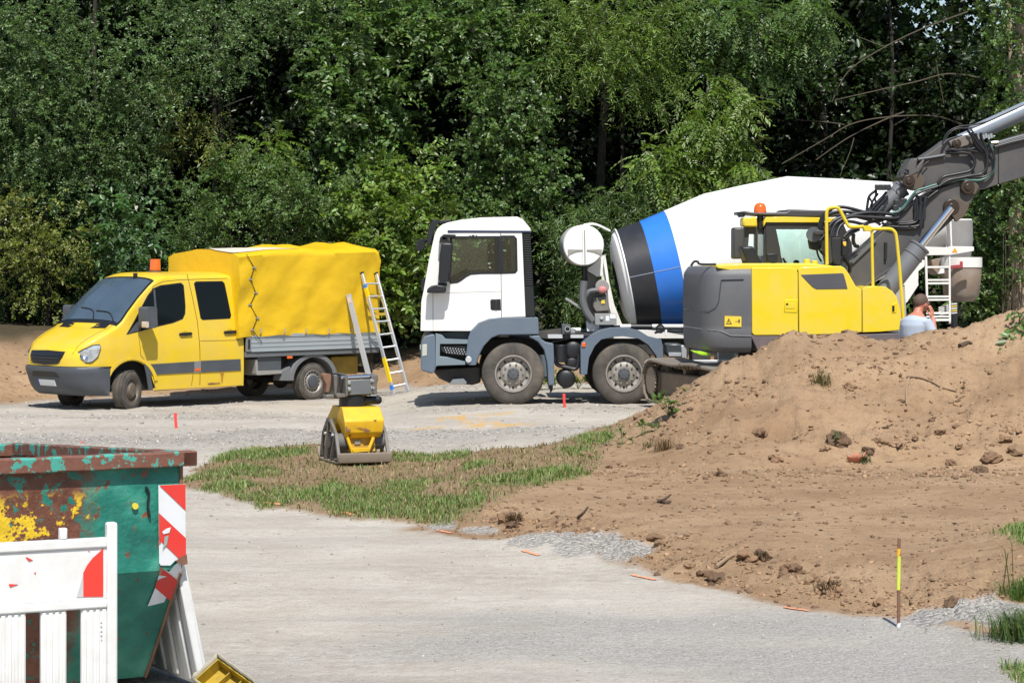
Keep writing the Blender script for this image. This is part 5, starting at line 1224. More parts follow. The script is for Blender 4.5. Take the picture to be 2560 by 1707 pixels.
# nose: grille, headlights, bumper, plate
def nose(yf, z, off):
    """front surface: plan curve bulging forwards"""
    k = 1 - (abs(yf) / .995) ** 4.5 if abs(yf) < .995 else 0
    lean = float(np.interp(z, [.2, .35, .5, .62, .78, .95, 1.08, 1.2], [5.14, 5.32, 5.38, 5.42, 5.45, 5.44, 5.385, 5.25]))
    return lean - .75 * (1 - k ** .8 if k > 0 else 1) * .75 + off
def npatch(poly, off, thick, name, mt, parent, step=.05, sm=40):
    P = [Vector(p) for p in poly]; dense = []
    for i in range(len(P)):
        a, b_ = P[i], P[(i + 1) % len(P)]; n = max(1, int((b_ - a).length / step)); dense += [a + (b_ - a) * (k / n) for k in range(n)]
    pts = dense[:]; n0 = len(pts)
    for y in np.arange(min(p.x for p in P) + step / 2, max(p.x for p in P), step):
        for z in np.arange(min(p.y for p in P) + step / 2, max(p.y for p in P), step): pts.append(Vector((y, z)))
    r_ = mgeo.delaunay_2d_cdt(pts, [(i, (i + 1) % n0) for i in range(n0)], [], 1, 1e-5); vs, fs = r_[0], r_[2]; n = len(vs)
    mb = MB(); mb.add([(nose(p.x, p.y, off), p.x, p.y) for p in vs] + [(nose(p.x, p.y, off - thick), p.x, p.y) for p in vs], [tuple(f) for f in fs] + [tuple(n + i for i in reversed(f)) for f in fs])
    eb = set((f[i], f[(i + 1) % len(f)]) for f in fs for i in range(len(f)))
    mb.raw([(a, b_, n + b_, n + a) for (a, b_) in eb if (b_, a) not in eb])
    return mb.build(name, mt, parent, smooth=sm)
npatch([(-.86, .80), (.86, .80), (.80, 1.02), (.62, 1.11), (-.62, 1.11), (-.80, 1.02)], .0, .10, 'nose_panel', YEL, van)
gr_ = npatch([(-.52, 1.06), (0, 1.075), (.52, 1.06), (.50, .96), (.38, .84), (0, .815), (-.38, .84), (-.50, .96)], .012, .03, 'grille', BLK, van)
for z in (.88, .935, .99):
    npatch([(-.44, z - .008), (.44, z - .008), (.46, z + .012), (-.46, z + .012)], .022, .015, 'grille_bar', M('grille bar black', (.02, .02, .022), .3), gr_)
LENS = M('headlight glass', (.55, .60, .66), .08, metal=.5, coat=1.0, var=.35, vs=14)
hl = [(5.46, .87), (5.36, .86), (5.10, .88), (4.98, 1.0), (4.93, 1.15), (4.96, 1.19), (5.12, 1.17), (5.28, 1.06), (5.42, .94)]
for sg in (1, -1):
    hl_ = [(u, z) for u, z in [(5.385, .875), (5.25, .868), (5.08, .885), (4.985, .98), (4.935, 1.13), (4.95, 1.175), (5.06, 1.165), (5.20, 1.09), (5.33, .97)]]
    h_ = vpatch(hl_, .03, 'headlight', LENS, van, sg, thick=.03, step=.04)
    c_ = Vector((5.19, sg * (vhalf(5.19, .98) + .02), .985)); mb = MB(); mb.lathe([(0, .001), (.012, .05), (.03, .068), (.034, .075), (.02, .08)], c_, (.55, sg * .8, .1), 20); mb.build('reflector', CHROME, h_)
    vpatch(shrink(hl_, -.014), .022, 'headlight_rim', BLK, van, sg, thick=.02, step=.04)
# bumper: lofted around the nose
def brow(z, off):
    pts = []
    for k in range(41):
        t = -1 + 2 * k / 40
        y = .995 * math.copysign(min(1, abs(t) * 1.18), t) if abs(t) < .80 else .995 * math.copysign(1, t) * (.944 + .056 * min(1, (abs(t) - .8) / .08))
        x = nose(min(abs(y), .975), z, off)
        if abs(t) >= .80: x = nose(.94, z, off) - (abs(t) - .80) / .20 * (nose(.94, z, off) - 4.76)
        pts.append((x, y + math.copysign(off * .6, t), z))
    return pts
mb = MB(); rows = [brow(z, o_) for z, o_ in ((.27, -.10), (.275, -.03), (.33, .0), (.42, .015), (.52, .022), (.60, .02), (.66, .03), (.74, .035), (.785, .02), (.795, -.06))]
mb.grid(rows); bp = mb.build('front_bumper', GREYP, van, smooth=60)
npatch([(-.42, .60), (.42, .60), (.36, .70), (-.36, .70)][::1], .033, .02, 'lower_grille', BLK, van)
for sg in (1, -1): npatch([(sg * .60, .66), (sg * .74, .67), (sg * .74, .705), (sg * .60, .70)], .037, .01, 'fog_blank', BLK, van)
pl_ = npatch([(-.26, .44), (.26, .44), (.26, .55), (-.26, .55)], .035, .012, 'number_plate', PLATE, van)
npatch([(-.265, .435), (-.23, .435), (-.23, .555), (-.265, .555)], .037, .008, 'plate_stripe', M('plate blue', (.02, .05, .4), .5), van)
# mirrors, beacon, roof aerial
for sg in (1, -1):
    mx_ = VS([(1020, 740)], 1.1)[0]
    mb = MB(); mb.prism(rrect(mx_[0] - .10, mx_[0] + .14, mx_[1] - .17, mx_[1] + .21, .05), sg * 1.06, sg * 1.30); mi_ = mb.build('mirror', GREYP, van, .03, 3)
    mb = MB(); mb.box(mx_[0] - .06, mx_[0] + .06, min(sg * .93, sg * 1.08), max(sg * .93, sg * 1.08), mx_[1] - .15, mx_[1] - .05); mb.build('mirror_arm', BLK, mi_, .01)
    mb = MB(); mb.prism(rrect(mx_[0] + .09, mx_[0] + .155, mx_[1] - .16, mx_[1] - .05, .02), sg * 1.18, sg * 1.305); mb.build('indicator', M('clear orange lens', (.60, .50, .40), .2, coat=.6), mi_, .006)
bz = vtop(3.3); bxy = VF.loc(at(392, 690, 44.6))
mb = MB(); mb.lathe([(0, .001), (0, .125), (.025, .12), (.035, .10), (.04, .001)], (3.18, .20, bz - .01), (0, 0, 1), 24); be = mb.build('beacon', M('beacon base', (.12, .09, .05), .5), van)
mb = MB(); mb.lathe([(.035, .088), (.05, .10), (.19, .096), (.245, .088), (.25, .07), (.25, .001)], (3.18, .20, bz - .01), (0, 0, 1), 24); mb.build('lens', ORNG, be)
mb = MB(); mb.box(3.66, 3.74, .28, .32, 2.35, 2.44); mb.build('roof_aerial', BLK, van, .01)
# wheels
def van_wheel(c, steer, sgn):
    e = bpy.data.objects.new('wheel', None); COL.objects.link(e); e.parent = van; e.location = c; e.rotation_euler = (0, 0, steer); r, h = .352, .1175; ax = (0, sgn, 0)
    mb = MB()
    pr = [(h - .03, r * .62), (h - .004, r * .66), (h, r * .76), (h - .008, r * .88), (h - .02, r * .95), (h - .035, r * .985)]
    for k in range(4):
        y = h - .04 - k * (2 * h - .08) / 3; pr += [(y + .014, r), (y - .010, r), (y - .011, r * .972), (y - .018, r * .972)] if k < 3 else [(y + .01, r)]
    pr += [(-h + .02, r * .95), (-h, r * .8), (-h + .03, r * .6)]
    mb.lathe(pr, (0, 0, 0), ax, 44)
    for k in range(64):
        a = 2 * math.pi * k / 64; rot = Matrix.Rotation(a, 3, 'Y')
        for y, w_ in ((h - .03, .032), (-h + .03, .032), (.035, .03), (-.035, .03)):
            mb.obox(rot @ Vector((0, y, r * 1.0)), .021, w_, .014, rot)
    mb.build('tyre', RUB, e)
    mb = MB(); rr = r * .63
    mb.lathe([(h - .01, rr * 1.03), (h - .004, rr * .97), (h - .03, rr * .92), (h - .045, rr * .86), (h - .045, rr * .70), (h - .02, rr * .64), (h - .018, rr * .5), (h - .03, .001)], (0, 0, 0), ax, 36)
    for k in range(16):
        a = 2 * math.pi * k / 16; p = Vector((rr * .78 * math.cos(a), sgn * (h - .043), rr * .78 * math.sin(a))); mb.mat(1).lathe([(0, .001), (0, .016), (.004, .016), (.004, .001)], p, ax, 8)
    mb.build('rim', [RIM if c[0] < 1 else RIMD, BLK], e)
    mb = MB(); mb.lathe([(h - .02, rr * .56), (h + .006, rr * .52), (h + .012, rr * .4), (h + .01, .001)], (0, 0, 0), ax, 24); mb.build('hub_cap', GREYP if c[0] < 1 else RIMD, e)
for sg in (1, -1):
    van_wheel((4.29, sg * .86, .352), R(24), sg); van_wheel((0.04, sg * .87, .352), 0, sg)
mb = MB(); mb.box(3.75, 4.72, -.80, .80, .36, .95); mb.build('wheel_housing', M('underbody black', (.01, .01, .01), .8), van)
mb = MB(); mb.box(1.9, 4.7, -.72, .72, .32, .5); mb.build('floor_pan', CHAS, van)
for yy in (-.45, .38): mb = MB(); mb.box(-1.5, 2.0, yy, yy + .07, .62, .80); mb.build('chassis_rail', CHAS, van)
mb = MB(); mb.cyl((0.04, -.8, .352), (.04, .8, .352), .07); mb.ball((.04, 0, .352), .16); mb.build('rear_axle', CHAS, van)
mb = MB(); mb.tube([(3.2, .2, .3), (1.5, .25, .35), (.8, -.3, .38), (-1.2, -.4, .4)], .035, 8); mb.build('exhaust', CHAS, van)
# flatbed
V2 = lambda pts, y=1.05: VF.side(pts, y, C2)
BX0, BX1, BY1 = -1.60, 1.72, 1.05
mb = MB(); mb.box(BX0, BX1, -BY1 + .02, BY1 - .02, .86, .955); mb.build('bed_frame', M('bed frame grey', (.13, .14, .145), .5), van, .008)
for sg in (1, -1):
    y0, y1 = sorted((sg * BY1, sg * (BY1 - .035)))
    for z0, z1, d in ((.962, .985, .0), (.985, 1.05, .008), (1.05, 1.06, .0), (1.06, 1.13, .008), (1.13, 1.14, 0), (1.14, 1.235, .008), (1.235, 1.285, 0)):
        pass
    pr = [(.962, .0), (.985, .0), (.99, .010), (1.045, .010), (1.052, .0), (1.062, .0), (1.069, .010), (1.125, .010), (1.132, 0), (1.142, 0), (1.149, .010), (1.225, .010), (1.232, -.004), (1.285, -.004)]
    poly = [(sg * (BY1 - d), z) for z, d in pr] + [(sg * (BY1 - .035), 1.285), (sg * (BY1 - .035), .962)]
    mb = MB(); mb.xprism(poly, BX0 + .02, BX1 - .12); dsd = mb.build('dropside', DROP, van, smooth=25)
    mb = MB(); mb.box(BX1 - .11, BX1, y0 - .004, y1 + .004, .965, 1.285); mb.build('corner_post', M('post grey', (.22, .24, .25), .45, metal=.3), van, .006)
    mb = MB(); mb.box(BX1 - .075, BX1 - .035, *sorted((sg * (BY1 + .004), sg * (BY1 + .016))), 1.02, 1.2); mb.build('latch', BLK, van, .004)
    mb = MB(); mb.box(BX0 + .3, BX1 - .2, *sorted((sg * (BY1 + .0), sg * (BY1 - .03))), .955, .962); mb.build('hinge_rail', BLK, van)
    # rear fender
    fo = [(.04 + .60 * math.cos(R(a)), .39 + .50 * math.sin(R(a))) for a in range(0, 181, 12)]
    fo = [(x, z) for x, z in fo]; fi2 = [(.04 + .50 * math.cos(R(a)), .39 + .425 * math.sin(R(a))) for a in range(0, 181, 12)]
    mb = MB(); mb.prism(fo + fi2[::-1], *sorted((sg * 1.0, sg * .70))); mb.prism([(.54, .39), (.66, .39), (.84, .40), (.80, .58), (.62, .66)], *sorted((sg * .99, sg * .75))); mb.build('rear_fender', M('fender grey', (.16, .165, .17), .6), van, .01)
    mb = MB(); mb.prism(V2([(490, 1035), (530, 1034), (531, 1052), (491, 1055)], 1.0), *sorted((sg * 1.0, sg * 1.03))); mb.build('side_marker', ORNG, van, .005)
mb = MB(); mb.prism(V2([(262, 1040), (450, 1040), (450, 1150), (268, 1150)], .98), .55, .98); tb = mb.build('tool_box', M('tool box grey', (.075, .085, .095), .45), van, .01)
mb = MB(); mb.prism(V2([(246, 1062), (262, 1060), (268, 1150), (452, 1145), (455, 1172), (262, 1186), (250, 1175)], .99), .56, .995); mb.build('tool_box_rim', M('box rim grey', (.30, .30, .29), .5, dirt=(.2, .17, .13), damt=.3), tb, .006)
mb = MB(); mb.box(BX0 - .02, BX0 + .03, -BY1 + .05, BY1 - .05, .962, 1.285); mb.build('tailgate', DROP, van, .006)
mb = MB(); mb.box(BX0 + .05, BX0 + .15, -.9, .9, .46, .58); mb.build('rear_underrun_bar', CHAS, van, .01)
for yy in (.55, -.75): mb = MB(); mb.box(-1.3, -.6, yy, yy + .2, .45, .8); mb.build('rear_tank', M('dull yellow metal', (.45, .28, .015), .5, dirt=(.15, .1, .05), damt=.4), van, .02)
# tarpaulin: a folded skin over hoops, pushed and pulled where it hangs
def tarp_side(u, z):
    """how far the near side hangs outside the bed"""
    y = BY1 + .012
    y += .020 * math.sin(u * 2.1 + z * 1.3) * (z - 1.2) + .012 * math.sin(u * 7.3 + z * 5.1 + 1.0) * float(fbm(np.array(u * 1.1), np.array(z * 1.7), 7, 2) + .5)
    dd = (u + 1.3) + (2.55 - z)          # diagonal pull towards the rear upper corner
    y -= .035 * math.exp(-((u + 1.62 + .85 * (2.75 - z)) / .07) ** 2) * (z > 1.8) + .0
    y += .03 * math.exp(-((u + 1.50 + .85 * (2.75 - z)) / .09) ** 2) * (z > 1.8)
    if u > 1.45: y += .012 * math.sin(z * 8 + u * 5) * min(1, (u - 1.45) * 4)
    y += .018 * math.exp(-((z - 1.36) / .03) ** 2) * math.sin(u * 9.0)
    y += .022 * float(fbm(np.array(u * 2.2 + z * .8), np.array(z * 2.6 - u * .5), 17, 3)) + .010 * abs(float(fbm(np.array(u * 5 + z * 3), np.array(z * 6), 19, 2)))
    return y
def ttop(u): return float(np.interp(u, [-1.6, 1.1, 1.92], [2.865, 2.855, 2.78])) + .008 * math.sin(u * 3.1)
def trise(u): return float(np.interp(u, [1.0, 1.9], [.035, .10]))
us = list(np.linspace(-1.58, 1.92, 73))
rows = []
for u in us:
    zb = 1.255 + .012 * math.sin(u * 8.5) - .02 * (u > 1.6)
    zt = ttop(u)
    if u > 1.78: zt -= .0
    prof = [(tarp_side(u, z), z) for z in np.linspace(zb, zt - .05, 26)]
    hmp = float(np.interp(-u, [-.38, -.2, -.05, .15, .75, 1.25, 1.42, 1.58], [0, .10, .09, .015, .06, .14, .10, 0]))
    top = [(1.0, zt - .02), (.93, zt + .015 + hmp * .15), (.72, zt + trise(u) * .35 + hmp * .55), (.42, zt + trise(u) * .65 + hmp + (.06 * float(fbm(np.array(u * 6.0), np.array(1.0), 23, 3)) if u < .35 else 0)), (.2, zt + trise(u) + hmp * .8), (0, zt + trise(u) * 1.02 + hmp * .6)]
    half = prof + top
    rows.append([(u, y, z) for y, z in half] + [(u, -y, z) for y, z in reversed(half[:-1])])
mb = MB(); mb.grid(rows)
mb.add(rows[0], [tuple(range(len(rows[0])))]); mb.add(rows[-1], [tuple(range(len(rows[-1])))])
tp = mb.build('tarpaulin', TARP, van, smooth=70)
mb = MB(); mb.grid([[(u, y, ttop(u) + trise(u) * z_ + .014) for u in np.linspace(.30, 1.93, 14)] for y, z_ in ((.90, .2), (.72, .35), (.42, .65), (.2, 1), (0, 1.02))]); mb.build('roof_strip', M('pale tarp roof', (.72, .62, .50), .6), van)
# lacing, eyelets, hooks
lc = V2([(175, 235), (238, 342), (208, 433), (257, 540), (212, 633), (265, 738), (222, 830), (305, 930)], 1.09)
mb = MB(); mb.tube([(x, tarp_side(x, z) + .012, z) for x, z in lc], .007, 5, 0); la = mb.build('lacing_rope', BLK, van)
for x, z in lc[1:-1]:
    mb = MB(); mb.box(x - .045, x + .04, tarp_side(x, z) + .004, tarp_side(x, z) + .02, z - .012, z + .012); mb.build('eyelet', STEEL, la)
for hx in (288, 465, 645, 823, 1000):
    x, z = V2([(hx, 838)], 1.08)[0]; mb = MB(); mb.tube([(x, tarp_side(x, z) + .02, z + .05), (x, tarp_side(x, z) + .03, z), (x + .02, tarp_side(x, z) + .015, z - .05)], .010, 6); mb.build('hook', STEEL, van)
# ------------------------------------------------------------------ crawler excavator (upper part faces right)
EF = Frame(at(1709, 870, 36.2).x, 36.2, 0.14, R(5.0))
exc = thing('crawler_excavator', EF.o, EF.yaw, 'yellow and grey crawler excavator standing behind the dirt mound, arm to the right', 'excavator')
E5 = lambda pts, y=0.0: EF.side(pts, y, C5)
EA = lambda pts, y=0.0: EF.side(pts, y, CA)
E6 = lambda pts, y=0.0: EF.side(pts, y, C6)
EB = lambda pts, y=0.0: EF.side(pts, y, CB)
BW = 2.45
xcw = E5([(650, 900)])[0][0]                      # where the grey counterweight meets the yellow doors
zt_ = E5([(400, 610)])[0][1]; zb_ = E5([(400, 1315)])[0][1]
# counterweight: rounded in plan, slightly tumbled at the top
XT = .29
def cwy(x):
    s_ = max(0.0, min(1.0, (xcw - x) / (xcw - XT))) ** (4.6 / 2); return BW / 2 * (1 - max(0.0, 1 - s_ * s_) ** (1 / 4.6))
def plan(t, inset):
    """plan outline of the rounded tail, from the near joint round the back to the far joint"""
    a = math.pi * t; rx, ry = xcw - XT, BW / 2
    e = 2.0 / 4.6
    cx_, sy_ = math.cos(math.pi / 2 - a + math.pi / 2), math.sin(a)
    x = xcw - (rx - inset) * (abs(math.sin(a)) ** e); y = BW / 2 - (ry - inset) * math.copysign(abs(math.cos(a)) ** e, math.cos(a))
    return x, y
rows = []
for z, ins in ((zb_ + .03, .16), (zb_, .12), (zb_ + .03, .05), (zb_ + .10, .012), (zb_ + .35, .0), (zb_ + .38, .006), (zb_ + .42, .0), (zt_ - .38, .0), (zt_ - .14, .01), (zt_ - .10, .02), (zt_ - .02, .07), (zt_, .10), (zt_ + .005, .22), (zt_ + .01, .7)):
    rows.append([(*plan(k / 48, ins), z) for k in range(49)])
mb = MB(); mb.grid(rows); cw = mb.build('counterweight', CWG, exc, smooth=40)
nb = lambda poly, y0, y1, nm, mt, par=exc, bv=.01, hl=(): (MB().prism(poly, y0, y1, hl)).build(nm, mt, par, bv)
def cwline(pts, w, nm, mt):
    """a raised line that follows the rounded side of the counterweight"""
    P_ = []
    for i in range(len(pts) - 1):
        for k in range(6): P_.append((pts[i][0] + (pts[i + 1][0] - pts[i][0]) * k / 6, pts[i][1] + (pts[i + 1][1] - pts[i][1]) * k / 6))
    P_.append(pts[-1]); q_ = []
    for p in P_:
        x, z = E5([p])[0]
        for _ in range(4): x, z = E5([p], cwy(x))[0]
        q_.append((x, cwy(x) - .002, z))
    mb = MB(); mb.tube(q_, w, 6, 0); return mb.build(nm, mt, cw)
cwline([(585, 713), (402, 718), (380, 900), (355, 948), (300, 980), (150, 970), (112, 958)], .008, 'moulding', M('counterweight lip', (.05, .052, .058), .5))
cwline([(100, 1104), (400, 1136), (480, 1172), (645, 1176)], .008, 'moulding', M('counterweight light lip', (.17, .175, .185), .5))
mb = MB(); mb.prism(E5([(430, 1012), (566, 1016), (566, 1102), (429, 1098)]), -.008, .02); stk_ = mb.build('warning_sticker', M('sticker yellow', (.80, .60, .03), .5), cw)
mb = MB(); mb.prism(E5([(463, 1030), (488, 1080), (440, 1080)]), -.011, -.007, [E5([(463, 1040), (480, 1075), (448, 1075)])]); mb.prism(E5([(459, 1050), (463, 1048), (464, 1062), (470, 1066), (460, 1066)]), -.011, -.007)
mb.prism(E5([(542, 1040), (552, 1038), (553, 1055), (549, 1074), (545, 1074), (541, 1056)]), -.011, -.007); mb.prism(E5([(515, 1056), (540, 1056), (540, 1059), (515, 1059)]), -.011, -.007); mb.build('pictogram', BLK, stk_)['kind'] = 'stuff'
# yellow doors
for y0, y1 in ((0, .05), (BW, BW - .05)):
    nb(E5([(652, 618), (960, 616), (1000, 625), (1020, 640), (1028, 660), (1031, 1168), (690, 1170), (665, 1165), (653, 1150), (651, 640)]), y0, y1, 'side_door', EXY, exc, .02)
    nb(E5([(1034, 632), (1060, 612), (1380, 604), (1410, 620), (1440, 660), (1480, 730), (1505, 776), (1530, 790), (1550, 795), (1553, 1146), (1280, 1165), (1036, 1168)]), y0, y1, 'side_door', EXY, exc, .02)
nb(E5([(1556, 796), (1570, 780), (1640, 768), (1740, 772), (1800, 810), (1838, 860), (1858, 930), (1872, 1000), (1876, 1126), (1700, 1142), (1556, 1147)]), 0, BW * .42, 'tool_locker', EXY, exc, .035)
nb(E5([(1050, 676), (1385, 663), (1400, 668), (1416, 720), (1434, 792), (1180, 795), (1150, 780), (1100, 730)]), -.006, .02, 'intake_grille', M('intake mesh', (.075, .075, .085), .6, bmp=.004, bs=120), exc, .004)
hd = nb(E5([(918, 880), (1028, 878), (1026, 968), (1018, 984), (915, 980)]), -.008, .02, 'handle_recess', M('recess yellow', (.72, .54, .012), .4), exc, .006)
nb(E5([(928, 908), (1000, 905), (1002, 950), (930, 952)]), -.014, .0, 'latch_plate', EXY, hd, .003); nb(E5([(930, 908), (948, 908), (948, 922), (930, 922)]), -.02, -.01, 'lock', BLK, hd, .002)
hd = nb(E5([(1793, 918), (1840, 900), (1832, 985), (1795, 990)]), -.008, .02, 'handle_recess', M('recess yellow', (.72, .54, .012), .4), exc, .005); nb(E5([(1796, 930), (1816, 925), (1816, 975), (1798, 978)]), -.014, 0, 'latch_plate', BLK, hd, .003)
# hood roof, frame underside
xr = E5([(1420, 610)])[0][0]
nb([(xcw * .5, zt_ - .02), (xcw * .5, zt_ + .02), (xcw * .9, zt_ + .05), (xr - .5, zt_ + .05), (xr - .1, zt_ - .0), (xr, zt_ - .3)], .06, BW * .62, 'engine_hood', EXY, exc, .03)
nb(E5([(640, 1165), (1034, 1180), (1880, 1150), (1880, 1215), (1034, 1290), (700, 1300)]), .01, BW - .01, 'revolving_frame', M('frame grey paint', (.10, .10, .115), .5, dirt=(.22, .13, .09), damt=.35, ds=3), exc, .015)
nb(E5([(1034, 650), (1500, 790), (1876, 1000), (1876, 1130), (1034, 1165)]), .08, BW * .40, 'inner_body', BLK, exc, 0)
nb([(xcw, zb_ + .2), (xcw, zt_ - .05), (xr - .3, zt_ - .05), (xr - .3, zb_ + .2)], .06, BW - .06, 'engine_block', BLK, exc, 0)
# small things on the hood
mb = MB(); mb.tube([EF.p3(q, .25, C5) for q in ((155, 605), (180, 570), (210, 570), (232, 590), (360, 592))], .018, 7); mb.build('grab_handle', BLK, exc)
nb(E5([(528, 448), (622, 442), (710, 606), (580, 606)], 1.0), .6, 1.0, 'exhaust_stack', BLK, exc, .03)
nb(E5([(497, 290), (580, 288), (580, 440), (590, 545), (497, 548)], 1.3), 1.2, 1.5, 'rear_air_box', M('air box grey', (.06, .058, .056), .5), exc, .03)
nb(E5([(768, 505), (858, 502), (858, 570), (845, 578), (780, 572)], .35), .3, .45, 'work_lamp', BLK, exc, .012); nb(E5([(808, 575), (845, 575), (850, 610), (812, 610)], .35), .33, .42, 'lamp_foot', BLK, exc)
for cx_, cz0, cz1, r_ in ((1102, 548, 605, 28), (1166, 560, 605, 26)):
    p0, p1 = EF.p3((cx_, cz1), .35, C5), EF.p3((cx_, cz0), .35, C5); mb = MB(); mb.cyl(p0, p1, r_ / 3.267 / 164, seg=20); mb.build('filler_cap', EXY, exc, .01)
# cab
YC0, YC1 = 1.42, 2.36
SC5 = lambda p: E5(p, YC0)
zroof = SC5([(760, 205), (900, 200), (1420, 215)])
PIL = M('cab pillar black', (.03, .03, .032), .5)
cab_out = SC5([(580, 215), (760, 210), (1330, 212), (1400, 240), (1470, 420), (1480, 620), (600, 620), (585, 400)])
big = SC5([(850, 300), (1230, 300), (1290, 320), (1350, 600), (900, 600), (885, 470)])
sml = SC5([(630, 345), (748, 338), (748, 575), (690, 575), (640, 470)])
for y0, y1 in ((YC0, YC0 + .05), (YC1, YC1 - .05)):
    nb(SC5([(765, 250), (1330, 250), (1400, 260), (1470, 420), (1480, 620), (770, 620)]), y0, y1, 'cab_side_frame', PIL, exc, .008, [big])
    nb(shrink(big, -.003), y0 + .012 * (1 if y1 > y0 else -1), y0 + .02 * (1 if y1 > y0 else -1), 'cab_window', TGLS, exc, 0)
xa, xb = SC5([(600, 300)])[0][0], SC5([(760, 300)])[0][0]; z0, z1 = SC5([(0, 600)])[0][1], SC5([(0, 250)])[0][1]
xr0 = SC5([(770, 300)])[0][0]
# rear wall of the cab with its window
mb = MB(); mb.xprism([(YC0, z0), (YC1, z0), (YC1, z1), (YC0, z1)], xr0 - .02, xr0 + .03)
yz = [(YC0 + .12, z0 + .15), (YC1 - .12, z0 + .15), (YC1 - .12, z1 - .12), (YC0 + .12, z1 - .12)]
mb = MB(); b_ = len(mb.v); mb.prism([(YC0 + .02, z0), (YC1 - .02, z0), (YC1 - .02, z1), (YC0 + .02, z1)], xr0 - .03, xr0 + .03, [yz])
mb.v = [(y, x, z) for x, y, z in mb.v]; mb.build('cab_rear_frame', PIL, exc, .006)
mb = MB(); mb.xprism(yz, xr0 - .004, xr0 + .004); mb.build('rear_window', TGLS, exc)
# rear quarter: yellow corner post, green glass
nb(SC5([(600, 285), (770, 285), (770, 345), (640, 345), (630, 470), (600, 470)]), YC0 + .1, YC0 + .2, 'rear_corner_frame', M('corner frame', (.05, .05, .05), .5), exc, .006)
nb(SC5([(632, 340), (770, 336), (770, 580), (690, 580), (640, 460)]), YC0 + .16, YC0 + .175, 'rear_quarter_window', TGLS, exc, 0)
nb(SC5([(580, 210), (690, 200), (700, 285), (575, 285)]), YC0 - .02, YC0 + .3, 'roof_corner', EXY, exc, .03)
nb(SC5([(765, 205), (905, 203), (1330, 212), (1345, 232), (1330, 250), (765, 248), (745, 285), (745, 240)]), YC0 - .04, YC1 + .02, 'cab_roof', EXY, exc, .02)
nb(SC5([(590, 155), (690, 168), (930, 165), (965, 140), (1260, 150), (1420, 160), (1430, 200), (1000, 205), (700, 190), (590, 185)]), YC0 - .02, YC1 + .02, 'roof_guard', M('roof guard grey', (.055, .055, .06), .45), exc, .02)
nb(SC5([(545, 168), (580, 160), (602, 170), (600, 205), (560, 208), (548, 195)]), YC0 + .05, YC0 + .2, 'roof_lamp', BLK, exc, .01)
mb = MB(); p = EF.p3((720, 185), YC0 + .1, C5); mb.lathe([(0, .001), (0, .10), (.03, .105), (.12, .095), (.17, .07), (.19, .001)], p, (0, 0, 1), 22); mb.build('beacon', ORNG, exc, smooth=60)
mb = MB(); mb.cyl(p + Vector((0, 0, -.22)), p, .05); mb.build('beacon_stem', BLK, exc)
mb = MB(); mb.tube([EF.p3((708, 118), YC0 + .2, C5), EF.p3((712, 30), YC0 + .2, C5)], .004, 5, 0); mb.build('antenna', BLK, exc)
nb(SC5([(770, 590), (1480, 590), (1480, 700), (770, 700)]), YC0 + .02, YC1 - .02, 'cab_floor', PIL, exc, .01)
nb(SC5([(1000, 600), (1130, 600), (1120, 420), (1040, 330), (1010, 360)]), YC0 + .3, YC1 - .3, 'seat', M('cab seat', (.03, .03, .033), .9), exc, .05) if False else None
mb = MB(); mb.ball(EF.p3((1015, 575), YC0 + .25, C5), .05, (1, 1, .8)); mb.tube([EF.p3((900, 600), YC0 + .2, C5), EF.p3((870, 480), YC0 + .2, C5)], .02, 6, 0); mb.tube([EF.p3((940, 600), YC0 + .3, C5), EF.p3((905, 540), YC0 + .3, C5)], .02, 6, 0); mb.build('control_levers', BLK, exc)
# mirror with its arm
p = EF.p3((1160, 348), .30, C5); mb = MB(); mb.lathe([(0, .001), (0, 60 / 3.267 / 164), (.03, 62 / 3.267 / 164), (.05, 50 / 3.267 / 164), (.06, .001)], p, (0, 1, 0), 28); mr = mb.build('mirror', M('mirror shell', (.10, .11, .12), .4), exc)
nb(E5([(1150, 330), (1180, 310), (1265, 318), (1290, 400), (1302, 580), (1255, 585), (1262, 400), (1250, 345), (1170, 350)], .25), .2, .28, 'mirror_arm', M('mirror arm grey', (.05, .05, .052), .5), mr, .01)
p2 = EF.p3((1190, 430), .42, C5); mb = MB(); mb.prism(E5([(1115, 390), (1225, 385), (1215, 470), (1180, 478), (1128, 465)], .45), .42, .55); mb.build('mirror', BLK, exc, .015)
# indicator, camera post
nb(EA([(620, 810), (745, 810), (740, 1160), (690, 1165), (625, 1050)], .3), .28, .36, 'bracket_plate', M('bracket black', (.025, .025, .026), .5), exc, .006)
nb(EA([(745, 830), (830, 828), (832, 900), (840, 1000), (800, 1050), (745, 1050)], .3), .24, .4, 'camera_housing', BLK, exc, .015)
nb(EA([(768, 860), (810, 858), (812, 905), (800, 925), (770, 900)], .24), .225, .25, 'indicator_lamp', M('amber lamp', (.85, .50, .05), .3), exc, .006)
# handrail
hr = [(562, 1160), (558, 900), (556, 560), (560, 470), (585, 425), (640, 412), (695, 415), (735, 455), (790, 560), (835, 640), (880, 665), (1040, 662)]
mb = MB(); mb.tube([EF.p3(q, .12, CA) for q in hr], .026, 10, 5); ra = mb.build('handrail', EXY, exc)
mb = MB(); mb.tube([EF.p3(q, .10, CA) for q in ((1140, 692), (1250, 692), (1380, 692), (1440, 725), (1468, 800), (1500, 1100), (1545, 1640), (1560, 1950))], .026, 10, 5); mb.build('handrail', EXY, exc)
mb = MB(); mb.tube([EF.p3(q, .12, CA) for q in ((1150, 700), (1152, 1000), (1162, 1440))], .024, 10, 0); mb.build('rail_post', EXY, exc)
nb(EA([(1030, 650), (1130, 648), (1150, 670), (1150, 722), (1040, 726)], .1), .07, .16, 'rail_clamp', EXY, exc, .015)
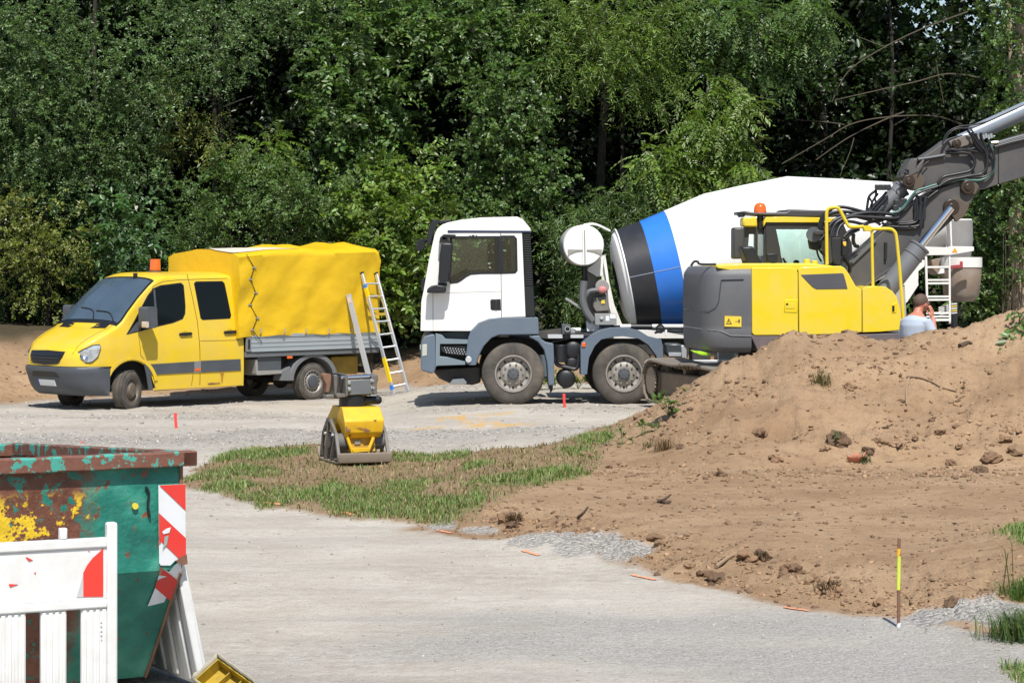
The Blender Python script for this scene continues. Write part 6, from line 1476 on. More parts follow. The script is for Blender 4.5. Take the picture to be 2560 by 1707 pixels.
# boom: foot section (two side plates), upper section, cylinders
YB = 1.12
low = E6([(235, 1060), (262, 1040), (400, 920), (520, 810), (650, 690), (760, 620), (850, 575), (960, 540), (1060, 545), (1085, 570), (1075, 610), (1030, 680), (960, 740), (900, 800), (800, 890), (720, 965), (600, 1040), (340, 1215), (250, 1300), (180, 1290)], YB)
nb(low, YB - .26, YB + .26, 'boom_foot', BOOM, exc, .012)
nb(E6([(255, 1060), (410, 912), (420, 925), (265, 1072)], YB), YB - .30, YB - .24, 'boom_rib', M('rib grey', (.12, .12, .12), .5), exc, .006)
nb(E6([(340, 1205), (600, 1030), (725, 945), (730, 965), (605, 1050), (350, 1222)], YB), YB - .31, YB - .2, 'boom_rib', BOOM, exc, .01)
nb(E6([(470, 930), (488, 930), (484, 1045), (468, 1045)], YB), YB - .31, YB - .25, 'grab_plate', BLK, exc, .006)
upp = E6([(592, 520), (605, 470), (655, 385), (720, 382), (800, 330), (890, 265), (980, 235), (1050, 250), (1085, 300), (1240, 290), (1411, 240), (1800, 120), (2100, 20), (2125, 70), (1800, 345), (1411, 500), (1215, 556), (1130, 585), (1060, 580), (960, 555), (840, 560), (760, 590), (700, 592), (640, 575)], YB)
nb(upp, YB - .22, YB + .22, 'boom', BOOM, exc, .012)
nb(E6([(1213, 300), (1222, 300), (1222, 556), (1213, 558)], YB), YB - .225, YB - .2, 'boom_weld', BLK, exc)
nb(E6([(600, 480), (660, 390), (685, 388), (672, 450), (720, 392), (730, 400), (700, 470), (640, 500)], YB), YB - .30, YB - .22, 'boom_ear', M('ear grey', (.10, .095, .09), .5), exc, .01)
nb(E6([(890, 275), (1000, 232), (1030, 250), (1020, 300), (960, 320), (905, 310)], YB), YB - .27, YB - .21, 'boom_ear', M('worn ear', (.17, .15, .13), .6), exc, .012)
PIN = M('greasy pin', (.05, .035, .025), .35, metal=.3)
for px, py, r_ in ((660, 530, .10), (975, 285, .07), (940, 700, .125), (1045, 570, .11), (250, 1240, .12)):
    p = EF.p3((px, py), YB - .34, C6); mb = MB(); mb.cyl(p, p + Vector((0, .68, 0)), r_, seg=22); mb.lathe([(0, r_ * .5), (-.02, r_ * .5), (-.02, .001)], p, (0, 1, 0), 14); mb.build('pivot_pin', PIN if px != 250 else BOOM, exc, .012)
nb(E6([(620, 500), (700, 470), (740, 540), (720, 585), (640, 590), (600, 560)], YB), YB - .29, YB - .22, 'pivot_boss', M('brown boss', (.10, .075, .055), .55), exc, .015)
nb(E6([(880, 680), (900, 650), (960, 650), (1020, 690), (990, 760), (930, 800), (890, 740)], YB), YB - .33, YB - .26, 'pivot_boss', M('brown boss', (.10, .075, .055), .55), exc, .015)
nb(E6([(990, 560), (1060, 540), (1085, 570), (1060, 620), (1010, 620)], YB), YB - .31, YB - .25, 'pivot_boss', M('brown boss', (.10, .075, .055), .55), exc, .015)
def ram(a, b, c_, r0, r1, yl, nm, mt):
    pa, pb, pc = EF.p3(a, yl, C6), EF.p3(b, yl, C6), EF.p3(c_, yl, C6)
    mb = MB(); L = (pb - pa).length; mb.lathe([(0, .001), (0, r0), (L * .78, r0), (L * .78, r0 * 1.08), (L * .80, r0 * 1.08), (L * .80, r0), (L - .03, r0), (L - .03, r0 * 1.1), (L, r0 * 1.1), (L, .001)], pa, pb - pa, 24); o = mb.build(nm, mt, exc, smooth=40)
    mb = MB(); mb.cyl(pb, pc, r1, seg=20); mb.build('rod', CHROME, o, smooth=60)
    return o
RAMG = M('ram grey', (.15, .16, .175), .35, coat=.2, var=.08, dirt=(.2, .17, .14), damt=.15)
for yl in (YB - .42, YB + .42):
    ram((505, 1250), (735, 955), (935, 705), .155, .062, yl, 'lift_cylinder', RAMG)
ram((420, 760), (618, 575), (655, 535), .135, .075, YB - .02, 'boom_adjust_cylinder', RAMG)
ram((985, 262), (1190, 172), (1100, 212), .085, .05, YB, 'arm_cylinder_end', LGREY)
ram((1075, 225), (2000, -200), (2250, -310), .135, .06, YB, 'arm_cylinder', LGREY)
# arm beyond the frame, so that the machine is whole
xe, ze = E6([(2090, 50)], YB)[0]
nb([(xe - .25, ze + .55), (xe + .2, ze + .5), (xe + .75, ze - 2.6), (xe + .6, ze - 2.75), (xe + .25, ze - 2.5), (xe - .15, ze - .1)], YB - .17, YB + .17, 'arm', BOOM, exc, .015)
nb([(xe + .45, ze - 2.5), (xe + .8, ze - 2.55), (xe + .95, ze - 3.0), (xe + .8, ze - 3.1), (xe + .5, ze - 2.95)], YB - .22, YB + .22, 'quick_coupler', CGRY, exc, .02)
# hoses, lots of them
def hose(pts, c, y0, y1, r=.022, nm='hose', mt=None):
    n = len(pts); mb = MB(); mb.tube([EF.p3(q, y0 + (y1 - y0) * i / (n - 1), c) for i, q in enumerate(pts)], r, 7, 5); return mb.build(nm, mt or HOSE, exc, smooth=60)
for q, ya, yb_, r_ in [([(460, 690), (475, 600), (520, 510), (620, 430), (740, 405), (880, 425), (1050, 470), (1160, 475)], .9, .85, .028), ([(480, 690), (500, 600), (570, 510), (700, 465), (850, 470), (1000, 490), (1200, 490)], .85, .8, .028),
                       ([(590, 660), (650, 590), (740, 545), (860, 520), (1000, 490), (1150, 480), (1330, 490), (1500, 525)], .7, .82, .030), ([(610, 800), (625, 720), (680, 620), (780, 560), (900, 530), (1100, 540), (1400, 555), (1500, 545)], .65, .8, .030),
                       ([(630, 800), (650, 720), (700, 640), (780, 600), (900, 600), (1050, 640)], .66, .8, .026), ([(690, 800), (700, 730), (740, 650), (820, 600), (940, 610), (1100, 660)], .62, .8, .024),
                       ([(1080, 450), (1090, 380), (1105, 290), (1140, 235), (1210, 190)], .95, .95, .022), ([(1110, 460), (1140, 380), (1170, 310), (1230, 230)], .93, .95, .018), ([(1130, 470), (1180, 400), (1260, 310), (1340, 210)], .9, .9, .022), ([(1160, 480), (1230, 400), (1300, 330), (1350, 270)], .88, .88, .020), ([(1120, 290), (1150, 350), (1160, 420), (1110, 460)], .9, .9, .016), ([(1210, 200), (1190, 290), (1200, 370), (1150, 450)], .92, .92, .016),
                       ([(1280, 610), (1340, 650), (1450, 665), (1600, 668), (1720, 660)], .83, .8, .022), ([(1300, 560), (1450, 600), (1600, 640), (1700, 690)], .82, .8, .022), ([(1340, 630), (1480, 690), (1620, 690), (1730, 680)], .84, .8, .022), ([(1500, 630), (1600, 630), (1690, 615), (1740, 580), (1745, 450), (1735, 350), (1730, 300)], .8, .8, .024), ([(1520, 610), (1650, 600), (1705, 570), (1715, 450), (1710, 370)], .8, .8, .022), ([(1720, 660), (1770, 640), (1785, 560), (1790, 400), (1780, 300), (1775, 255)], .8, .8, .026), ([(1780, 680), (1800, 600), (1830, 420), (1845, 310), (1870, 280)], .8, .8, .026),
                       ([(440, 870), (430, 960), (450, 1050), (490, 1120)], .5, .5, .016), ([(430, 900), (480, 990), (530, 1040)], .5, .6, .018), ([(460, 850), (520, 780), (540, 720)], .5, .6, .016), ([(910, 760), (905, 850), (930, 910), (970, 920)], .7, .8, .030), ([(770, 1070), (830, 1130), (860, 1200), (850, 1260)], .4, .5, .03), ([(780, 800), (850, 730), (940, 680), (1040, 640)], .6, .75, .026), ([(800, 820), (900, 740), (980, 700)], .62, .78, .024), ([(1010, 640), (1150, 600), (1250, 590), (1320, 560)], .8, .8, .026), ([(960, 540), (1080, 570), (1200, 600), (1260, 640)], .78, .8, .022)]:
    hose(q, CA, ya, yb_, r_)
GRNH = M('green hose', (.05, .14, .12), .4)
for q, r_, mt in [([(240, 1480), (330, 1460), (420, 1390), (500, 1280), (580, 1190), (700, 1150), (830, 1110), (1000, 1080), (1150, 1040), (1280, 1050), (1400, 1050), (1520, 1000), (1600, 900), (1600, 780), (1570, 650), (1530, 560), (1520, 440)], .020, GRNH), ([(330, 1480), (450, 1390), (560, 1250), (700, 1180), (860, 1130), (1050, 1060), (1200, 1020), (1330, 1010), (1450, 1010), (1560, 950), (1600, 850), (1585, 700), (1540, 600), (1500, 430)], .022, HOSE),
              ([(870, 1130), (1000, 1050), (1150, 1020), (1300, 990), (1420, 970), (1490, 900), (1510, 800), (1490, 690), (1440, 600), (1400, 480)], .024, HOSE), ([(860, 1090), (930, 1010), (1050, 980), (1200, 950), (1290, 920), (1340, 840), (1330, 770), (1280, 710), (1200, 690), (1080, 690), (970, 690)], .026, HOSE), ([(960, 660), (1100, 640), (1250, 650), (1340, 630)], .018, HOSE), ([(980, 640), (1100, 660), (1240, 660), (1380, 680)], .018, HOSE),
              ([(920, 590), (950, 480), (1020, 400), (1140, 350), (1300, 330), (1440, 300), (1560, 260), (1800, 150), (2000, 60)], .012, HOSE), ([(940, 540), (1000, 450), (1100, 380), (1250, 370), (1350, 350), (1500, 290), (1900, 110)], .012, HOSE), ([(1250, 400), (1310, 480), (1340, 560), (1400, 640), (1440, 680)], .022, HOSE), ([(1300, 420), (1380, 560), (1430, 620), (1500, 690), (1560, 760)], .022, HOSE),
              ([(1350, 440), (1390, 540), (1450, 620)], .022, HOSE), ([(1420, 430), (1440, 520), (1510, 680)], .022, HOSE), ([(360, 990), (370, 940), (430, 910), (480, 930), (440, 980), (380, 990)], .010, HOSE), ([(600, 960), (640, 900), (690, 840), (740, 800)], .010, HOSE), ([(560, 1568), (570, 1450), (565, 1330), (600, 1250)], .022, HOSE), ([(620, 1568), (630, 1400), (640, 1280), (700, 1220), (830, 1180)], .024, HOSE), ([(680, 1568), (690, 1400), (720, 1300), (800, 1230), (870, 1180)], .024, HOSE)]:
    hose(q, CB, YB - .33, YB - .29, r_, 'hose', mt)
for q in ([(600, 780), (760, 755), (950, 722)], [(1600, 590), (1800, 535), (2000, 480), (2300, 400)], [(1600, 610), (1800, 555), (2000, 505), (2300, 425)], [(1620, 570), (1800, 515), (2000, 462), (2300, 380)]):
    mb = MB(); mb.tube([EF.p3(p_, YB - .27, CB) for p_ in q], .032, 8, 3); mb.build('steel_pipe', M('pipe dark steel', (.05, .055, .065), .45, metal=.1), exc)
mb = MB()
for k in range(7): p = EF.p3((1350 + k * 34, 440 + (k % 2) * 16), YB - .3, CB); mb.cyl(p, p + Vector((.01, 0, -.07)), .022, seg=8)
for k in range(4): p = EF.p3((1555 + k * 18, 560), YB - .3, CB); mb.cyl(p, p + Vector((.05, 0, .01)), .022, seg=8)
mb.build('hose_fittings', STEEL, exc)
mb = MB()
for (x_, z_) in ((1230, 150), (1300, 150), (1350, 150), (1480, 350), (1520, 380), (1460, 420), (1560, 330)): p = EF.p3((x_, z_), .86, CA); mb.obox(p, .10, .09, .09)
vb = mb.build('valve_bank', M('valve dark', (.04, .042, .045), .4, metal=.3), exc, .01); vb['kind'] = 'stuff'
# fabric vest hanging under the counterweight is a separate thing, see below
# undercarriage: turned across, running towards the camera
UF_C = EF.loc(Vector((4.15, 37.45, 0.14)))
uang = math.atan2(-.957, .29) - EF.yaw
ud = Vector((math.cos(uang), math.sin(uang), 0)); un = Vector((-math.sin(uang), math.cos(uang), 0))
UM = Matrix((ud, un, Vector((0, 0, 1)))).transposed()          # local track axes -> excavator axes
UC = Vector((UF_C.x, UF_C.y, 0))
def upts(pts): return [UC + UM @ Vector(p) for p in pts]
def ubuild(mb, nm, mt, par=exc, **k):
    mb.v = [tuple(UC + UM @ Vector(v)) for v in mb.v]; return mb.build(nm, mt, par, **k)
HT, LT, TWD, GA = .70, 4.3, .60, 1.17
for sgn in (-1, 1):
    cy_ = sgn * GA
    mb = MB(); mb.box(-LT / 2 + .35, LT / 2 - .35, cy_ - .17, cy_ + .17, .14, .50); tf = ubuild(mb, 'track_frame', TRKD, bevel=.03)
    loop = []; rr_ = HT / 2 - .03
    for k in range(13): a = R(90 + 180 * k / 12); loop.append((-LT / 2 + rr_ + rr_ * math.cos(a), rr_ + .03 + rr_ * math.sin(a)))
    nb_ = 24
    for k in range(1, nb_): loop.append((-LT / 2 + rr_ + (LT - 2 * rr_) * k / nb_, .03))
    for k in range(13): a = R(-90 + 180 * k / 12); loop.append((LT / 2 - rr_ + rr_ * math.cos(a), rr_ + .03 + rr_ * math.sin(a)))
    for k in range(1, nb_): t_ = k / nb_; loop.append((LT / 2 - rr_ - (LT - 2 * rr_) * t_, 2 * rr_ + .03 - .035 * math.sin(math.pi * 2 * t_) ** 2))
    # one shoe after another along the loop
    Lp = [Vector(p) for p in loop]; seg = [(Lp[(i + 1) % len(Lp)] - Lp[i]).length for i in range(len(Lp))]; tot = sum(seg); ns_ = 56
    me_shoe = None
    for k in range(ns_):
        d_ = tot * k / ns_; i = 0
        while d_ > seg[i]: d_ -= seg[i]; i += 1
        a_, b_ = Lp[i], Lp[(i + 1) % len(Lp)]; p = a_ + (b_ - a_) * (d_ / seg[i]); t_ = (b_ - a_).normalized(); nrm_ = Vector((t_.y, -t_.x))
        if me_shoe is None:
            m_ = MB(); L_ = tot / ns_ * .96
            m_.box(-L_ / 2, L_ / 2, -TWD / 2, TWD / 2, -.012, .012)
            for g_ in (-.32, 0, .32): m_.mat(1).box(g_ * L_ - .008, g_ * L_ + .008, -TWD / 2, TWD / 2, .012, .036)
            m_.mat(0).box(-L_ * .4, L_ * .4, -.10, -.05, -.07, -.012); m_.box(-L_ * .4, L_ * .4, .05, .10, -.07, -.012)
            so = m_.build('track_shoe', [TRKD, GROU], exc); me_shoe = so.data
        else:
            so = bpy.data.objects.new('track_shoe', me_shoe); COL.objects.link(so); so.parent = exc
        X = UM @ Vector((t_.x, 0, t_.y)); Z = UM @ Vector((nrm_.x, 0, nrm_.y)); Y = Z.cross(X)
        so.matrix_local = Matrix.Translation(UC + UM @ Vector((p.x, cy_, p.y))) @ Matrix((X, Y, Z)).transposed().to_4x4()
    for xw, nm in ((-LT / 2 + rr_, 'sprocket'), (LT / 2 - rr_, 'idler')):
        mb = MB(); r_ = rr_ - .09; pr = []
        n_ = 42 if nm == 'sprocket' else 30
        ol = [(xw + (r_ + (.035 if (k % 2 and nm == 'sprocket') else 0)) * math.cos(2 * math.pi * k / n_), rr_ + .03 + (r_ + (.035 if (k % 2 and nm == 'sprocket') else 0)) * math.sin(2 * math.pi * k / n_)) for k in range(n_)]
        mb.prism(ol, cy_ - .04, cy_ + .04); c_ = Vector((xw, cy_ - .20, rr_ + .03)); mb.cyl(c_, c_ + Vector((0, .40, 0)), r_ * .72, seg=24); c_ = Vector((xw, cy_ - .24, rr_ + .03)); mb.cyl(c_, c_ + Vector((0, .48, 0)), r_ * .5, seg=20)
        if nm == 'sprocket': mb.prism([(xw + (x_ - xw) * .88, rr_ + .03 + (z_ - rr_ - .03) * .88) for x_, z_ in ol], cy_ - .275, cy_ - .245); mb.prism([(xw + (x_ - xw) * .88, rr_ + .03 + (z_ - rr_ - .03) * .88) for x_, z_ in ol], cy_ + .245, cy_ + .275)
        ubuild(mb, nm, M('dusty sprocket steel', (.27, .215, .155), .7, var=.15, vs=8), bevel=.004)
    for k in range(7):
        mb = MB(); c_ = Vector((-LT / 2 + .75 + k * .47, cy_ - .16, .16)); mb.cyl(c_, c_ + Vector((0, .32, 0)), .085, seg=14); ubuild(mb, 'track_roller', TRKD)
    for k in (-.7, .7):
        mb = MB(); c_ = Vector((k, cy_ - .12, .54)); mb.cyl(c_, c_ + Vector((0, .24, 0)), .055, seg=12); ubuild(mb, 'carrier_roller', TRKD)
mb = MB(); mb.box(-1.0, 1.0, -GA + .1, GA - .1, .34, .60); ubuild(mb, 'undercarriage_frame', TRKD, bevel=.05)
mb = MB(); mb.cyl(UC + Vector((0, 0, .55)), UC + Vector((0, 0, .95)), .62, seg=32); mb.build('slew_ring', CHAS, exc)

# lime-green vest lying on the track frame
v0 = EF.p3((1700, 880), .12)
vt = MB(); q = E5([(150, 1290), (200, 1300), (235, 1300), (318, 1322), (300, 1336), (230, 1330), (180, 1310)], .3)
vt.prism(q, .26, .40, fy=lambda x, z, y: y + .02 * math.sin(x * 20)); o = vt.build('hi_vis_vest', HIVIS, None, .012)
o.location = EF.o; o.rotation_euler = (0, 0, EF.yaw); tag(o, 'lime green cloth tucked under the grey counterweight of the excavator', 'vest')
# ------------------------------------------------------------------ plate compactor attachment
KF = Frame(*gpt(846, 1163, .08), 0, R(20))
KF.o.z = Hs(KF.o.x, KF.o.y + .2) + .005
cpt = thing('plate_compactor', KF.o, KF.yaw, 'yellow vibrating plate compactor attachment standing on the grass verge', 'compactor')
K7 = lambda p, y=0.0: KF.side(p, y, C7)
kb = lambda poly, y0, y1, nm, mt, par=cpt, bv=.006, hl=(): (MB().prism(poly, y0, y1, hl)).build(nm, mt, par, bv)
pw0, pw1 = K7([(452, 1300)])[0][0], K7([(1145, 1300)])[0][0]; DP_ = .88
# base plate turned up at the front and the rear
prof = [(-.02, .135), (-.025, .115), (.0, .02), (.10, .0), (DP_ - .10, .0), (DP_, .03), (DP_ + .06, .15), (DP_ + .045, .155), (DP_ - .02, .05), (DP_ - .12, .022), (.11, .022), (.03, .04), (-.005, .135)]
mb = MB(); mb.xprism(prof, pw0, pw1); mb.build('base_plate', CPLT, cpt, .006)
xm = (pw0 + pw1) / 2; bw = .235
zs = {k: K7([(700, k)])[0][1] for k in (625, 800, 1020, 1155, 1210, 950)}
# yellow hood: front face in two planes, side cheeks
hood_p = [(.10, zs[1020]), (.05, zs[950]), (.04, zs[800]), (.18, zs[625]), (.60, zs[625]), (.80, zs[800]), (.78, zs[950]), (.66, zs[1020] - .05), (.58, zs[1020] - .02), (.50, zs[1020] + .12), (.38, zs[1020] + .16), (.28, zs[1020] + .10), (.22, zs[1020] - .03)]
xl, xr_ = xm - .225, xm + .235
def taper(o, z0, z1, k0, k1):
    for v in o.data.vertices:
        t = (v.co.z - z0) / (z1 - z0); v.co.x = xm + (v.co.x - xm) * (k0 + (k1 - k0) * max(0, min(1, t)))
o = (MB().xprism(hood_p, xl, xr_)).build('hood', CYEL, cpt, .012)
for v in o.data.vertices:
    z = v.co.z; k = float(np.interp(z, [zs[1020] - .05, zs[950], zs[800], zs[625]], [.86, .98, 1.05, 1.0])); v.co.x = xm + (v.co.x - xm) * k
mb = MB(); mb.xprism([(.11, zs[1210]), (.14, zs[1155]), (.14, zs[1020] + .02), (.62, zs[1020] + .02), (.62, zs[1155]), (.58, zs[1210])], xm - .15, xm + .165); mb.build('exciter_housing', M('compactor yellow dark', (.50, .29, .012), .5, dirt=(.2, .12, .05), damt=.35, ds=6), cpt, .01)
for sg, cx0 in ((-1, 590), (1, 935)):
    a_, b_ = K7([(cx0, 1015)])[0], K7([(655 if sg < 0 else 850, 1215)])[0]
    mb = MB(); mb.tube([(a_[0], .08, a_[1]), (b_[0], .06, b_[1])], .02, 8, 0); mb.build('guard_bar', CYEL, cpt)
kb(K7([(640, 1160), (858, 1148), (852, 1195), (650, 1212)]), .03, .10, 'lower_guard', CYEL)
kb(K7([(697, 1062), (780, 1056), (783, 1110), (700, 1116)]), .125, .14, 'type_plate', M('type plate', (.33, .33, .33), .4, metal=.4))
kb(K7([(402, 664), (472, 664), (470, 770), (410, 750)], .0), 0, .004, 'sticker', M('faded sticker', (.24, .16, .12), .6)) if False else None
# worn paint scratches on the hood front
mb = MB()
for q in ([(540, 870), (556, 858), (566, 900), (600, 900), (610, 918), (580, 935), (548, 925)], [(650, 878), (740, 880), (790, 895), (800, 880), (812, 905), (770, 900), (700, 888)], [(780, 905), (830, 900), (870, 925), (800, 945), (775, 935)], [(820, 945), (850, 980), (842, 985)], [(900, 780), (950, 775), (930, 800)], [(585, 975), (615, 975), (618, 1000), (590, 998)]):
    p_ = K7(q, .05); mb.add([(x, .036 if z > zs[950] else .036 + .05 * (zs[950] - z) / (zs[950] - zs[1020]), z) for x, z in p_], [tuple(range(len(p_)))])
mb.build('scratched_paint', RUST, cpt)['kind'] = 'stuff'
# side brackets and rubber mounts
for sg in (-1, 1):
    xs = xm + sg * .30
    mb = MB(); th = .018
    for q in ([(.02, .03), (.06, .03), (.20, .33), (.16, .35)], [(.16, .35), (.20, .33), (.42, .47), (.52, .47), (.52, .51), (.40, .51)], [(.52, .51), (.48, .47), (.70, .30), (.73, .33)], [(.69, .33), (.73, .33), (.84, .05), (.79, .05)], [(.20, .33), (.24, .32), (.40, .03), (.36, .03)], [(.48, .46), (.52, .46), (.66, .03), (.62, .03)]):
        b0 = len(mb.v); mb.prism(q, xs - th, xs + th)
        for i in range(b0, len(mb.v)): x, y, z = mb.v[i]; mb.v[i] = (y, x, z)
    mb.build('side_bracket', CGRY, cpt, .004)
    for yy in (.24, .56):
        c_ = Vector((xm + sg * .16, yy, .25)); mb = MB(); mb.cyl(c_, c_ + Vector((sg * .13, 0, 0)), .10, seg=18); mb.build('rubber_mount', M('mount grey', (.13, .125, .12), .7), cpt, .012)
        c_ = Vector((xm + sg * .318, yy, .33)); mb = MB(); mb.cyl(c_, c_ + Vector((sg * .02, 0, 0)), .02, seg=8); mb.build('bolt', STEEL, cpt)
# black rotator
zr0, zr1 = zs[625] - .02, K7([(700, 470)])[0][1]
xc_, = [K7([(650, 560)], .35)[0][0]]
mb = MB(); mb.cyl((xc_, .38, zr0), (xc_, .38, zr1), .165, seg=28); mb.build('rotator', BLK, cpt, .01)
mb = MB(); p = Vector((xc_ + .11, .30, (zr0 + zr1) / 2 + .01)); mb.cyl(p, p + Vector((.17, 0, 0)), .05, seg=18); mb.ball(p + Vector((.17, 0, 0)), .05); mb.build('rotator_motor', BLK, cpt)
# grey coupler head on top
Y0c = .20
kb(K7([(560, 265), (900, 245), (930, 262), (935, 425), (880, 445), (590, 460), (562, 440)], Y0c), Y0c, Y0c + .03, 'coupler_plate', M('coupler grey', (.14, .16, .17), .5, metal=.2, dirt=(.28, .23, .16), damt=.2), cpt, .008)
for q, y0, y1 in (([(535, 185), (560, 180), (572, 240), (572, 470), (540, 475)], Y0c - .02, Y0c + .36), ([(880, 200), (915, 190), (945, 230), (950, 440), (915, 455), (890, 420)], Y0c - .02, Y0c + .36), ([(425, 200), (470, 198), (475, 300), (462, 440), (430, 450)], Y0c + .1, Y0c + .36), ([(928, 185), (970, 190), (972, 270), (950, 300), (930, 290)], Y0c, Y0c + .2)):
    kb(K7(q, Y0c), y0, y1, 'coupler_cheek', CGRY, cpt, .008)
a_, b_ = KF.p3((475, 232), Y0c + .06, C7), KF.p3((900, 212), Y0c + .06, C7)
mb = MB(); mb.cyl(a_, b_, .027, seg=16); mb.build('coupler_pin', CHROME, cpt)
mb = MB(); mb.box(K7([(630, 0)], Y0c)[0][0], K7([(890, 0)], Y0c)[0][0], Y0c + .03, Y0c + .34, zr1 - .01, zr1 + .05); mb.build('coupler_base', CGRY, cpt, .008)
kb(K7([(415, 440), (560, 440), (565, 480), (430, 490)], Y0c), Y0c, Y0c + .36, 'coupler_lip', CGRY, cpt, .006)
for q in ((585, 380), (902, 360), (580, 296), (893, 268)):
    p = KF.p3(q, Y0c, C7); mb = MB(); mb.lathe([(0, .028), (-.012, .028), (-.014, .018), (-.03, .016), (-.03, .001)], p, (0, 1, 0), 14); mb.build('bolt', STEEL, cpt)
kb(K7([(300, 200), (320, 180), (400, 190), (410, 240), (400, 330), (380, 440), (330, 440), (335, 320), (300, 250)], Y0c), Y0c + .15, Y0c + .30, 'rusty_hook', RUST, cpt, .02)
mb = MB(); mb.tube([KF.p3(q, Y0c + .2, C7) for q in ((330, 180), (440, 185), (530, 220))], .01, 6); mb.build('hose_stub', HOSE, cpt)
mb = MB(); p = KF.p3((360, 470), Y0c + .15, C7); mb.box(p.x - .08, p.x + .08, p.y - .05, p.y + .1, p.z - .03, p.z + .02); mb.build('hook_foot', CGRY, cpt, .01)

# ------------------------------------------------------------------ skip container
YAWS = R(30)
CK = at(494, 1127, 13.6)                                   # right upper corner of the rim
SF = Frame(CK.x, CK.y, Hs(CK.x - .5, CK.y + .6), YAWS)     # x along the near wall, y along the long wall
SF.o.z = min(SF.o.z, .03)
zr = CK.z - SF.o.z
skip = thing('skip_container', SF.o, SF.yaw, 'battered green skip container with rusty rim at the lower left', 'skip')
sm = bpy.data.materials.new('chipped green skip paint'); nt, b = nodes_of(sm); v_ = texco(nt)
n1, n2, n3 = noise(nt, v_, 9.0, 8, .60), noise(nt, v_, 13.0, 8, .66), noise(nt, v_, 3.0, 4)
sep = N(nt, 'ShaderNodeSeparateXYZ'); nt.links.new(v_, sep.inputs[0])
grn = ramp(nt, n3, [(.33, (.008, .12, .09)), (.5, (.016, .20, .145)), (.68, (.07, .30, .22))])
lft = ramp(nt, math_n(nt, 'ADD', math_n(nt, 'MULTIPLY', sep.outputs[0], -1.0), math_n(nt, 'MULTIPLY', n2, .25)), [(.70, (0, 0, 0)), (.80, (1, 1, 1))])      # the rusted field is on the left part
rf = ramp(nt, n2, [(.42, (0, 0, 0)), (.50, (1, 1, 1))])
rustc = ramp(nt, n1, [(.3, (.10, .035, .02)), (.6, (.20, .075, .04))])
patch = ramp(nt, math_n(nt, 'ADD', math_n(nt, 'MULTIPLY', n1, .55), math_n(nt, 'MULTIPLY', n2, .45)), [(.505, (0, 0, 0)), (.515, (1, 1, 1))])
zz = ramp(nt, math_n(nt, 'MULTIPLY', sep.outputs[2], .5), [(.39, (0, 0, 0)), (.44, (1, 1, 1)), (.56, (1, 1, 1)), (.60, (0, 0, 0))])
c = mixc(nt, lft, grn, mixc(nt, rf, grn, rustc))
yel_f = math_n(nt, 'MULTIPLY', math_n(nt, 'MULTIPLY', lft, patch), zz)
c = mixc(nt, lft, grn, rustc)
c = mixc(nt, math_n(nt, 'MULTIPLY', lft, ramp(nt, n2, [(.42, (1, 1, 1)), (.45, (0, 0, 0))])), c, grn)
c = mixc(nt, yel_f, c, (.74, .50, .02))
spots = ramp(nt, n2, [(.60, (0, 0, 0)), (.62, (1, 1, 1))])
c = mixc(nt, spots, c, rustc)
nt.links.new(c, b.inputs['Base Color']); b.inputs['Roughness'].default_value = .5
bump(nt, math_n(nt, 'ADD', n1, math_n(nt, 'MULTIPLY', n3, 2.0)), .6, .03, b)
rm = bpy.data.materials.new('rusty rim with green flakes'); nt, b = nodes_of(rm); v_ = texco(nt, (1, 1, 1)); n2, n1 = noise(nt, v_, 9, 8, .66), noise(nt, v_, 20, 5)
c = mixc(nt, n1, (.12, .045, .028), (.235, .10, .065)); c = mixc(nt, ramp(nt, n2, [(.535, (0, 0, 0)), (.55, (1, 1, 1))]), c, (.06, .34, .27))
nt.links.new(c, b.inputs['Base Color']); b.inputs['Roughness'].default_value = .7; bump(nt, n2, .6, .012, b)
NW, LW = 1.95, 3.1                                         # near wall, long wall
xo = -.078; zk = .72                                       # wall stands back from the rim; kink height
zrim = zr - .085
RD = .16                                                   # the long walls' rim drops towards the far end
def ring(ins_x, ins_y0, ins_y1, z, drop=0): return [(xo - ins_x, .06 + ins_y0, z), (-NW + ins_x, .06 + ins_y0, z), (-NW + ins_x, LW - ins_y1, z - drop), (xo - ins_x, LW - ins_y1, z - drop)]
T_ = .02
outer = [ring(.05, .42, .6, .05), ring(.0, .0, .0, zk), ring(0, 0, 0, zrim, RD)]
inner = [ring(.07, .44, .62, .08), ring(T_, T_, T_, zk), ring(T_, T_, T_, zrim, RD)]
nm_ = ('near_wall', 'left_wall', 'far_wall', 'right_wall')
for k in range(4):
    k2 = (k + 1) % 4; mb = MB()
    for i in range(2):
        n_ = 14
        for A_, fl_ in ((outer, 0), (inner, 1)):
            rows = [[tuple(Vector(A_[i + s][k]) * (1 - t) + Vector(A_[i + s][k2]) * t) for t in np.linspace(0, 1, n_)] for s in (0, 1)]
            rows = [rows[0], [tuple((Vector(a) + Vector(b_)) / 2) for a, b_ in zip(*rows)], rows[1]]
            mb.grid(rows)
    o = mb.build(nm_[k], [sm, RUST] if True else sm, skip, smooth=20, normals=False)
    for p_ in o.data.polygons:
        if (p_.index // (2 * (14 - 1))) % 2 == 1: p_.material_index = 1
    for v in o.data.vertices:       # dents
        c_ = v.co; d_ = .012 * float(fbm(np.array(c_.x * 2.1 + k), np.array(c_.z * 3 + c_.y * 2), 11 + k, 3)); v.co += Vector((d_, d_, 0))
mb = MB(); mb.add(ring(.05, .42, .6, .05), [(0, 1, 2, 3)]); mb.build('floor', RUST, skip)
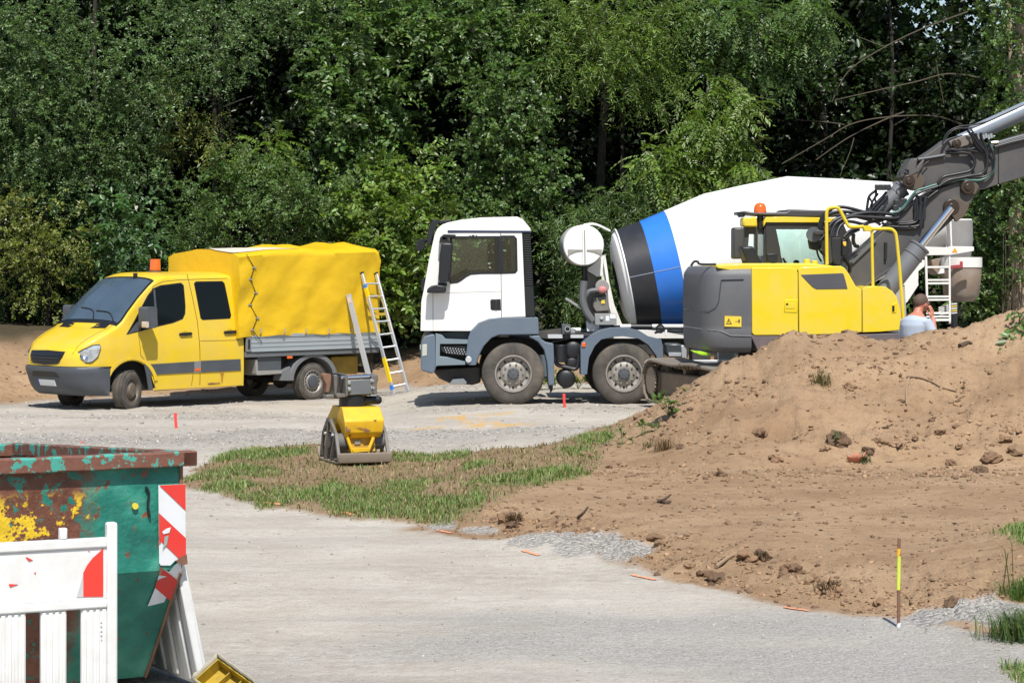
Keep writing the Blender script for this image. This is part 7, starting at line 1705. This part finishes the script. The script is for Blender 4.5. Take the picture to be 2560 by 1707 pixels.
for k, (p0, p1) in enumerate((((.0, 0, zr), (-NW - .08, 0, zr)), ((.0, 0, zr), (0, LW, zr - RD)), ((-NW, 0, zr), (-NW, LW, zr - RD)), ((0, LW, zr - RD), (-NW, LW, zr - RD)))):
    p0, p1 = Vector(p0), Vector(p1); d_ = (p1 - p0).normalized(); n_ = 16; mb = MB(); rows = []
    for i in range(n_ + 1):
        c_ = p0 + (p1 - p0) * i / n_; w_ = Vector((0, .09, 0)) if k in (0, 3) else Vector((-.09, 0, 0))
        if k == 3: w_ = Vector((0, -.09, 0))
        if k == 2: w_ = Vector((.09, 0, 0))
        j = .002 * math.sin(i * 2.3 + k); 
        rows.append([c_ + Vector((0, 0, j)), c_ + w_ + Vector((0, 0, j)), c_ + w_ + Vector((0, 0, -.085 + j)), c_ + Vector((0, 0, -.085 + j))])
    mb.grid(rows, True); mb.add(rows[0], [(0, 1, 2, 3)]); mb.add(rows[-1], [(0, 1, 2, 3)]); mb.build('rim', rm, skip, .008)
# upright rusty plate of the far long side seen over the rim
# red and white marking on the right of the near wall: foil strips
def skin(pts, off):   # photo points on the near wall (upper plane y = .06; lower plane leaning back)
    out = []
    for p in pts:
        x, z = SF.side([p], .06, C8)[0]; y = .06
        if z < zk:
            for _ in range(6):
                y = .06 + .42 * (zk - z) / (zk - .05); x, z = SF.side([p], y, C8)[0]
        out.append((x, y - off, z))
    return out
foil_w, foil_r = REFW, M('red reflective foil', (.70, .04, .03), .4, var=.06, dirt=(.4, .12, .1), damt=.12, ds=9)
for q, mt in (([(985, 330), (1152, 322), (1156, 790), (1140, 800), (1090, 800), (1060, 830), (1000, 830), (990, 815)], foil_w), ([(1015, 850), (1050, 870), (1115, 800), (1150, 812), (1140, 850), (1095, 935), (1060, 985), (1020, 1060), (960, 1075), (918, 1085), (965, 970), (985, 900)], foil_w)):
    mb = MB(); p_ = skin(q, .012); mb.add(p_, [tuple(range(len(p_)))]); mb.build('marking_foil', mt, skip, normals=False)
for q in ([(990, 331), (1152, 323), (1154, 488)], [(986, 502), (1156, 660), (1156, 788), (1110, 785), (988, 668)], [(988, 700), (988, 640), (1000, 690)], [(1015, 855), (1050, 880), (1112, 930), (1106, 960), (1065, 1058), (962, 968), (975, 925), (1040, 900), (990, 890)]):
    mb = MB(); p_ = skin(q, .016); mb.add(p_, [tuple(range(len(p_)))]); mb.build('red_stripe', foil_r, skip, normals=False)
for q, mt in (([(1005, 620), (1030, 600), (1060, 590), (1050, 625), (1015, 635)], REFW), ([(1020, 650), (1045, 640), (1035, 700), (1015, 720), (1005, 740), (1018, 690)], M('grey green scuff', (.25, .38, .34), .6)), ([(1120, 780), (1160, 760), (1165, 820), (1130, 830), (1090, 800)], RUST), ([(990, 835), (1015, 850), (1000, 880), (985, 890)], RUST)):
    mb = MB(); p_ = skin(q, .020); mb.add(p_, [tuple(range(len(p_)))]); mb.build('scuff', mt, skip, normals=False)
mb = MB(); p_ = skin([(838, 460)], .01)[0]; mb.cyl(p_, Vector(p_) + Vector((0, -.012, 0)), .018, seg=14); mb.build('yellow_knob', M('knob yellow', (.7, .55, .05), .5), skip)
mb = MB(); mb.tube([Vector(skin([q], .015)[0]) for q in ((905, 340), (925, 380), (918, 450), (930, 530))], .008, 6); mb.build('rope_stub', HOSE, skip)
mb = MB(); mb.tube([(xo + .002, .06, zk - .02), (xo - .05 + .002, .48, .05)], .010, 8, 0); mb.tube([(xo + .002, .06, zrim), (xo + .002, .06, zk)], .012, 8, 0); mb.build('edge_bar', RUST, skip)

# ------------------------------------------------------------------ white barrier boards
def barrier(name, F_, label, width=2.0, group=None, red=True):
    t = thing(name, F_.o, F_.yaw, label, 'barrier', group)
    px_ = lambda p: F_.side(p, 0.0, C8)
    return t
BF = Frame(at(291, 1304, 12.3).x, 12.3, 0, R(26)); BF.o.z = Hs(BF.o.x, BF.o.y)
bar = thing('barrier_board', BF.o, BF.yaw, 'white plastic barrier fence with red corner, in front of the skip', 'barrier')
zt2 = at(291, 1304, 12.3).z - BF.o.z
def mkbar(bar, zt2, ribs=True):
    B = lambda *a: MB().box(*a)
    W_ = 2.0; pw = .055
    for x in (0, -W_ + pw):
        B(x - pw, x, -.028, .028, .06, zt2).build('post', WHB, bar, .012, 3)
    zA = zt2 - .075; zB = zA - .052
    B(-W_ + .02, -.052, -.022, .022, zB, zA).build('top_rail', WHB, bar, .010, 3)
    B(-W_ + .02, -.052, -.010, .012, zB - .262, zB).build('sign_board', WHB, bar, .004)
    zC = zB - .262
    B(-W_ + .02, -.052, -.026, .026, zC - .045, zC).build('middle_rail', WHB, bar, .010, 3)
    for k in range(3): B(-.30 - k * .52, -.26 - k * .52, -.018, .018, zA, zA + .058).build('lug', WHB, bar, .006)
    z0, z1 = zC - .045 - .40, zC - .045
    B(-W_ + .02, -.052, -.026, .026, z0 - .05, z0).build('lower_rail', WHB, bar, .010, 3)
    x = -.052; k = 0
    pit = .209
    while x > -W_ + .1:
        x1 = max(x - (.132 if k else .135), -W_ + .04)
        mb = MB(); mb.box(x1, x, -.012, .014, z0, z1)
        for j in range(4): xx = x1 + (x - x1) * (j + .5) / 4; mb.box(xx - .010, xx + .010, -.019, -.012, z0 + .005, z1 - .005)
        mb.build('slat', WHB, bar, .005); x = x1 - .077; k += 1
    for xx in (-.10, -W_ + .10):
        MB().box(xx - .2, xx + .2, -.16, .16, 0, .07).build('foot', BLK, bar, .015)
    return zB, zC
zB, zC = mkbar(bar, zt2)
for q, mt, of in (([(520, 1028), (520, 880), (545, 830), (580, 785), (620, 750), (645, 724), (645, 1026)], REDL, .0125), ([(478, 1030), (500, 960), (520, 882), (521, 1028)], M('grey foil', (.5, .5, .5), .5), .0122), ([(160, 780), (172, 782), (205, 798), (180, 806)], REDL, .0125), ([(55, 948), (112, 950), (62, 968)], REDL, .0125), ([(215, 876), (224, 874), (223, 884), (216, 885)], REDL, .0125), ([(552, 740), (560, 742), (558, 748)], REDL, .0125)):
    p_ = BF.side(q, -.012, C8); MB().prism(p_, -of - .0015, -.008).build('red_foil' if mt is REDL else 'worn_foil', mt, bar)
mb = MB()
for k in range(4):
    x, z = BF.side([(635 + (k % 2) * 3, 1185 + k * 28)], -.014, C8)[0]; mb.tube([(x - .006, -.016, z), (x + .008, -.016, z - .004), (x + .006, -.016, z - .018), (x - .006, -.016, z - .02)], .002, 5, 2)
mb.build('embossed_letters', M('emboss grey', (.55, .55, .56), .5), bar)
# two ribbed white panels leaning against the skip's right side
for k in range(2):
    pn = thing('fence_panel', SF.o, SF.yaw, ('ribbed white plastic panel leaning against the right side of the skip', 'outer ribbed white panel leaning next to the first one by the skip')[k], 'panel')
    off = .055 * k; y0_, y1_ = .13 + .10 * k, 1.9
    top, bot = Vector((-.068 + off, 0, .74 - .05 * k)), Vector((.075 + off, 0, .03))
    sl = (top - bot); nx = Vector((sl.z, 0, -sl.x)).normalized()
    mb = MB(); P_ = [bot, bot + nx * .016, top + nx * .016, top]; mb.prism([(p.x, p.z) for p in P_], y0_, y1_); mb.build('sheet', WHB, pn, .004)
    for yy in (y0_ - .03, y1_): mb = MB(); P_ = [bot - nx * .02, bot + nx * .03, top + nx * .03, top - nx * .02]; mb.prism([(p.x, p.z) for p in P_], yy, yy + .05); mb.build('edge_post', WHB, pn, .008)
    for j in range(9):
        yy = y0_ + .10 + j * .19; mb = MB(); P_ = [bot + sl * .04 - nx * .022, bot + sl * .04, bot + sl * .93, bot + sl * .93 - nx * .022]; mb.prism([(p.x, p.z) for p in P_], yy, yy + .07); mb.build('rib', WHB, pn, .008)
# yellow tray lying at the foot of the boards
YF = Frame(at(545, 1690, 13.4).x, 13.4, 0, R(-28)); YF.o.z = Hs(YF.o.x, YF.o.y)
ty = thing('yellow_tray', YF.o, 0, 'dirty yellow plastic tray with torn pale liner beside the skip', 'tray')
ty.rotation_euler = (R(38), R(20), R(-42)); ty.location = at(552, 1718, 13.3); ty.scale = (.52, .52, .52)
YT = M('dirty yellow plastic', (.50, .34, .015), .45, var=.2, dirt=(.22, .15, .03), damt=.4, ds=8)
L1, W1, D1 = .62, .34, .16
MB().box(-.2, -.2 + L1, -.15, -.15 + W1, 0, .02).build('tray_floor', YT, ty, .006)
for x0, x1, y0, y1 in ((-.2, -.185, -.15, -.15 + W1), (-.2 + L1 - .015, -.2 + L1, -.15, -.15 + W1), (-.185, -.2 + L1 - .015, -.15, -.135), (-.185, -.2 + L1 - .015, -.15 + W1 - .015, -.15 + W1)):
    MB().box(x0, x1, y0, y1, .02, D1).build('tray_wall', YT, ty, .006)
for k in (.0, .2): MB().box(k, k + .012, -.135, -.15 + W1 - .015, .02, .10).build('tray_rib', YT, ty, .004)
mb = MB(); zz_ = [(-.22 + .045 * i, D1 + .012 + .018 * ((i * 7) % 5 - 2) / 2) for i in range(15)]
rows = [[(x, -.165, .08) for x, z in zz_], [(x, -.17, .12) for x, z in zz_], [(x, -.16, z + .02) for x, z in zz_]]; mb.grid(rows); rows = [[(-.215, y, .06) for y in np.linspace(-.16, .2, 8)], [(-.22, y, .2 + .02 * math.sin(y * 40)) for y in np.linspace(-.16, .2, 8)]]; mb.grid(rows)
rows = [[(x, -.15 + W1 + .012, .02) for x, z in zz_], [(x, -.15 + W1 + .02, z + .05) for x, z in zz_]]; mb.grid(rows)
o = mb.build('torn_liner', M('torn pale liner', (.42, .39, .30), .7), ty); so_ = o.modifiers.new('s', 'SOLIDIFY'); so_.thickness = .006

# ------------------------------------------------------------------ ladder and board leaning on the van
def lean_world(pts_px, D0, D1):
    return [at(*p, d) for p, d in zip(pts_px, (D0, D1))]
# ladder: foot stands on the ground right of the van, top rests against the tarpaulin
y1_ = 1.06
tl_, tr_2 = VF.side([(1075, 385), (1187, 388)], y1_ + .03, C2)
def wv(u, y, z): return VF.o + VF.ex * u + VF.ey * y + Vector((0, 0, z))
A_, B_ = wv(tl_[0], y1_ + .05, tl_[1]), wv(tr_2[0], y1_ + .05, tr_2[1])
gl, gr = gpt(984, 992, -.2), gpt(1020, 992, -.2)
fl_ = Vector((gl[0], gl[1], Hs(*gl))); fr_ = Vector((gr[0], gr[1], Hs(*gr)))
org = (fl_ + fr_) / 2
ldr = thing('aluminium_ladder', org, 0, 'aluminium ladder leaning against the rear of the yellow tarpaulin', 'ladder')
YL, BL = M('ladder sticker yellow', (.85, .58, .01), .5), M('ladder sticker blue', (.05, .22, .65), .5)
wd = (B_ - A_).normalized(); up = ((A_ - fl_)).normalized(); nrm_ = wd.cross(up).normalized()
for s_, e_ in ((fl_, A_), (fr_, B_)):
    d_ = (e_ - s_).normalized(); M3 = Matrix((wd, d_.cross(wd).normalized(), d_)).transposed(); L_ = (e_ - s_).length
    mb = MB(); mb.obox((s_ + e_) / 2 - org, .03, .075, L_, M3); st = mb.build('stile', ALU, ldr, .004)
    mb = MB(); mb.obox(e_ - org, .04, .085, .03, M3); mb.build('end_cap', BLK, ldr)
    if s_ is fl_:
        for t0, t1, mt in ((.04, .075, BL), (.10, .30, YL), (.80, .875, YL), (.875, .905, BL)):
            mb = MB(); mb.obox(s_ + (e_ - s_) * ((t0 + t1) / 2) - org, .034, .079, L_ * (t1 - t0), M3); mb.build('sticker', mt, ldr)
for k in range(9):
    t_ = .065 + k * .106; a_, b_ = fl_ + (A_ - fl_) * t_, fr_ + (B_ - fr_) * t_; d_ = (b_ - a_).normalized(); M3 = Matrix((d_, nrm_.cross(d_).normalized() if False else up, nrm_)).transposed()
    mb = MB(); mb.cyl(a_ - org, b_ - org, .018, seg=10); mb.build('rung', ALU, ldr)
# folded second section behind, seen between the rungs
for t_ in (.62, .77):
    a_, b_ = fl_ + (A_ - fl_) * t_, fr_ + (B_ - fr_) * (t_ + .03); mb = MB(); mb.obox((a_ + b_) / 2 - org + nrm_ * .0 + Vector((-.04, .05, .05)), .26, .02, .05); mb.build('strap', M('strap ochre', (.45, .29, .02), .7), ldr)
# board
t0, b0 = VF.side([(975, 552)], y1_ + .06, C2)[0], VF.side([(1138, 1370)], y1_ + .45, C2)[0]
A2, B2 = wv(t0[0], y1_ + .06, t0[1]), None
gb = gpt(936, 994, -.2); B2 = Vector((gb[0], gb[1], Hs(*gb)))
d_ = (A2 - B2).normalized(); sx_ = Vector((.80, -.45, .12)); sx_ = (sx_ - d_ * sx_.dot(d_)).normalized(); M3 = Matrix((sx_, d_.cross(sx_).normalized(), d_)).transposed()
mb = MB(); L_ = (A2 - B2).length; mb.obox(Vector((0, 0, 0)), .105, .035, L_, M3); o = mb.build('grey_board', M('grey weathered board', (.36, .37, .38), .6, var=.12), None, .004)
o.location = (A2 + B2) / 2; tag(o, 'long grey board leaning on the tarpaulin left of the ladder', 'board')
mb = MB(); pp = A2 - d_ * .12; mb.obox(pp - (A2 + B2) / 2 - M3.col[1] * .02, .07, .004, .12, M3); mb.build('label_patch', M('label pinkish', (.6, .45, .40), .6), o)

# ------------------------------------------------------------------ stakes, rod, marks
REDST, ORST = M('red spray paint', (.75, .06, .05), .6), M('orange spray paint', (.72, .30, .16), .8, var=.15, vs=14)
for (px, py, top, lbl) in ((441, 1070, 1032, 'thin red survey stake on the gravel in front of the van'), (1412, 1018, 984, 'thin red survey stake in front of the mixer truck'), (206, 1108, 1104, 'red stake tip just showing behind the skip rim')):
    x, y = on_ground(px, py); h_ = (py - top) / FPX * y; mb = MB(); mb.prism([(-.022, -.05), (.022, -.05), (.016, h_ * .5), (.024, h_), (-.024, h_)], -.012, .012)
    o = mb.build('survey_stake', REDST, None, .003); o.location = (x, y, Hs(x, y)); o.rotation_euler = (0, R(-4), R(10)); tag(o, lbl, 'stake')
x, y = on_ground(2246, 1567); h_ = 222 / FPX * y
rod = thing('measuring_rod', (x, y, Hs(x, y)), 0, 'rusty iron rod with yellow tape standing at the road edge', 'rod')
mb = MB(); mb.cyl((0, 0, -.05), (.005, 0, h_), .0115, seg=10); mb.build('rod_shaft', RUST, rod)
for z0, z1, mt in ((.42, .80, M('lime tape', (.60, .68, .08), .5)), (.80, .885, M('orange tape', (.75, .42, .03), .5)), (.0, .05, PLATE)):
    mb = MB(); mb.cyl((0, 0, h_ * z0), (.004, 0, h_ * z1), .0132, seg=10); mb.build('tape', mt, rod)
for k, (px0, py0, px1, py1) in enumerate([(655, 1256, 700, 1262), (855, 1280, 885, 1288), (1093, 1326, 1128, 1333), (1305, 1376, 1348, 1389), (1580, 1437, 1640, 1450), (1960, 1518, 2020, 1528)]):
    a_, b_ = on_ground(px0, py0), on_ground(px1, py1); n_ = 10; V_ = []; F_ = []
    dx, dy = b_[0] - a_[0], b_[1] - a_[1]; L_ = math.hypot(dx, dy); nx, ny = -dy / L_, dx / L_
    for i in range(n_ + 1):
        t_ = i / n_; w_ = .012 + .012 * random.random(); cx_, cy_ = a_[0] + dx * t_, a_[1] + dy * t_
        for s_ in (-1, 1): X_, Y_ = cx_ + nx * w_ * s_ * 1.0, cy_ + ny * w_ * s_ * 1.4; V_.append((X_, Y_, Hs(X_, Y_) + .007))
    for i in range(n_): F_.append((2 * i, 2 * i + 1, 2 * i + 3, 2 * i + 2))
    o = mesh_np('paint_mark', V_, F_, ORST); tag(o, ('faint orange paint dash by the left end of the grass verge', 'orange paint dash below the plate compactor', 'orange paint dash left of the grey gravel heap', 'orange paint dash just below the grey gravel heap', 'orange paint dash right of the gravel heap on the road edge', 'faint orange paint dash left of the iron rod')[k], 'paint mark')
# sticks and shards on the dirt
for k, (q, lbl) in enumerate((([(1645, 1258), (1660, 1248), (1678, 1235)], 'short dark stick propped up on the flat dirt field'), ([(1648, 1256), (1665, 1260), (1677, 1258)], 'short dark stick lying at the foot of the propped one'), ([(1445, 1298), (1458, 1282), (1470, 1266)], 'thin dark stick slanting up near the gravel heap'), ([(2268, 945), (2300, 947), (2330, 958), (2350, 970)], 'long root lying on the right slope of the mound'), ([(2272, 950), (2266, 980), (2266, 1015)], 'thin pale root hanging down the mound slope'), ([(2357, 972), (2375, 977), (2392, 981)], 'short root piece right of the long root'), ([(2540, 1065), (2535, 1095), (2530, 1130)], 'bare twig at the right border of the mound'), ([(1790, 1422), (1820, 1400), (1850, 1385)], 'thin curved root on the dirt bank'), ([(2400, 870), (2420, 860), (2430, 862)], 'dark stub of wood near the mound crest'))):
    w = []
    for px, py in q:
        x, y = on_ground(px, py); w.append(Vector((x, y, Hs(x, y) + .02)))
    if k in (0, 2): y0 = w[0].y; w = [w[0]] + [at(px, py, y0 - .05) for px, py in q[1:]]
    mb = MB(); o_ = w[0].copy(); mb.tube([p - o_ for p in w], .017 if k != 8 else .04, 7, 4, .009); o = mb.build('stick', M('dark wood', (.09, .06, .04), .9, var=.3) if k in (0, 1, 2, 8) else M('pale root', (.30, .21, .13), .9, var=.2)); o.location = o_; tag(o, lbl, 'stick')
x, y = on_ground(2135, 1148); TC = M('terracotta', (.48, .19, .12), .8)
t = thing('clay_pot_shard', (x, y, Hs(x, y)), R(30), 'broken terracotta pot shard stuck in the dirt slope', 'shard')
mb = MB(); mb.grid([[((.10 + z * .35) * math.cos(R(a)), (.10 + z * .35) * math.sin(R(a)), z * (1 - .55 * abs(math.sin(a * 1.7)))) for a in range(190, 345, 9)] for z in (-.03, .03, .085)]); o = mb.build('shard', TC, t); so_ = o.modifiers.new('s', 'SOLIDIFY'); so_.thickness = .014
# weeds
def weed(px, py, n, s, kind, tn, label, D=None, name='weed', up=.25, grp=None):
    x, y = on_ground(px, py) if D is None else (at(px, py, D).x, D); z = Hs(x, y)
    t = thing(name, (x, y, z), 0, label, 'plant', grp)
    VV, FF, TT = [], [], []; b0 = 0; mb = MB()
    L, nn, ll, lw, dr, pl = KIND[kind]
    for i in range(n):
        a = random.uniform(0, 6.28); r_ = s * random.uniform(.1, 1); hh = s * random.uniform(.3, 1.0) * (1 + up)
        c_ = np.array([x + r_ * math.cos(a), y + r_ * .6 * math.sin(a), z + hh]); mb.tube([(0, 0, 0), ((c_[0] - x) * .5, (c_[1] - y) * .5, hh * .6), tuple(c_ - np.array([x, y, z]))], .004, 5, 3, .002)
        for j in range(5):
            d = unit(np.array([random.gauss(0, 1), random.gauss(-.4, 1), random.gauss(.15, .5)])); sd_ = unit(np.cross(d, [0, 0, 1.0])); nr_ = np.cross(sd_, d); sc = random.uniform(.7, 1.2) * s * .42
            p0 = c_; tip = p0 + d * sc; mid = p0 + d * sc * .5 + nr_ * sc * .1
            VV.append(np.array([p0, mid + sd_ * sc * .33, tip, mid - sd_ * sc * .33])); FF.append(np.array([[0, 1, 2], [0, 2, 3]]) + b0); b0 += 4
            TT.append(np.repeat(np.array([[*(np.array(TONES[tn]) * random.uniform(.8, 1.3)), 1]]), 4, 0))
    mb.build('stem', M('green stem', (.10, .15, .04), .7), t)
    mesh_np('leaves', np.concatenate(VV) - np.array([x, y, z]), np.concatenate(FF), LEAF, t, attrs={'tone': np.concatenate(TT)})
weed(1672, 1040, 9, .26, 'big', 'green', 'leafy green weed at the upper left edge of the mound')
weed(1555, 1112, 6, .18, 'big', 'green', 'leafy weed low on the left edge of the mound')
weed(1608, 1090, 6, .16, 'big', 'green', 'leafy weed midway up the left edge of the mound')
weed(1640, 1075, 4, .10, 'big', 'bright', 'tiny weed between the two leafy weeds on the mound edge')
weed(2085, 1112, 3, .12, 'big', 'olive', 'single small seedling on the mound above the shard')
for k, px in enumerate((1375, 1410, 1445, 1480, 1350)): weed(px, 985, 12, .26, 'big', 'bright', 'low green weed under the mixer truck, %s of five' % ORD[k], 44.0 + .3 * (k % 2), grp='weeds under the mixer truck')
# dry tufts on the mound
def tuft(px, py, s, n, cols_, label, name='grass_tuft', spread=.5):
    x, y = on_ground(px, py); z = Hs(x, y)
    X = x + rng.normal(size=n) * s * spread * .5; Y = y + rng.normal(size=n) * s * spread * .4
    v, f, nv = blades(X, Y, s * rng.uniform(.6, 1.2, n), lean=1.5, w=.0036); o = mesh_np(name, v - np.array([x, y, z]), f, GRASSM, attrs={'tone': tone(n, nv, cols_, .2)}); o.location = (x, y, z); tag(o, label, 'grass tuft')
DRY = [(.20, .19, .09), (.26, .21, .11), (.14, .14, .06), (.12, .08, .05)]
tuft(2055, 960, .22, 120, DRY, 'pale grass tuft high on the mound slope')
tuft(1660, 1125, .20, 130, [(.26, .17, .10), (.30, .21, .13), (.18, .12, .07)], 'brown dry tuft low on the left mound slope')
tuft(1620, 1120, .14, 60, DRY, 'small greenish tuft beside the brown dry tuft')
tuft(2160, 1155, .14, 80, [(.10, .12, .05), (.16, .15, .08)], 'dark green tuft beside the terracotta shard')
tuft(2065, 1478, .14, 120, [(.10, .062, .04), (.15, .10, .06)], 'dark root ball on the dirt bank')
tuft(1905, 1400, .12, 100, [(.14, .09, .055), (.19, .13, .08)], 'brown root ball higher on the dirt bank')
tuft(1285, 1305, .14, 110, [(.15, .095, .06), (.20, .13, .08)], 'brown root ball at the corner of the grass verge')
GRN = [(.07, .13, .03), (.10, .17, .045), (.13, .18, .06)]
tuft(2556, 1592, .24, 420, GRN, 'lush dark green grass tuft at the right edge', spread=.9)
tuft(2590, 1600, .27, 320, GRN, 'second lush grass tuft cut by the right border', spread=.9)
tuft(2565, 1490, .16, 320, [(.10, .20, .04), (.14, .22, .06)], 'bright green grass tuft above the dark ones at right', spread=1.1)
tuft(2520, 1480, .55, 8, [(.24, .22, .10)], 'tall thin grass stalk at the right edge', spread=.1)
# leafy twigs reaching in at the right border of the mound
plant('overhanging_shrub', 'leafy twigs reaching in over the mound at the right border', 'shrub', 6.75, 30.2, [lobe(px, py, r_, 'big', 'green', 30.0) for px, py, r_ in [(2545, 812, 26), (2580, 800, 40), (2560, 925, 20), (2600, 900, 40), (2620, 850, 50), (2530, 830, 14)]], .9, .03, dens=.5)

# ------------------------------------------------------------------ the man behind the mound
mx_, my_ = at(2292, 800, 33.9).x, 33.9
zg = Hs(mx_, my_); S_ = (at(2310, 748, 33.9).z - zg) / 1.66
man = thing('person', (mx_, my_, zg), R(38), 'person in pale blue t-shirt behind the mound, head bowed, hand at the ear', 'person')
man.scale = (S_, S_, S_)
def voxel(mb, name, mt, vs, it=4):
    o = mb.build(name, mt, man, normals=True); r_ = o.modifiers.new('remesh', 'REMESH'); r_.mode = 'VOXEL'; r_.voxel_size = vs; r_.use_smooth_shade = True
    m_ = o.modifiers.new('smooth', 'SMOOTH'); m_.factor = .5; m_.iterations = it; return o
def loft(mb, rings, seg=20):
    """rings: centre x, z, half depth (x), half width (y)"""
    rows = [[(x + a_ * math.cos(2 * math.pi * k / seg), b_ * math.sin(2 * math.pi * k / seg), z) for k in range(seg)] for x, z, a_, b_ in rings]
    n0 = len(mb.v); mb.grid(rows, True); mb.add(rows[0], [tuple(range(seg))]); mb.add(rows[-1], [tuple(range(seg))])
def limb(mb, *j):
    for (p, r0), (q, r1) in zip(j[:-1], j[1:]): mb.cyl(p, q, r0, r1, 14); mb.ball(q, r1 * .99, seg=12, rings=8)
TOR = [(-.03, .88, .10, .165), (-.03, .96, .115, .175), (-.045, 1.08, .11, .16), (-.05, 1.20, .115, .175), (-.045, 1.32, .12, .195), (-.03, 1.40, .105, .185), (-.01, 1.455, .075, .12), (.01, 1.49, .06, .065)]
mb = MB(); loft(mb, TOR); limb(mb, ((.0, 0, 1.45), .062), ((.05, 0, 1.545), .056)); mb.ball((.095, 0, 1.605), .098, (1.05, .80, 1.12)); mb.ball((.125, 0, 1.555), .065, (1, .82, .9)); mb.ball((.198, 0, 1.59), .017, (1, .8, 1.4), 10, 8)
mb.ball((.085, -.078, 1.59), .03, (.7, .4, 1.1), 10, 8); mb.ball((.085, .078, 1.59), .03, (.7, .4, 1.1), 10, 8)
limb(mb, ((-.02, .17, 1.39), .06), ((.0, .225, 1.13), .048), ((.12, .16, .93), .034)); mb.ball((.15, .145, .88), .045, (.8, .5, 1.2))
limb(mb, ((-.02, -.17, 1.39), .06), ((.07, -.25, 1.15), .048), ((.13, -.165, 1.40), .032)); mb.ball((.13, -.145, 1.455), .042, (.85, .45, 1.1))
for dx, dz, l_ in ((-.022, .03, .075), (-.004, .036, .085), (.014, .032, .078), (.030, .02, .06)):
    limb(mb, ((.13 + dx, -.145, 1.46 + dz * .6), .0105), ((.128 + dx * 1.15, -.138, 1.46 + dz + l_ * .55), .0095), ((.120 + dx * 1.15, -.118, 1.46 + dz + l_), .0085))
limb(mb, ((.105, -.14, 1.44), .013), ((.08, -.125, 1.48), .011), ((.072, -.112, 1.51), .0095))
for sg in (-1, 1): limb(mb, ((-.03, sg * .09, .92), .095), ((-.01, sg * .10, .50), .062), ((-.04, sg * .11, .08), .042))
voxel(mb, 'body', SKIN, .0075, 3)
mb = MB(); loft(mb, [(x, z, a_ + .016, b_ + .014) for x, z, a_, b_ in TOR[1:6]] + [(-.012, 1.445, .086, .125), (-.005, 1.462, .072, .085)]); limb(mb, ((-.02, .165, 1.385), .078), ((-.005, .215, 1.20), .076)); limb(mb, ((-.02, -.165, 1.385), .078), ((.04, -.235, 1.21), .078))
voxel(mb, 't_shirt', SHIRT, .012, 3)
mb = MB(); loft(mb, [(-.03, .84, .115, .175), (-.03, .92, .125, .185), (-.03, 1.0, .125, .185)])
for sg in (-1, 1): limb(mb, ((-.03, sg * .09, .90), .108), ((-.01, sg * .10, .50), .08), ((-.04, sg * .11, .09), .07))
voxel(mb, 'trousers', TROUS, .014, 3)
mb = MB(); mb.ball((.078, 0, 1.628), .104, (1.06, .84, 1.02), 22, 16)
hr_ = mb.build('hair', HAIR, man, smooth=70)
bm = bmesh.new(); bm.from_mesh(hr_.data); bmesh.ops.delete(bm, geom=[v for v in bm.verts if v.co.z < 1.60 - .45 * (.06 - v.co.x) * (v.co.x < .06) - .0 + .5 * max(0, v.co.x - .11) or (v.co.x > .15 and v.co.z < 1.66)], context='VERTS'); bm.to_mesh(hr_.data); bm.free()
for sg in (-1, 1): mb = MB(); mb.ball((.182, sg * .030, 1.612), .011, (.6, 1, .7), 8, 6); mb.build('eye', PLATE, man)
mb = MB(); mb.ball((.186, 0, 1.548), .018, (.5, 1.2, .3), 8, 6); mb.build('mouth', M('lip', (.38, .12, .09), .5), man)
for sg in (-1, 1): mb = MB(); mb.ball((.03, sg * .115, .05), .07, (1.9, .75, .75), 12, 8); mb.build('boot', BLK, man, smooth=70)
# small yellow-white sack lying behind the second wheel
x, y = gpt(1635, 990, .06); o = MB().prism([(-.22, 0), (.22, 0), (.2, .07), (.05, .12), (-.15, .10)], -.12, .12).build('yellow_bag', M('bag yellow', (.75, .52, .05), .6), None, .03); o.location = (x, 43.2 if False else y + .6, Hs(x, y + .6)); tag(o, 'yellow and white bag lying behind the second truck wheel', 'bag')
MB().box(-.20, .12, -.11, .11, .10, .16).build('bag_top', PLATE, o, .02)
